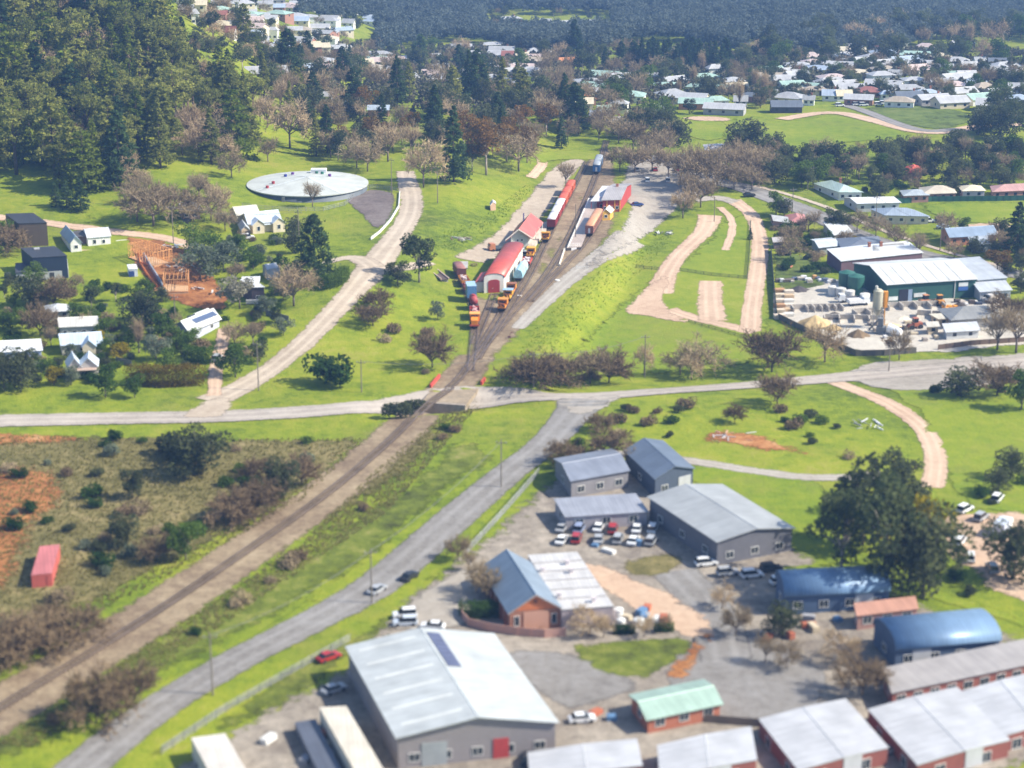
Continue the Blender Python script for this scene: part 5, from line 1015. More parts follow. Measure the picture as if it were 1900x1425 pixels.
# bits in the yard
def beam(a, b, r, c, name, label, cat, zz=.5):
    a = P(*a); b = P(*b); m = MB().bar((0, 0, zz), (b.x - a.x, b.y - a.y, b.z - a.z + zz), r, None, 4); 
    for t in (0.02, .98): m.cb((b.x - a.x) * t, (b.y - a.y) * t, 0, 1.2, .4, zz)
    o = m.build(name, M(c, .7)); o.location = a; tag(o, label, cat)
beam((1038, 494), (1048, 464), .3, (.72, .64, .52), 'timber_beam', 'long cream beam lying from the platform end', 'beam')
e = ob('loading_ramp', 'rusty iron trough ramp on props left of the arched shed', 'ramp', 826, 524, math.radians(110))
for y in (-1.2, 1.2): MB().box(0, 13, y - .15, y + .15, .8, 1.3).build('side_beam', M((.45, .33, .27), .7), e)
MB().box(0, 13, -1.02, 1.02, .75, .95).build('bed', M((.09, .06, .05), .8), e)
for x in (.6, 6, 12): MB().cb(x, 0, -.3, .2, 2, 1.02).build('prop', M((.3, .3, .3), .6), e)
e = ob('picnic_table', 'dark wooden picnic table on the grass by the gravel track', 'picnic table', 880, 494, .2)
MB().cb(0, 0, .72, 2, .9, .06).build('tabletop', M((.14, .06, .05), .7), e)
for s in (-1, 1): MB().cb(0, s * .85, .42, 2, .28, .05).build('bench', M((.14, .06, .05), .7), e)
for s in (-1, 1): MB().bar((s * .7, -.85, 0), (s * .7, .3, .7), .05).bar((s * .7, .85, 0), (s * .7, -.3, .7), .05).build('leg', M((.1, .08, .07), .7), e)
o = MB().box(-3, 3, -4, 4, -.3, .22).build('concrete_pad', M((.36, .35, .33), .9, .2, 1)); o.location = P(850, 492); tag(o, 'square grey concrete pad beside the gravel track', 'slab')
def debris(px, py, n, s, cols, label, name='timber_pile', cat='debris pile'):
    e = ob(name, label, cat, px, py)
    for k, c in enumerate(cols):
        m = MB()
        for i in range(n): x, y = R.uniform(-s, s), R.uniform(-s, s) * .8; an = R.uniform(0, 3.14); L = R.uniform(.5, 1.6); z = R.uniform(.1, .7); m.bar((x - math.cos(an) * L, y - math.sin(an) * L, z), (x + math.cos(an) * L, y + math.sin(an) * L, z + R.uniform(-.1, .4)), R.uniform(.08, .25), None, 4)
        o = m.build('planks', M(c, .8), e)
debris(853, 445, 7, 3.2, [(.6, .55, .4), (.5, .5, .48), (.2, .12, .1)], 'pile of pale boards and scrap on the grass bank'); debris(1232, 435, 8, 2.6, [(.6, .6, .55), (.12, .12, .1)], 'rubbish heap at the edge of grassy bank', 'rubbish_heap')
debris(1455, 498, 6, 2, [(.3, .2, .15), (.55, .2, .1)], 'orange and grey scrap pile in the weedy yard'); debris(340, 500, 7, 5, [(.62, .56, .5), (.4, .3, .25)], 'scattered building materials on the bare red soil', 'building_materials', 'materials'); debris(390, 540, 5, 5, [(.66, .64, .62), (.15, .08, .05)], 'white pipes lying at the lower end of bare soil', 'building_materials', 'materials'); debris(320, 458, 5, 3, [(.66, .6, .5), (.3, .4, .5)], 'stacked boards at the top of the building site', 'building_materials', 'materials')
for x, y, lb in ((1034, 521, 'round white lid on the rail yard ballast'), (964, 550, 'white lid beside the track machines'), (1166, 356, 'white market lid near car park')):
    o = MB().cyl(0, 0, 0, .35, .7, n=12).build('pit_lid', M((.7, .69, .66), .7)); o.location = P(x, y); tag(o, lb, 'lid')
o = MB().cb(0, 0, 0, .9, .4, .5).bar((0, 0, .5), (.5, 0, 1.6), .07).bar((.5, 0, 1.6), (.9, 0, 1.5), .12).build('points_lever', M((.15, .05, .05), .7)); o.location = P(945, 627); tag(o, 'dark red points lever beside the tracks', 'lever')
# rail bridge
e = empty('rail_bridge', (BR[0], BR[1], 0), 0, 'short rail bridge with red parapets over the sunken road', 'bridge'); v = RAIL[8] - RAIL[6]; e.rotation_euler.z = math.atan2(v[1], v[0]); L = 11
MB().box(-L, L, -5.6, 5.6, -.9, .14).build('deck', M((.28, .22, .15), .95, .3, .8), e)
for s, x0, x1 in ((-1, 3, 7), (1, -2, 7)): MB().box(x0, x1, s * 5.9 - .25, s * 5.9 + .25, -1.3, 1.4).build('parapet', M((.5, .07, .045), .6), e)
for s in (-1, 1): MB().box(s * L - 1.2, s * L + 1.2, -5.5, 5.5, -6, .1).build('abutment', M((.30, .25, .20), .9, .2, 1), e)
# poles and wires
mpole = M((.20, .17, .14), .9); PT = {}
def pole(px, py, hpx, label, arm=True, lamp=False, key=None):
    p = P(px, py); h = hpx / scl(p) / .94; e = empty('power_pole' if not lamp else 'street_lamp', p, R.uniform(-.4, .4), label, 'pole' if not lamp else 'street lamp', 'poles')
    MB().cyl(0, 0, -.3, h, .17, .11, 8).build('post', mpole, e)
    if arm: MB().cb(0, 0, h - .9, 2.4, .12, .14).build('crossarm', mpole, e); [MB().cyl(x, 0, h - .76, h - .5, .06, n=6).build('insulator', M((.5, .5, .5), .4), e) for x in (-1, 0, 1)]
    if lamp: MB().cb(.8, 0, h - .12, 1.6, .12, .1).build('lamp_arm', mpole, e)
    if key: PT[key] = p + Vector((0, 0, h - .5))
pole(322, 452, 68, 'power pole at the top of the building site', key='a'); pole(555, 452, 60, 'power pole beside the dense dark fir', key='b'); pole(480, 725, 90, 'slender pole on the verge of the gravel road near junction'); pole(727, 362, 66, 'power pole beside the water tank corner', key='c'); pole(812, 377, 58, 'leaning pole in the bright grass left of the hut', False); pole(671, 728, 60, 'power pole on the grass below the dark scrub tree', key='d'); pole(990, 720, 66, 'power pole in the dark bushes near the road', key='e'); pole(1196, 700, 78, 'power pole on the paddock edge among saplings', key='f')
pole(325, 590, 42, 'power pole behind the solar roofed house'); pole(826, 300, 62, 'tall power pole in front of the dark pine'); pole(1470, 395, 45, 'power pole between the street trees', key='g'); pole(1624, 425, 60, 'power pole beside the blue-grey roofed house', key='h'); pole(1744, 465, 50, 'power pole in front of the orange brick house', key='i'); pole(1649, 690, 50, 'slim street pole outside the supply yard'); pole(1068, 420, 40, 'thin lamp post halfway along the platform', False); pole(1068, 446, 36, 'thin lamp post at the near end of the platform', False); pole(1325, 412, 45, 'white pole at the top of the dirt loop', False); pole(1508, 350, 40, 'power pole beside green roofed house')
mwire = M((.16, .16, .16), .6)
def wire(a, b, label, sag=1.6, off=0):
    m = MB(); n = 14; pts = [a.lerp(b, i / n) - Vector((0, 0, sag * 4 * (i / n) * (1 - i / n))) for i in range(n + 1)]
    for p, q in zip(pts, pts[1:]): m.bar(p - a, q - a, .045, None, 4)
    o = m.build('power_line', mwire); o.location = a; tag(o, label, 'power line', 'power lines')
wire(P(80, 380) + Vector((0, 0, 4)), PT['a'], 'power line crossing the green slope to the building site pole'); wire(PT['a'], PT['b'], 'power line above the cream cottage towards dark fir'); wire(PT['d'], PT['e'], 'power line crossing over the rail corridor'); wire(PT['e'], PT['f'], 'power line over the dark bushes to the saplings'); wire(PT['g'], PT['h'], 'power line along the street by green roofed house'); wire(PT['h'], PT['i'], 'power line to the orange brick house')
# ---------------- foreground ----------------
A_, B_, D_ = (943, 1167), (1040, 1166), (-42, -92)
e = building('brick_hall', 'brick hall with steep blue-grey roof and orange gable facing the camera', 'house', (946, 1172), (1040, 1165), (-50, -84), 4.0, 3.0, 'gv', (.20, .25, .31), (.36, .16, .10), .5, None, wk='brick')
sm = skewmap((946, 1172), (1040, 1165), (-50, -84)); l, w_ = e['_l'], e['_w']
MB().add([(-l / 2 + .1, -w_ / 2 - .06, 4.0), (l / 2 - .1, -w_ / 2 - .06, 4.0), (0, -w_ / 2 - .06, 6.85)], [(0, 1, 2)]).build('gable_cladding', M((.52, .16, .06), .7, .15, 2, 'boards'), e, mp=sm)
MB().cb(.1, -w_ / 2 - .08, 0, 4.6, .1, 3.7).build('garage_door', M((.50, .27, .19), .6, .06), e, mp=sm)
MB().cb(0, -w_ / 2 - .1, 5.3, .7, .08, .7).build('gable_vent', M((.2, .07, .04), .7), e, mp=sm)
for x in (-l * .36, l * .37): q = sm((x, -w_ / 2, 0)); window(e, q[0], q[1] - .02, 1.0, 0, 1.0, 2.0)
for s in (-1, 1): MB().add([(s * (l / 2 + .5), -w_ / 2 - .56, 3.55), (s * (l / 2 + .5), -w_ / 2 - .56, 3.85), (0, -w_ / 2 - .56, 7.2), (0, -w_ / 2 - .56, 6.9)], [(0, 1, 2, 3)]).build('barge_board', M((.35, .30, .28), .6), e, mp=sm)
for i in range(6): y = -w_ / 2 + w_ * (i + .7) / 6.4; MB().cb(-l / 2 - .25, y, -.3, .5, .5, 3.7).build('buttress', M((.28, .11, .07), .8, .2, 2), e, mp=sm); q = sm((-l / 2 - .03, y + 1.5, 1)); window(e, q[0], q[1], 1.0, -math.pi / 2, 1.1, 1.8)
building('flat_roofed_hall', 'large pale flat roofed hall joined to the brick hall', 'building', (1042, 1168), (1137, 1162), (-62, -100), 3.9, .25, 'sk', (.56, .54, .52), (.36, .30, .31), .12, None)
e = [o for o in col.objects if o.name == 'flat_roofed_hall'][0]; l, w_ = e['_l'], e['_w']; sm = skewmap((1042, 1168), (1137, 1162), (-62, -100)); ro = [c for c in e.children if c.name.startswith('roof')][0]
for x, y in ((-l * .42, -w_ * .30), (l * .18, -w_ * .42), (-l * .42, w_ * .18), (l * .12, w_ * .12), (l * .15, w_ * .28)): MB().cb(x, y, 4.0, .7, .7, 1.0).cb(x, y, 5.0, .9, .9, .12).build('roof_vent', M((.58, .52, .52), .6), ro, mp=sm)
for i in range(5): y = -w_ / 2 + w_ * (i + 1) / 6; MB().box(-l / 2, l / 2, y - .06, y + .06, 4.15 + .25 * (i + 1) / 6, 4.24 + .25 * (i + 1) / 6).build('roof_seam', M((.36, .33, .32), .8), ro, mp=sm)
fence('garden_wall', 'pink-brown curving fence in front of the brick hall', [(856, 1132), (858, 1150), (870, 1163), (905, 1172), (960, 1180), (1010, 1184), (1050, 1181)], 1.7, M((.44, .25, .20), .85, .12, 2, 'boards'), 'fence', .1)
fence('side_wire_fence', 'thin metal fence along the right side of the flat roofed hall yard', [(1140, 1165), (1200, 1160), (1250, 1172)], 1.2, M((.25, .22, .2), .6), rails_=4)
def tank2(px, py, r, h, c, label):
    p = P(px, py); o = MB().cyl(0, 0, 0, h, r, n=18).cyl(0, 0, h, h + .3, r, .2, 18).build('water_tank', M(c, .5)); o.location = p; tag(o, label, 'tank')
tank2(1147, 1150, .9, 2.2, (.7, .7, .68), 'white tank at the rear corner of the flat hall'); tank2(1152, 1164, .8, 1.6, (.72, .72, .7), 'lower white tank in front of the other'); tank2(1185, 1160, 1.0, 1.2, (.66, .68, .68), 'short white tank beside the wire fence')
# big sheds
A_, B_, D_ = (775, 1420), (1040, 1385), (-120, -185)
BG = [
 ('warehouse', 'big pale grey gabled warehouse in front of the brick hall', 'warehouse', (740, 1428), (1030, 1396), (-92, -172), 5.5, 2.2, 'gv', (.50, .52, .51), (.28, .25, .25), .5, (5, 3)),
 ('grey_shed', 'long blue-grey roofed workshop behind the car yard', 'shed', (1060, 925), (1165, 905), (-30, -42), 4, 1.3, 'gu', (.22, .24, .29), (.22, .21, .22), .4, (3, 1)),
 ('dark_shed', 'long dark navy roofed shed with pale ridge', 'shed', (1215, 925), (1285, 905), (-55, -55), 4.5, 1.6, 'gv', (.13, .16, .21), (.06, .08, .12), .4, (2, 1)),
 ('grey_shed', 'wide grey roofed factory with white front and dark side', 'factory', (1330, 1050), (1468, 1022), (-125, -85), 5.0, 1.3, 'gv', (.36, .37, .37), (.13, .13, .15), .5, (3, 3)),
 ('low_shed', 'low grey lean-to shed left of the navy roofed shed', 'shed', (1050, 985), (1200, 975), (-20, -30), 3, .5, 'sk', (.30, .31, .35), (.3, .28, .3), .3, (3, 1)),
 ('arched_blue_shed', 'nearer curved blue roofed shed, upper of the two', 'shed', (1455, 1142), (1648, 1128), (-16, -34), 3.6, 2.6, 'au', (.14, .23, .36), (.06, .10, .18), .4, (4, 1)),
 ('arched_blue_shed', 'curved blue roofed shed above the red brick building', 'shed', (1660, 1242), (1852, 1222), (-40, -46), 3.6, 2.6, 'au', (.15, .24, .37), (.06, .10, .18), .4, (4, 1)),
 ('brick_offices', 'long low red brick building with many pale doors', 'building', (1655, 1318), (1930, 1258), (-16, -40), 3.2, .4, 'sk', (.36, .33, .31), (.32, .10, .07), .4, (9, 1)),
 ('low_brick_building', 'pink roofed low building between the blue sheds', 'building', (1590, 1170), (1700, 1155), (-5, -16), 2.8, .6, 'sk', (.50, .27, .20), (.35, .2, .17), .3, (3, 1)),
 ('kiosk', 'small pale green roofed brick building with blue end', 'building', (1202, 1362), (1335, 1334), (-30, -42), 2.8, .9, 'gu', (.34, .46, .38), (.40, .13, .07), .5, (3, 1)),
]
for nm, lb, ct, A, B, D, h, r, k, rf, wl, oh, wn in BG:
    e = building(nm, lb, ct, A, B, D, h, r, k, rf, wl, oh, wn, wk='brick' if 'brick' in lb else '', ww=1.8, wh=1.5)
    if 'big pale grey' in lb:
        l, w_ = e['_l'], e['_w']; sm = skewmap(A, B, D); ro = [c for c in e.children if c.name.startswith('roof')][0]; s = r / (l / 2)
        for x0, x1 in ((.6, 2.8),):
            m = MB()
            for i in range(8):
                y = w_ * .05 + i * 1.7; m.add([(x, yy, h + r - s * x + k2) for k2 in (.22, .3) for x, yy in ((x0, y), (x1, y), (x1, y + 1.5), (x0, y + 1.5))], [(0, 3, 2, 1), (4, 5, 6, 7), (0, 1, 5, 4), (1, 2, 6, 5), (2, 3, 7, 6), (3, 0, 4, 7)])
            m.build('solar_panels', M((.10, .11, .18), .3), ro, mp=sm)
        for i in range(4): MB().box(-l / 2, -l / 2 + .01 + l, -w_ / 2 + w_ * (i + 1) / 5 - .05, -w_ / 2 + w_ * (i + 1) / 5 + .05, h - .1, h - .02)
        MB().box(l * .1, l * .2, -w_ / 2 - .12, -w_ / 2 - .04, 0, 3.6).build('red_door', M((.4, .05, .05), .6), e, mp=sm)
        # skylight strips
        m = MB()
        for i in range(6):
            y = -w_ / 2 + w_ * (i + .5) / 6; m.add([(x, yy, h + r - s * abs(x) + .2) for x, yy in ((-l / 2 * .9, y), (-l * .06, y), (-l * .06, y + .7), (-l / 2 * .9, y + .7))], [(0, 1, 2, 3)])
        m.build('skylights', M((.62, .63, .60), .4), ro, mp=sm)
UNITS = [((1225, 1478), (1402, 1442), (-5, -62), ' with the trailer gate'), ((1480, 1460), (1645, 1420), (-72, -94), ''), ((1700, 1450), (1870, 1405), (-90, -104), ''), ((1850, 1400), (1990, 1360), (-66, -88), ''), ((985, 1480), (1190, 1452), (-5, -50), '')]
lbs = ['red walled white roofed storage unit, second from left at the bottom', 'red storage unit, middle of the bottom row', 'large red storage unit right of the middle one', 'red storage unit at the right edge, furthest back', 'pale roofed storage unit left of the red row, cut by the frame']
for (A, B, D, _), lb in zip(UNITS, lbs):
    building('storage_unit', lb, 'storage unit', A, B, D, 2.9, .25, 'gv', (.47, .47, .48), (.23, .07, .055), .15, (2, 2), group='white roofed storage units', ww=2.0, wh=1.9, wz=.1)
def trailer(A, B, D, c, label):
    e = building('box_trailer', label, 'trailer', A, B, D, 3.5, 0, 'flat', c, c, .05, None, group='box trailers', z=None)
    l, w_ = e['_l'], e['_w']; sm = skewmap(A, B, D)
    for y in (-w_ * .35, w_ * .3):
        for x in (-l / 2 - .02, l / 2 - .2): MB().xcyl(x, x + .25, y, .5, .5, 12).build('wheel', mtyre, e, mp=sm)
    MB().box(-.02, .02, -w_ / 2 - .05, -w_ / 2 - .01, .4, 3.3).build('door_seam', M((.2, .2, .2), .5), e, mp=sm)
trailer((660, 1470), (712, 1466), (-66, -120), (.62, .56, .46), 'cream box trailer beside the big grey warehouse'); trailer((405, 1500), (470, 1490), (-48, -95), (.62, .57, .50), 'cream box trailer at the bottom left')
e = building('dark_trailer', 'long flat dark slate covered trailer left of the cream one', 'trailer', (600, 1470), (640, 1462), (-52, -110), 1.8, 0, 'flat', (.10, .11, .14), (.10, .11, .14), .05, None)
e = building('red_container', 'lone faded red container in the scrub at left', 'container', (60, 1092), (98, 1088), (16, -54), 2.6, .1, 'flat', (.50, .16, .15), (.42, .09, .07), .03, None); MB().box(-.03, .03, -e['_w'] / 2 - .06, -e['_w'] / 2 - .01, .1, 2.4).build('door_bar', M((.2, .05, .05), .5), e)
# cars in the works yards
for i in range(12):
    x = 1040 + (i % 6) * 34 + R.uniform(-6, 6); y = 985 + (i // 6) * 22 + R.uniform(-3, 3); car(x, y, 80 + R.uniform(-8, 8), R.choice([W_, SV, (.25, .3, .45), W_, RD]), None, 'van' if i % 2 else 'sedan', where='car in the yard before the grey lean-to shed')
for x, y, c in ((1310, 1050, W_), (1350, 1068, SV), (1395, 1072, W_), (1430, 1060, BK), (1450, 1085, W_)): car(x, y, 15, c, None, 'van', where='car in front of the wide grey factory')
for x, y, c, d in ((700, 1100, SV, 60), (760, 1075, BK, 60), (610, 1225, RD, 40), (620, 1285, SV, 40), (980, 1415, BK, 80), (1080, 1340, W_, 10), (1640, 1400, SV, 30), (1460, 1380, W_, 30)): car(x, y, d, c, None, 'sedan', where='car in the foreground works street')
for x, y, c in ((1790, 950, W_), (1820, 965, SV), (1780, 1010, W_), (1850, 930, W_), (1800, 1040, W_), (1840, 1060, SV)): car(x, y, 70 + R.uniform(-30, 30), c, None, 'van', where='vehicle in the dusty yard at far right')
debris(1360, 812, 6, 5, [(.5, .3, .2), (.5, .5, .5)], 'pale rubble on the orange soil bank', 'rubble'); debris(1610, 790, 6, 4, [(.6, .6, .66), (.3, .3, .3)], 'pale scrap beside the curving dirt track', 'scrap_pile')
truck(1860, 990, 60, W_, (.5, .55, .65), 'white box truck in the dusty yard at far right', 2)

def roller(ename, spots, c=(.45, .46, .48), w_=3.4, h_=3.3, idx=0):
    e = [o for o in col.objects if o.name == ename][0]; l, q = e['_l'], e['_w']; wl = [c_ for c_ in e.children if c_.name.startswith('wall')][0]
    yf = min(v.co.y for v in wl.data.vertices)
    for x in spots: MB().cb(x * l, yf - .06, .02, w_, .1, h_).build('roller_door', M(c, .5, .1, 1, ''), e)
roller('storage_unit', (0,)); roller('storage_unit.001', (0,)); roller('storage_unit.002', (0,)); roller('arched_blue_shed', (.25,)); roller('arched_blue_shed.001', (-.25,)); roller('grey_shed', (0,)); roller('dark_shed', (0,)); roller('warehouse', (-.2,), (.3, .32, .33), 4, 4)
for i in range(30):
    x, y = R.choice([(R.uniform(1060, 1280), R.uniform(1000, 1035)), (R.uniform(1400, 1560), R.uniform(1150, 1200)), (R.uniform(1050, 1200), R.uniform(1310, 1340)), (R.uniform(480, 640), R.uniform(1330, 1420)), (R.uniform(1560, 1640), R.uniform(1250, 1330)), (R.uniform(1145, 1240), R.uniform(1130, 1160))])
    stack(x, y, R.uniform(1, 3), 1.3, R.uniform(.5, 1.4), R.choice([(.5, .42, .3), (.3, .3, .32), (.6, .6, .58), (.1, .2, .35), (.4, .12, .06)]), 'goods stacked in the foreground works yards', 'goods stacked in foreground yards', 'goods_stack', 'goods', R.uniform(0, 3))
pole(930, 905, 90, 'power pole on the left verge of the crescent road near the top', key='j'); pole(690, 1120, 104, 'power pole on the crescent road verge level with the brick hall', key='k'); pole(395, 1290, 120, 'power pole on the crescent road verge at lower left', key='l')
wire(PT['j'], PT['k'], 'power line over the upper crescent road', 1.4); wire(PT['k'], PT['l'], 'power line over the lower crescent road', 1.6)
fence('yard_fence', 'wire mesh fence between crescent road and the car yard', [(1000, 880), (930, 960), (860, 1035)], 1.6, M((.35, .35, .36), .5), rails_=4)
fence('yard_fence', 'timber fence behind the storage units along the court', [(1240, 1335), (1440, 1352), (1560, 1318)], 1.5, M((.22, .17, .13), .9, .2, 2, 'boards'))
fence('yard_fence', 'wire fence round the big grey warehouse yard', [(300, 1400), (420, 1320), (560, 1240), (650, 1190)], 1.5, M((.3, .3, .3), .5), rails_=4)
# ---------------- houses of the town ----------------
RC = {'w': ((.46, .46, .46), 'white'), 'c': ((.62, .54, .38), 'cream'), 'b': ((.40, .47, .56), 'blue-grey'), 's': ((.14, .16, .19), 'dark slate'), 't': ((.42, .35, .26), 'tan'), 'g': ((.36, .50, .42), 'pale green'),
      'o': ((.66, .26, .10), 'orange'), 'r': ((.30, .12, .09), 'red-brown'), 'y': ((.40, .40, .40), 'grey'), 'p': ((.58, .46, .42), 'pinkish')}
WC = {'w': WHITE, 'c': CREAM, 'b': (.32, .16, .11), 'd': (.05, .05, .06), 'o': (.50, .22, .10), 'y': (.35, .34, .34)}
FAR = '''268,6,22,wwg 330,8,20,bwh 345,28,26,wbg 405,16,24,wwg 432,12,20,wyg 400,38,38,rbg 388,48,22,ybg 462,46,26,wwg 410,58,36,ccg 425,70,20,rwg 363,46,14,wwh 470,74,30,bwh 485,88,28,wwg 497,98,22,ywh
463,36,26,wwg 505,74,20,wwh 520,90,22,wwg 545,92,20,bwg 568,84,20,wwg 595,28,14,owg 648,28,22,bwg 725,32,38,bwg 772,32,14,wwh 645,50,22,wwg 632,96,16,wwg 648,98,18,wwh 580,134,26,wwg 602,136,22,pwg 625,126,26,wwh 720,126,62,pwg 745,130,36,pwh 860,118,26,pwg 810,114,16,wwg
800,148,32,pwg 868,144,18,wwg 930,104,46,ybg 948,112,34,rcg 972,112,28,ccg 992,116,22,pcg 945,142,24,wyg 945,164,18,wwg 578,180,22,gwh 606,190,20,wwg 655,210,36,bbg 702,216,38,bbg 948,42,44,wbh 1012,48,20,wwg 1048,50,34,wwg 1108,50,34,ywg 1055,124,34,obg
1080,196,52,obh 1085,174,20,wwg 1148,212,32,wwh 1122,216,24,gwg 1105,226,20,bwg 1205,212,16,ccg 1225,212,16,ywg 1145,238,22,ywg 1240,170,50,gbh 1290,172,34,gch 1330,144,32,wwh 1290,204,62,gog 1332,198,42,gwh 1340,176,42,gog 1370,174,40,cwg 1390,190,34,sbh
1374,198,24,wwg 1457,144,30,wwg 1480,146,18,wwg 1430,186,22,wwg 1478,178,34,twh 1512,178,44,tch 1460,210,56,sdg 1542,188,32,bwg 1567,188,28,cwg 1592,196,52,wbg 1612,182,48,rbh 1646,186,24,bwh 1640,158,46,wwh 1690,192,50,syg 1722,184,50,bwh 1738,196,60,wyg 1700,160,44,wwh 1706,128,50,wwg 1650,134,26,ywg
1590,98,28,wwg 1640,100,28,rwg 1670,90,28,wwg 1716,96,32,pwh 1726,66,28,cwg 1790,90,40,wdg 1820,124,22,swg 1852,126,34,swg 1800,132,28,wwg 1796,150,34,wwg 1812,164,46,bwh 1886,176,30,wyg 1772,202,60,wcg 1846,208,70,wcg 1884,216,36,tcg 1660,148,24,wwg 1760,150,28,gwg 1840,142,30,ywg 1870,156,30,wwg 1500,196,20,ywg'''
def where_far(x, y):
    if x < 520: return 'beyond the pine hill' 
    if x < 780: return 'on the far left valley side' if y < 105 else 'behind the pale bare trees'
    if x < 1040: return 'in the middle of town' if y > 70 else 'on the far wooded slope'
    if x < 1420: return 'on the far wooded slope' if y < 70 else 'behind the market car park'
    return 'on the rise at upper right' if y < 135 else 'behind the green field at right'
for tok in FAR.split():
    x, y, w_, k = tok.split(','); x, y, w_ = float(x), float(y), float(w_)
    rc, rn = RC[k[0]]; wc = WC[k[1]]; kd = {'g': 'gu', 'h': 'hip'}[k[2]]; sk = R.uniform(-.12, .12) * w_
    p = P(x, y); L = w_ / scl(p); dpt = R.uniform(.5, .75) * min(L, 16)
    an = R.uniform(-.3, .3); u = Vector((math.cos(an), math.sin(an), 0)); a = p - u * L / 2
    e = building('house' if w_ < 55 else 'hall', None, 'house' if w_ < 55 else 'hall', a, a + u * L, a + Vector((-u.y, u.x, 0)) * dpt, 2.9 if k != 'wwh' or R.random() < .7 else 5, R.uniform(1.3, 2.3), kd, rc, wc, .5, (max(2, int(L / 4)), 1), pane=False, group='houses ' + where_far(x, y), chim=1 if R.random() < .25 else 0, ww=1.4, wh=1.2, world=True)
    auto(e, '%s roofed house %s' % (rn, where_far(x, y)), e.location)
def inside(pt, poly):
    x, y = pt; c = False; n = len(poly)
    for i in range(n):
        (x1, y1), (x2, y2) = poly[i], poly[(i + 1) % n]
        if (y1 > y) != (y2 > y) and x < (x2 - x1) * (y - y1) / (y2 - y1) + x1: c = not c
    return c
def townhouses(poly, n, where):
    xs = [p[0] for p in poly]; ys = [p[1] for p in poly]; k = 0
    for _ in range(n * 30):
        if k >= n: break
        x, y = R.uniform(min(xs), max(xs)), R.uniform(min(ys), max(ys))
        if not inside((x, y), poly): continue
        p = P(x, y); L = R.uniform(11, 19); d = R.uniform(8, 11)
        if any((p.x - a) ** 2 + (p.y + d / 2 - b) ** 2 < (L * .6 + c) ** 2 for a, b, c in OCC): continue
        rk = R.choice('wwwwwbyytpcg'); rc, rn = RC[rk]; an = R.uniform(-.5, .5); u = Vector((math.cos(an), math.sin(an), 0)); a = p - u * L / 2; k += 1
        e = building('house', None, 'house', a, a + u * L, a + Vector((-u.y, u.x, 0)) * d, 2.9, R.uniform(1.3, 2.3), R.choice(['gu', 'hip']), rc, WC[R.choice('wwccby')], .5, (3, 1), pane=False, group='houses ' + where, ww=1.4, wh=1.2, world=True)
        auto(e, '%s roofed house %s' % (rn, where), e.location)
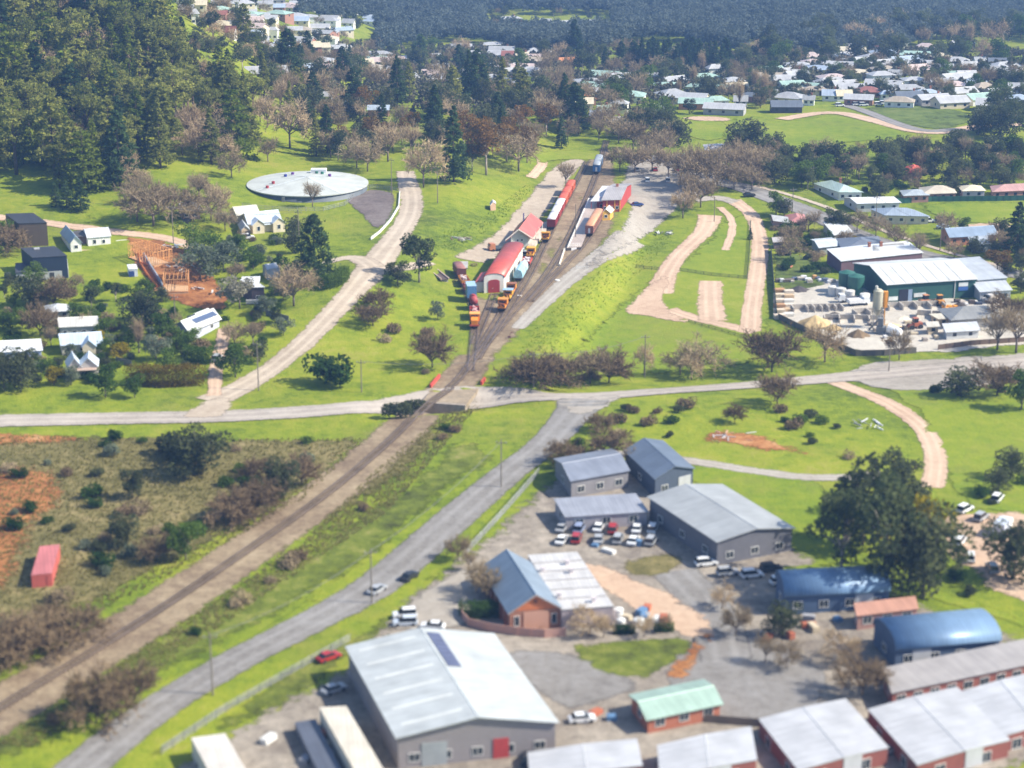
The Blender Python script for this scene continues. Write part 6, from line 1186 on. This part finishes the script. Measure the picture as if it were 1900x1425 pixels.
# ---------------- trees: those one can point at ----------------
T_ = '''fir|585|520|122|standing between the cottages and the gravel road|1.1
bare|300|0|0||1
gum|778|524|96|beside the road junction left of the rail yard|1
darkgum|738|530|50|under the tall gum at the road junction|1.3
darkbare|700|575|44|just below the road junction|1.25
darkbare|692|604|46|in the grass left of the rail yard|1.3
grey|812|594|36|in the grass beside the rail yard|1
darkbare|802|682|74|on the green slope beside the rail corridor|.95
darkbush|612|712|58|on the green slope below the gravel road|1
palebare|545|568|86|large, beside the flat roofed house|1.3
pine|587|290|88|on the grass behind the water tank|1.1
palebare|538|274|108|left of the small pine behind the tank|.9
goldpine|432|292|132|at the foot of the pine hill|1
bare|662|312|68|behind the water tank|1
bare|682|318|74|behind the water tank|1
palebare|720|300|90|behind the water tank|1
palebare|786|348|108|beside the top of the gravel road|.8
darkpine|842|338|140|right of the gravel road top|.95
gum|876|318|60|right of the dark pine|.8
russet|902|325|106|above the grass bank|1
russet|940|300|84|behind the goods track bend|1
russet|978|302|66|behind the goods track bend|1
russet|860|286|80|behind the goods track bend|1
bare|962|318|90|at the bend of the gravel track|1.1
bare|1050|348|56|between gravel track and the goods wagons|1
bare|580|385|56|in front of the water tank|1
bare|430|330|60|left of the water tank|1
bare|497|300|50|left of the water tank|1
cone|104|382|42|in a clump of three on the slope|1.2
cone|124|386|50|in a clump of three on the slope|1.2
cone|150|391|62|in a clump of three on the slope|1.2
bare|255|412|80|behind the building site|1.3
bare|285|420|88|behind the building site|1.3
bare|320|410|80|behind the building site|1.2
bare|392|410|70|right of the pale blue cottage|1.1
bare|370|372|60|above the pale blue cottage|1.1
palebare|410|395|60|right of the pale blue cottage|1
olive|360|470|60|right of the building site|1.2
olive|392|495|62|right of the building site|1.3
grey|372|520|66|right of the building site|1.2
grey|415|505|60|right of the building site|1.2
olive|440|480|46|below the cream cottage|1.1
olive|470|500|46|below the cream cottage|1
darkgum|548|445|50|behind the dense dark fir|.9
darkgum|545|470|46|left of the dense dark fir|.9
blossom|445|572|62|left of the flat roofed house|1.2
darkgum|265|610|76|left of the solar house|1.1
poplar|258|655|76|tall and narrow left of the solar house|1.1
olive|302|632|52|below the solar house|1
olive|355|640|34|at the corner of the solar house|1.2
grey|290|668|50|behind the long brown hedge|1.1
olive|437|700|64|right of the driveway|1
olive|412|690|30|right of the driveway|1
darkgum|482|672|44|in the garden above the gravel road|1
grey|526|622|36|in the garden above the gravel road|1.1
darkgum|512|600|30|in the garden above the gravel road|1
darkbare|75|625|66|left of the grey hipped cottage|.8
darkgum|62|570|66|below the navy box house|1.1
darkbare|100|570|60|below the navy box house|1
gum|170|570|40|right of the grey hipped cottage|1.3
gum|215|560|40|above the long tan roofed house|1.1
darkgum|40|722|86|at the lower left corner of the gardens|1
darkgum|8|725|70|at the lower left corner of the gardens|1
olive|196|738|60|in front of the twin gabled house|1
olive|250|738|44|in front of the long brown hedge|1
wattle|100|715|40|beside the twin gabled house|1
wattle|222|668|34|right of the cream gabled cottage|1.1
wattle|182|640|30|beside the long tan roofed house|1
darkbare|15|470|60|at the left edge by the tall black house|1
olive|8|455|50|at the left edge by the tall black house|1
bare|470|640|50|right of the driveway|1.2
bare|435|640|44|right of the driveway|1.2
bare|160|615|40|among the lower cottages|1
olive|170|600|36|among the lower cottages|1
darkgum|300|560|30|under the building site|1.2
palebare|1267|405|64|at the corner of the market car park|1
darkbare|985|712|62|in the thicket by the main road|1.2
darkbare|1020|716|66|in the thicket by the main road|1.2
bare|1050|714|66|in the thicket by the main road|1.3
bare|1095|712|70|in the thicket by the main road|1.2
darkbare|1130|710|66|in the thicket by the main road|1.2
palebare|1195|695|72|thin sapling on the paddock edge|.6
bare|1262|696|64|on the lower paddock|1.1
bare|1300|698|82|on the lower paddock|1.2
palebare|1283|705|60|on the lower paddock|.9
darkbare|1432|690|92|at the corner of the supply yard fence|1.1
olive|1440|400|44|at the top corner of the dirt loop|1
darkgum|1455|405|40|beside the faded pink roof|1
cone|1392|445|22|at the edge of the dirt loop|1
darkgum|1545|430|48|by the white roofed bungalow|1.1
darkgum|1560|430|44|by the white roofed bungalow|1.1
bare|1500|430|44|by the white roofed bungalow|1.3
bare|1466|485|60|in the weedy yard|1
bare|1662|465|62|along the street behind the depot|1
bare|1590|430|50|along the street behind the depot|1
bare|1703|480|58|along the street behind the depot|1
bare|1625|440|50|along the street behind the depot|1
bare|1770|480|42|along the street behind the depot|1
wattle|1588|452|16|beside the white roofed bungalow|1
russet|1850|508|44|behind the depot office|1.6
darkpine|1885|480|104|large cedar by the slate roofed brick house|1.2
darkgum|1868|510|30|right of the depot roof|1.1
darkgum|1895|505|40|right of the depot roof|1.1
palebare|1530|672|92|on the street corner by the supply yard|1
bare|1668|668|64|outside the supply yard gateway|.9
russet|1648|655|30|inside the supply yard fence|1
bare|1850|650|86|right of the supply yard|1.2
bare|1885|655|100|right of the supply yard|1.2
darkbare|1875|600|60|right of the supply yard|1.2
darkgum|1390|292|78|at the end of the green field|1.2
darkgum|1372|296|60|at the end of the green field|1.2
darkgum|1440|290|50|at the end of the green field|.8
darkgum|330|845|0||1
poplar|1752|735|0||1
gum|1640|1110|225|huge, above the blue arched sheds|.82
gum|1560|1075|180|large, right of the wide grey factory|.9
wattle|1690|1075|170|yellowish, right of the huge dark tree|.8
darkgum|1712|1110|190|at the right of the huge dark tree|.8
darkgum|1600|1010|170|at the back of the dark clump|1
darkgum|1660|960|130|at the back of the dark clump|1
darkgum|1880|1075|120|at the right edge by the dusty yard|1
darkbare|1442|750|66|on the grass below the main road|1
darkbare|1850|735|70|at the upper right of the foreground|1.2
darkgum|1780|735|60|at the upper right of the foreground|1.3
olive|1895|760|70|at the upper right of the foreground|1
darkgum|365|880|96|in the scrub left of the rail line|1.3
darkbush|330|850|50|in the scrub left of the rail line|1.4
darkgum|245|925|60|in the scrub left of the rail line|1
darkgum|520|925|84|in the scrub left of the rail line|.9
darkbare|470|955|70|in the scrub left of the rail line|1.1
darkbare|430|970|60|in the scrub left of the rail line|1.2
darkbare|560|900|60|in the scrub left of the rail line|1
darkgum|228|1015|70|in the scrub left of the rail line|.9
olive|345|1040|76|in the scrub left of the rail line|1
darkbare|290|1040|50|in the scrub left of the rail line|1.2
darkbare|60|1215|80|in the dark thicket at left|1.4
darkbare|130|1190|70|in the dark thicket at left|1.3
darkbare|10|1240|90|in the dark thicket at left|1.3
darkbare|180|1340|100|on the verge between railway and road|.9
darkbare|250|1310|84|on the verge between railway and road|.8
bare|885|1100|70|left of the brick hall|1
bare|905|1115|66|left of the brick hall|1
palebare|1095|1180|60|in front of the flat roofed hall|1.2
palebare|1120|1183|44|in front of the flat roofed hall|1.2
palebare|1195|1182|44|in front of the flat roofed hall|1.1
bare|1235|1175|40|in front of the flat roofed hall|1
bare|1420|1230|60|on the court behind the storage units|1
bare|1460|1240|60|on the court behind the storage units|1
palebare|1565|1230|66|left of the second blue shed|1.2
darkbare|1600|1290|76|left of the red brick building|1.1
darkgum|1450|1180|70|in front of the nearer blue shed|1
palebare|1340|1130|50|behind the court|1
bare|1365|1180|60|beside the court|1
darkbare|1050|860|50|behind the grey workshop|1.1
darkbare|1130|850|60|behind the grey workshop|1.2
bare|1180|870|50|behind the grey workshop|1.1
olive|1070|850|40|behind the grey workshop|1
bare|850|1040|50|beside the crescent road|1
bare|870|1060|46|beside the crescent road|1
darkbush|738|775|34|on the bank beside the bridge|1.3
darkbush|765|765|30|on the bank beside the bridge|1.3'''
for ln in T_.split('\n'):
    k, x, y, h, wh, wd = ln.split('|')
    if float(h) > 0: tree(k, float(x), float(y), float(h), wh, float(wd))
townhouses([(480, 150), (560, 95), (1010, 88), (1060, 130), (900, 160)], 26, 'in the middle of town')
townhouses([(340, 5), (720, 5), (700, 60), (640, 100), (480, 100), (380, 60)], 46, 'on the far left valley side')
townhouses([(1400, 205), (1900, 200), (1900, 125), (1560, 100), (1440, 130)], 46, 'on the rise at upper right')
townhouses([(1040, 150), (1400, 150), (1400, 215), (1080, 235)], 14, 'behind the market car park')
# hedges
def hedge(pts, hgt, wid_, mat_, label):
    q = resample([(P(*p).xy.x, P(*p).xy.y, 0) for p in pts], .5); C = []
    for v in q:
        n = 420; u = NR.uniform(-1, 1, (n, 3)); e_ = np.abs(u).max(1) > .72; u = u[e_]; C.append(np.stack([v.x + u[:, 0] * wid_ / 2, v.y + u[:, 1] * wid_ / 2, float(gz(v.x, v.y)) + (u[:, 2] + 1) * hgt / 2 * (1 + .05 * math.sin(v.x * 2))], 1))
    C = np.concatenate(C); c = q[0]; C -= [c.x, c.y, 0]; V, F = leaf_tris(C, .2); o = npmesh('hedge', V, F, mat_, tint=NR.uniform(0, 1, len(F))); o.location = (c.x, c.y, 0); tag(o, label, 'hedge', 'hedges')
    OCC.extend([(v.x, v.y, 1.5) for v in q[::4]])
hedge([(248, 712), (300, 716), (368, 712)], 5, 4.5, leafmat('bronze_hedge', (.085, .065, .01), (.22, .15, .025)), 'long tall bronze-green clipped hedge by the main road')
hedge([(352, 668), (372, 674), (392, 672)], 4, 3.5, LM['olive'], 'green clipped hedge beside the driveway')
hedge([(606, 535), (628, 528), (640, 516)], 3.6, 3, LM['olive'], 'clipped green hedge right of the dense dark fir'); hedge([(593, 538), (604, 536)], 4, 3, LM['hedge'], 'short square hedge under the dense dark fir')
hedge([(867, 1140), (890, 1144), (922, 1140)], 2.4, 3.4, LM['hedge'], 'dark green clipped hedge left of the brick hall'); hedge([(1146, 1176), (1170, 1175)], 1.5, 1.6, LM['hedge'], 'low dark hedge in front of the white tanks'); hedge([(1222, 1172), (1242, 1171)], 1.5, 1.6, LM['olive'], 'low hedge at the right end of hall yard')
# ---------------- scattered planting ----------------
ROADPTS = []
for o in col.objects:
    if o.get('kind') == 'structure' and o.name.split('.')[0] in ('gravel_road', 'main_road', 'street', 'dirt_loop', 'gravel_track', 'crescent_road', 'dirt_track', 'footpath', 'gravel_lane', 'driveway', 'car_park', 'building_site', 'green_field', 'bright_field', 'rail_yard', 'court_asphalt', 'rail_corridor', 'dirt_clearing', 'dark_paddock', 'sand_arena', 'supply_yard', 'grey_track', 'bare_soil', 'works_yard') and not (o.name.split('.')[0] in ('bare_soil',) and o.data.vertices[0].co.y < 400):
        ROADPTS += [(v.co.x, v.co.y) for v in o.data.vertices]
RP = np.array(ROADPTS)
def clear(x, y, r):
    hs = .0 if r < 1.3 else 1
    if np.min((RP[:, 0] - x) ** 2 + (RP[:, 1] - y) ** 2) < (2.5 + r * .35) ** 2: return False
    return all((x - a) ** 2 + (y - b) ** 2 > (r * .55 + c) ** 2 for a, b, c in OCC)
def scatter(poly, n, kinds, hm, where, tries=14, over=None, dens=1.0):
    ks = [k for k, c in kinds for _ in range(c)]; xs = [p[0] for p in poly]; ys = [p[1] for p in poly]; done = 0
    for _ in range(n * tries):
        if done >= n: break
        x, y = R.uniform(min(xs), max(xs)), R.uniform(min(ys), max(ys))
        if not inside((x, y), poly): continue
        k = R.choice(ks); p = P(x, y); h = R.uniform(*hm) * (1 if k not in ('cone',) else .5)
        if 'bush' in k: h = R.uniform(1.5, 3.2)
        if k in ('pine', 'darkpine', 'openpine', 'poplar', 'goldpine'): h *= 1.45
        r = PR[k][0][1] / PR[k][0][0] * h
        if not clear(p.x, p.y, r * dens): continue
        plant(k, p, h, where); done += 1
MIX = [('bare', 4), ('palebare', 2), ('gum', 3), ('darkgum', 3), ('olive', 1), ('darkpine', 1)]
# belts
scatter([(600, 300), (560, 230), (620, 200), (760, 215), (880, 225), (1000, 250), (1080, 262), (1060, 285), (990, 285), (960, 300), (820, 290), (700, 296)], 56, [('bare', 4), ('palebare', 5), ('darkgum', 2), ('gum', 2), ('russet', 2), ('darkpine', 1)], (9, 14), 'in the belt behind the tank', dens=.55)
scatter([(560, 230), (520, 160), (560, 140), (700, 150), (850, 150), (1000, 160), (1090, 200), (1080, 255), (960, 235), (760, 210)], 44, [('bare', 5), ('darkpine', 4), ('pine', 3), ('darkgum', 4), ('gum', 2)], (11, 17), 'between the tank and the town')
scatter([(1080, 225), (1250, 225), (1260, 280), (1180, 285), (1100, 285)], 18, [('bare', 4), ('darkgum', 3), ('gum', 1), ('olive', 1)], (9, 14), 'behind the station car park')
scatter([(1190, 300), (1250, 280), (1370, 300), (1420, 330), (1400, 350), (1340, 340), (1300, 345), (1240, 330)], 26, [('bare', 5)], (9, 13), 'in the market car park', dens=.15)
for x, y, h in ((1150, 318, 56), (1178, 322, 60), (1210, 318, 60), (1240, 330, 66), (1262, 345, 76), (1290, 350, 84), (1312, 352, 90), (1330, 350, 80), (1300, 330, 70), (1225, 296, 60), (1195, 292, 50), (1345, 330, 70), (1278, 372, 60), (1300, 385, 64), (1362, 352, 56), (1395, 352, 54)): tree('bare', x, y, h, 'around the market car park', 1.1)
scatter([(1290, 302), (1400, 305), (1500, 298), (1640, 292), (1760, 272), (1900, 285), (1910, 350), (1830, 345), (1700, 345), (1560, 345), (1500, 380), (1380, 325)], 90, [('darkgum', 7), ('gum', 5), ('bare', 5), ('olive', 2)], (7.5, 12.5), 'in the belt below the green field', dens=.6)
scatter([(1780, 200), (1905, 225), (1905, 300), (1850, 300), (1790, 250)], 12, [('darkgum', 4), ('gum', 3)], (10, 16), 'in the belt below the green field')
scatter([(1100, 215), (1250, 180), (1260, 140), (1100, 130), (1030, 170), (1040, 200)], 26, [('bare', 6), ('darkgum', 2), ('gum', 2), ('olive', 1)], (9, 15), 'behind the market car park')
scatter([(1250, 220), (1420, 210), (1420, 110), (1240, 120)], 40, [('darkgum', 4), ('bare', 3), ('gum', 3), ('poplar', 1)], (7, 12), 'among the green roofed houses', dens=.3)
scatter([(1400, 205), (1600, 185), (1900, 200), (1900, 130), (1400, 110)], 95, [('bare', 5), ('gum', 4), ('darkgum', 3), ('olive', 2)], (6, 11), 'among the houses at upper right', dens=.1)
scatter([(1380, 130), (1900, 130), (1900, 60), (1640, 55), (1480, 75), (1380, 105)], 60, [('gum', 7), ('darkgum', 4), ('palebare', 2), ('olive', 2), ('poplar', 1)], (12, 19), 'on the rise below the far forest', dens=.7)
scatter([(1170, 135), (1180, 122), (1350, 122), (1350, 135)], 22, [('darkpine', 5)], (10, 12.5), 'in the long dark windbreak', dens=.5)
scatter([(520, 165), (520, 110), (760, 90), (1160, 95), (1200, 130), (900, 150)], 80, [('bare', 4), ('palebare', 3), ('darkpine', 3), ('gum', 4), ('darkgum', 3), ('olive', 1)], (8, 15), 'in the middle of the town', dens=.3)
scatter([(330, 110), (330, 5), (800, 5), (760, 95), (540, 120)], 120, [('bare', 4), ('palebare', 3), ('gum', 4), ('darkgum', 5)], (6, 10), 'on the far left valley side', dens=.1)
# gardens and verges
scatter([(0, 500), (130, 530), (240, 520), (300, 560), (420, 590), (500, 600), (480, 680), (300, 700), (0, 730)], 115, [('bush', 3), ('darkbush', 3), ('brownbush', 3), ('greybush', 1), ('olive', 2), ('grey', 1), ('bare', 1)], (4, 7), 'in the lower left gardens', dens=.8)
scatter([(330, 440), (520, 440), (560, 520), (500, 600), (420, 580), (380, 540)], 44, [('bush', 3), ('darkbush', 3), ('greybush', 2), ('brownbush', 2), ('grey', 2), ('bare', 1)], (4, 6), 'in the middle left gardens', dens=.8)
scatter([(380, 340), (440, 400), (440, 430), (330, 430), (240, 400), (250, 350)], 12, [('brownbush', 3), ('bare', 4)], (6, 9), 'behind the pale blue cottage')
scatter([(0, 520), (60, 520), (60, 640), (0, 640)], 8, [('bush', 2), ('darkbush', 2), ('gum', 1)], (4, 7), 'below the navy box house')
scatter([(700, 600), (760, 580), (850, 640), (840, 690), (720, 700)], 5, [('brownbush', 3)], (2, 4), 'on the green slope by the yard')
scatter([(960, 715), (1000, 670), (1160, 690), (1160, 716)], 12, [('brownbush', 5), ('darkbush', 1)], (2, 4), 'in the thicket by the main road', dens=.5)
scatter([(0, 810), (680, 815), (560, 930), (330, 1060), (100, 1180), (0, 1220)], 46, [('brownbush', 4), ('darkbush', 3), ('greybush', 2), ('bush', 1), ('darkbare', 2)], (4, 7), 'in the scrub left of the railway', dens=.9)
scatter([(690, 830), (840, 770), (860, 790), (700, 950), (500, 1090), (300, 1230), (100, 1350), (60, 1340), (300, 1200), (560, 1000)], 16, [('brownbush', 4), ('darkbush', 1)], (2, 4), 'along the railway verge')
scatter([(1130, 760), (1600, 740), (1600, 860), (1240, 880), (1100, 830)], 22, [('brownbush', 3), ('darkbush', 2), ('darkbare', 1), ('bush', 2)], (4, 7), 'on the grass below the main road')
scatter([(1740, 880), (1900, 850), (1900, 1100), (1720, 1130)], 9, [('darkbush', 2), ('darkgum', 2), ('bush', 2)], (5, 8), 'around the dusty yard at right')
scatter([(1250, 1040), (1400, 1060), (1460, 1160), (1350, 1190), (1280, 1120)], 9, [('brownbush', 3), ('darkbush', 2)], (3, 5), 'between court and factory')
scatter([(1540, 1180), (1660, 1190), (1640, 1300), (1560, 1310)], 9, [('darkbush', 3), ('brownbush', 2), ('greybush', 1)], (3, 5), 'left of the red brick building')
scatter([(860, 1130), (900, 1060), (930, 1160), (960, 1176), (880, 1160)], 4, [('bush', 3)], (1.5, 2), 'around the brick hall'); scatter([(935, 1172), (1050, 1172), (1050, 1179), (935, 1177)], 5, [('bush', 3)], (1, 1.6), 'at the foot of the brick gable', dens=.1)
scatter([(1435, 465), (1550, 470), (1550, 520), (1440, 540)], 12, [('bush', 3), ('darkbush', 2), ('brownbush', 2)], (2, 4), 'in the weedy yard')
scatter([(1700, 700), (1990, 690), (1990, 730), (1750, 740)], 10, [('brownbush', 3), ('darkbush', 2), ('bare', 2)], (4, 8), 'at the upper right of the foreground')
scatter([(310, 0), (400, 0), (470, 70), (560, 150), (560, 250), (500, 200), (420, 100)], 26, [('gum', 2), ('palebare', 2), ('pine', 3), ('goldpine', 1)], (9, 13), 'at the right edge of the pine hill', dens=.5)
scatter([(890, 60), (1150, 62), (1150, 26), (890, 26)], 22, [('gum', 3), ('darkgum', 4), ('bare', 2)], (6, 10), 'on the far wooded slope', dens=.3)
scatter([(1432, 398), (1560, 395), (1720, 470), (1640, 505), (1500, 470), (1435, 462)], 34, [('bush', 3), ('darkbush', 3), ('brownbush', 2), ('bare', 2), ('olive', 1)], (4, 7), 'in the gardens behind the depot', dens=.5)
scatter([(1500, 345), (1700, 345), (1905, 345), (1905, 366), (1700, 372), (1620, 376)], 26, [('bush', 2), ('darkbush', 2), ('bare', 3), ('darkgum', 2)], (5, 8), 'above the green fence', dens=.3)
scatter([(1740, 430), (1905, 440), (1905, 560), (1880, 540), (1800, 470)], 22, [('bush', 2), ('darkbush', 2), ('bare', 3), ('darkgum', 2), ('olive', 1)], (5, 9), 'along the street at far right', dens=.4)
# pine hill
cnt = 0
for _ in range(6000):
    if cnt >= 270: break
    x = R.uniform(-330, -62); y = R.uniform(635, 1010)
    z = float(gz(x, y)); px, py = pix(x, y, z)
    if px < -40 or py < -60: continue
    lim = 322 if px <= 90 else (362 if 90 < px < 250 else (318 if px < 330 else (300 if px < 470 else 235 - (px - 470) * .1)))
    if py > lim + 6 * math.sin(px / 19) or px > 545: continue
    if not clear(x, y, 3.0): continue
    qx, qy = pix(x, y, z + 22)
    if px > 300 and qy < (px - 318) * .72: continue
    k = R.choice(['pine'] * 8 + ['goldpine'] * 4 + ['openpine'] * 6 + ['darkpine'] * 2 + ['palebare'] * 2)
    if px > 320 and py > 230 and R.random() < .4: k = 'palebare'
    hh = R.uniform(15, 28) * (.62 if 'bare' in k else 1); plant(k, (x, y), hh, 'on the pine hill', wid=R.uniform(.95, 1.35)); cnt += 1
# ---------------- far wood: one mass ----------------
def wood(name, n, xr, yr, cond, label, mat_, rr=(1.8, 3.2), per=46):
    C = []; T = []; k = 0
    while k < n:
        x = NR.uniform(*xr, 4000); y = NR.uniform(*yr, 4000); z = gz(x, y)
        dep = y * CT - (z - H) * ST; px = 950 + x / dep * FPX; py = 712.5 - (y * ST + (z - H) * CT) / dep * FPX
        ok = cond(px, py) & (px > -80) & (px < 1980) & (py > -70); x, y, z = x[ok], y[ok], z[ok]
        for a, b, c in zip(x, y, z):
            r = NR.uniform(*rr); u = rnd_unit(per); u[:, 2] = np.abs(u[:, 2]) * 1.5 - .3; h = r * 1.5; C.append(u * [r, r, r * .9] * NR.uniform(.6, 1.1, (per, 1)) + [a, b, c + h]); T.append(np.full(per, NR.uniform(0, 1)) * .8 + NR.uniform(0, .2, per)); k += 1
            if k >= n: break
    C = np.concatenate(C); T = np.concatenate(T); V, F = leaf_tris(C, NR.uniform(.75, 1.3, len(C)) * .85, .2); o = npmesh(name, V, F, mat_, tint=T); tag(o, label, 'forest', None, 'stuff')
mwood = leafmat('far_forest', (.05, .068, .06), (.145, .17, .14), .35)
wood('far_forest', 10500, (-520, 620), (1180, 2250), lambda px, py: ((px > 1380) & (py < 88 - 20 * np.sin(px / 90))) | ((px > 700) & (px <= 1380) & (py < 92 - 14 * np.sin(px / 60)) & ~((px > 900) & (px < 1140) & (py > 28) & (py < 62))) | ((px > 560) & (px <= 700) & (py < 38)), 'dense blue-green forest covering the far hillside', mwood, (2.4, 5.2), 100)
wood('town_greenery', 3200, (-300, 420), (760, 1500), lambda px, py: (px > 480) & (py > 92) & (py < 215) & (NR.uniform(0, 1, px.shape) < .8) & ~((px > 1250) & (py > 186)), 'low shrubs and small garden trees filling in between the town houses', leafmat('town_shrub', (.06, .065, .035), (.22, .20, .13), .2), (.9, 2.1), 44)
# rough grass on the bank and slopes
def tufts(name, poly, n, hgt, mat_, label):
    xs = [p[0] for p in poly]; ys = [p[1] for p in poly]; V = []; T = []; W = [P(*p).xy for p in poly]; wx = [p.x for p in W]; wy = [p.y for p in W]; k = 0; wp = [(p.x, p.y) for p in W]
    while k < n:
        x, y = R.uniform(min(wx), max(wx)), R.uniform(min(wy), max(wy))
        if not inside((x, y), wp): continue
        z = float(gz(x, y)); t = R.random(); k += 1; hh = hgt * R.uniform(.5, 1.4)
        for _ in range(5): an = R.uniform(0, 6.28); c, s = math.cos(an), math.sin(an); l = R.uniform(.1, .5); V += [(x - s * .13, y + c * .13, z), (x + s * .13, y - c * .13, z), (x + c * l, y + s * l, z + hh * R.uniform(.6, 1.2))]; T.append(t)
    V = np.array(V); o = npmesh(name, V, np.arange(len(V)).reshape(-1, 3), mat_, tint=T); tag(o, label, 'grass', None, 'stuff')
mtuft = leafmat('tuft', (.12, .20, .015), (.30, .38, .04), .45); mdry = leafmat('dry_tuft', (.16, .15, .04), (.36, .32, .13), .4)
tufts('long_grass', [(940, 690), (1000, 600), (1070, 535), (1150, 480), (1230, 430), (1250, 445), (1170, 520), (1090, 600), (1010, 690)], 900, .3, mtuft, 'long bright rough grass on the bank beside the yard')
tufts('long_grass', [(800, 440), (900, 400), (980, 340), (990, 350), (930, 410), (860, 460), (780, 470)], 500, .3, mtuft, 'rough grass on the bank above the gravel track')
tufts('dry_grass', [(-50, 810), (680, 815), (560, 930), (330, 1060), (100, 1180), (-50, 1220)], 9000, .5, mdry, 'dry rough grass over the scrubby paddock at left')
tufts('dry_grass', [(700, 870), (880, 740), (900, 760), (720, 950), (500, 1100), (300, 1240), (60, 1390), (0, 1380), (300, 1180), (560, 1010)], 5000, .4, mdry, 'dry grass along the railway verge')
# ---------------- the smallest of the leafless trees read as one mass ----------------
bt = sorted([t for t in TODO if t[0].name.startswith('bare_tree')], key=lambda t: -t[0].scale[2] * 13 * scl(t[0].location)); lb_ = sum(1 for o in col.objects if o.name.startswith('bare_tree') and o.parent is None) - len(bt)
drop = bt[290 - lb_:]; VV = []; 
for t in drop:
    o = t[0]; me = [c for c in o.children if c.name.startswith('branches')][0].data; v = np.empty(len(me.vertices) * 3, np.float32); me.vertices.foreach_get('co', v); v = v.reshape(-1, 3) * np.array(o.scale)
    a = o.rotation_euler.z; v = np.stack([v[:, 0] * math.cos(a) - v[:, 1] * math.sin(a), v[:, 0] * math.sin(a) + v[:, 1] * math.cos(a), v[:, 2]], 1) + np.array(o.location); VV.append(v)
dead = {t[0].name for t in drop}; TODO = [t for t in TODO if t[0].name not in dead]
for t in drop:
    for c in list(t[0].children): bpy.data.objects.remove(c)
    bpy.data.objects.remove(t[0])
if VV:
    VV = np.concatenate(VV); o = npmesh('far_leafless_trees', VV, np.arange(len(VV)).reshape(-1, 3), LM['twig'], tint=NR.uniform(0, 1, len(VV) // 3)); tag(o, 'mass of small brown leafless trees among the far town houses', 'trees', None, 'stuff')
# ---------------- haze ----------------
xs = [GX[0] - 50, GX[-1] + 50]; m = MB().box(-5900, 5900, -2900, 8900, float(GZ.min()) - 1.5, 330)
hz = m.build('haze', None); hm = bpy.data.materials.new('haze'); hm.use_nodes = True; N = hm.node_tree.nodes; N.remove(N['Principled BSDF'])
pv = N.new('ShaderNodeVolumePrincipled'); pv.inputs['Color'].default_value = (.27, .50, 1, 1); pv.inputs['Density'].default_value = .00019; pv.inputs['Anisotropy'].default_value = .2
hm.node_tree.links.new(pv.outputs[0], N['Material Output'].inputs['Volume']); hz.data.materials.append(hm); tag(hz, kind='stuff')
# ---------------- labels of look-alikes: where each stands in its row ----------------
def ordn(i):
    w_ = ['first', 'second', 'third', 'fourth', 'fifth', 'sixth', 'seventh', 'eighth', 'ninth', 'tenth']
    return w_[i] if i < 10 else '%d%s' % (i + 1, {1: 'st', 2: 'nd', 3: 'rd'}.get((i + 1) % 10, 'th') if (i + 1) // 10 % 10 != 1 else 'th')
by = {}
for o, b, x, y in TODO: by.setdefault(b, []).append((o, x, y))
for b, L in by.items():
    if len(L) == 1: L[0][0]['label'] = b; continue
    rows = 1 if len(L) < 8 else (2 if len(L) < 18 else (3 if len(L) < 40 else 4)); L.sort(key=lambda t: t[2]); n = len(L)
    rn = {1: [''], 2: [', back row', ', front row'], 3: [', back row', ', middle row', ', front row'], 4: [', rearmost row', ', second row back', ', third row back', ', front row']}[rows]
    for r in range(rows):
        q = sorted(L[r * n // rows:(r + 1) * n // rows], key=lambda t: t[1])
        for i, (o, x, y) in enumerate(q): o['label'] = '%s, %s from left%s' % (b, ordn(i), rn[r])
for o in list(col.objects):
    for k in ('_l', '_w'):
        if k in o: del o[k]
    if o.parent and 'category' in o: del o['category']
    if o.name.startswith('timber_frame'): o.name = 'unfinished_house'
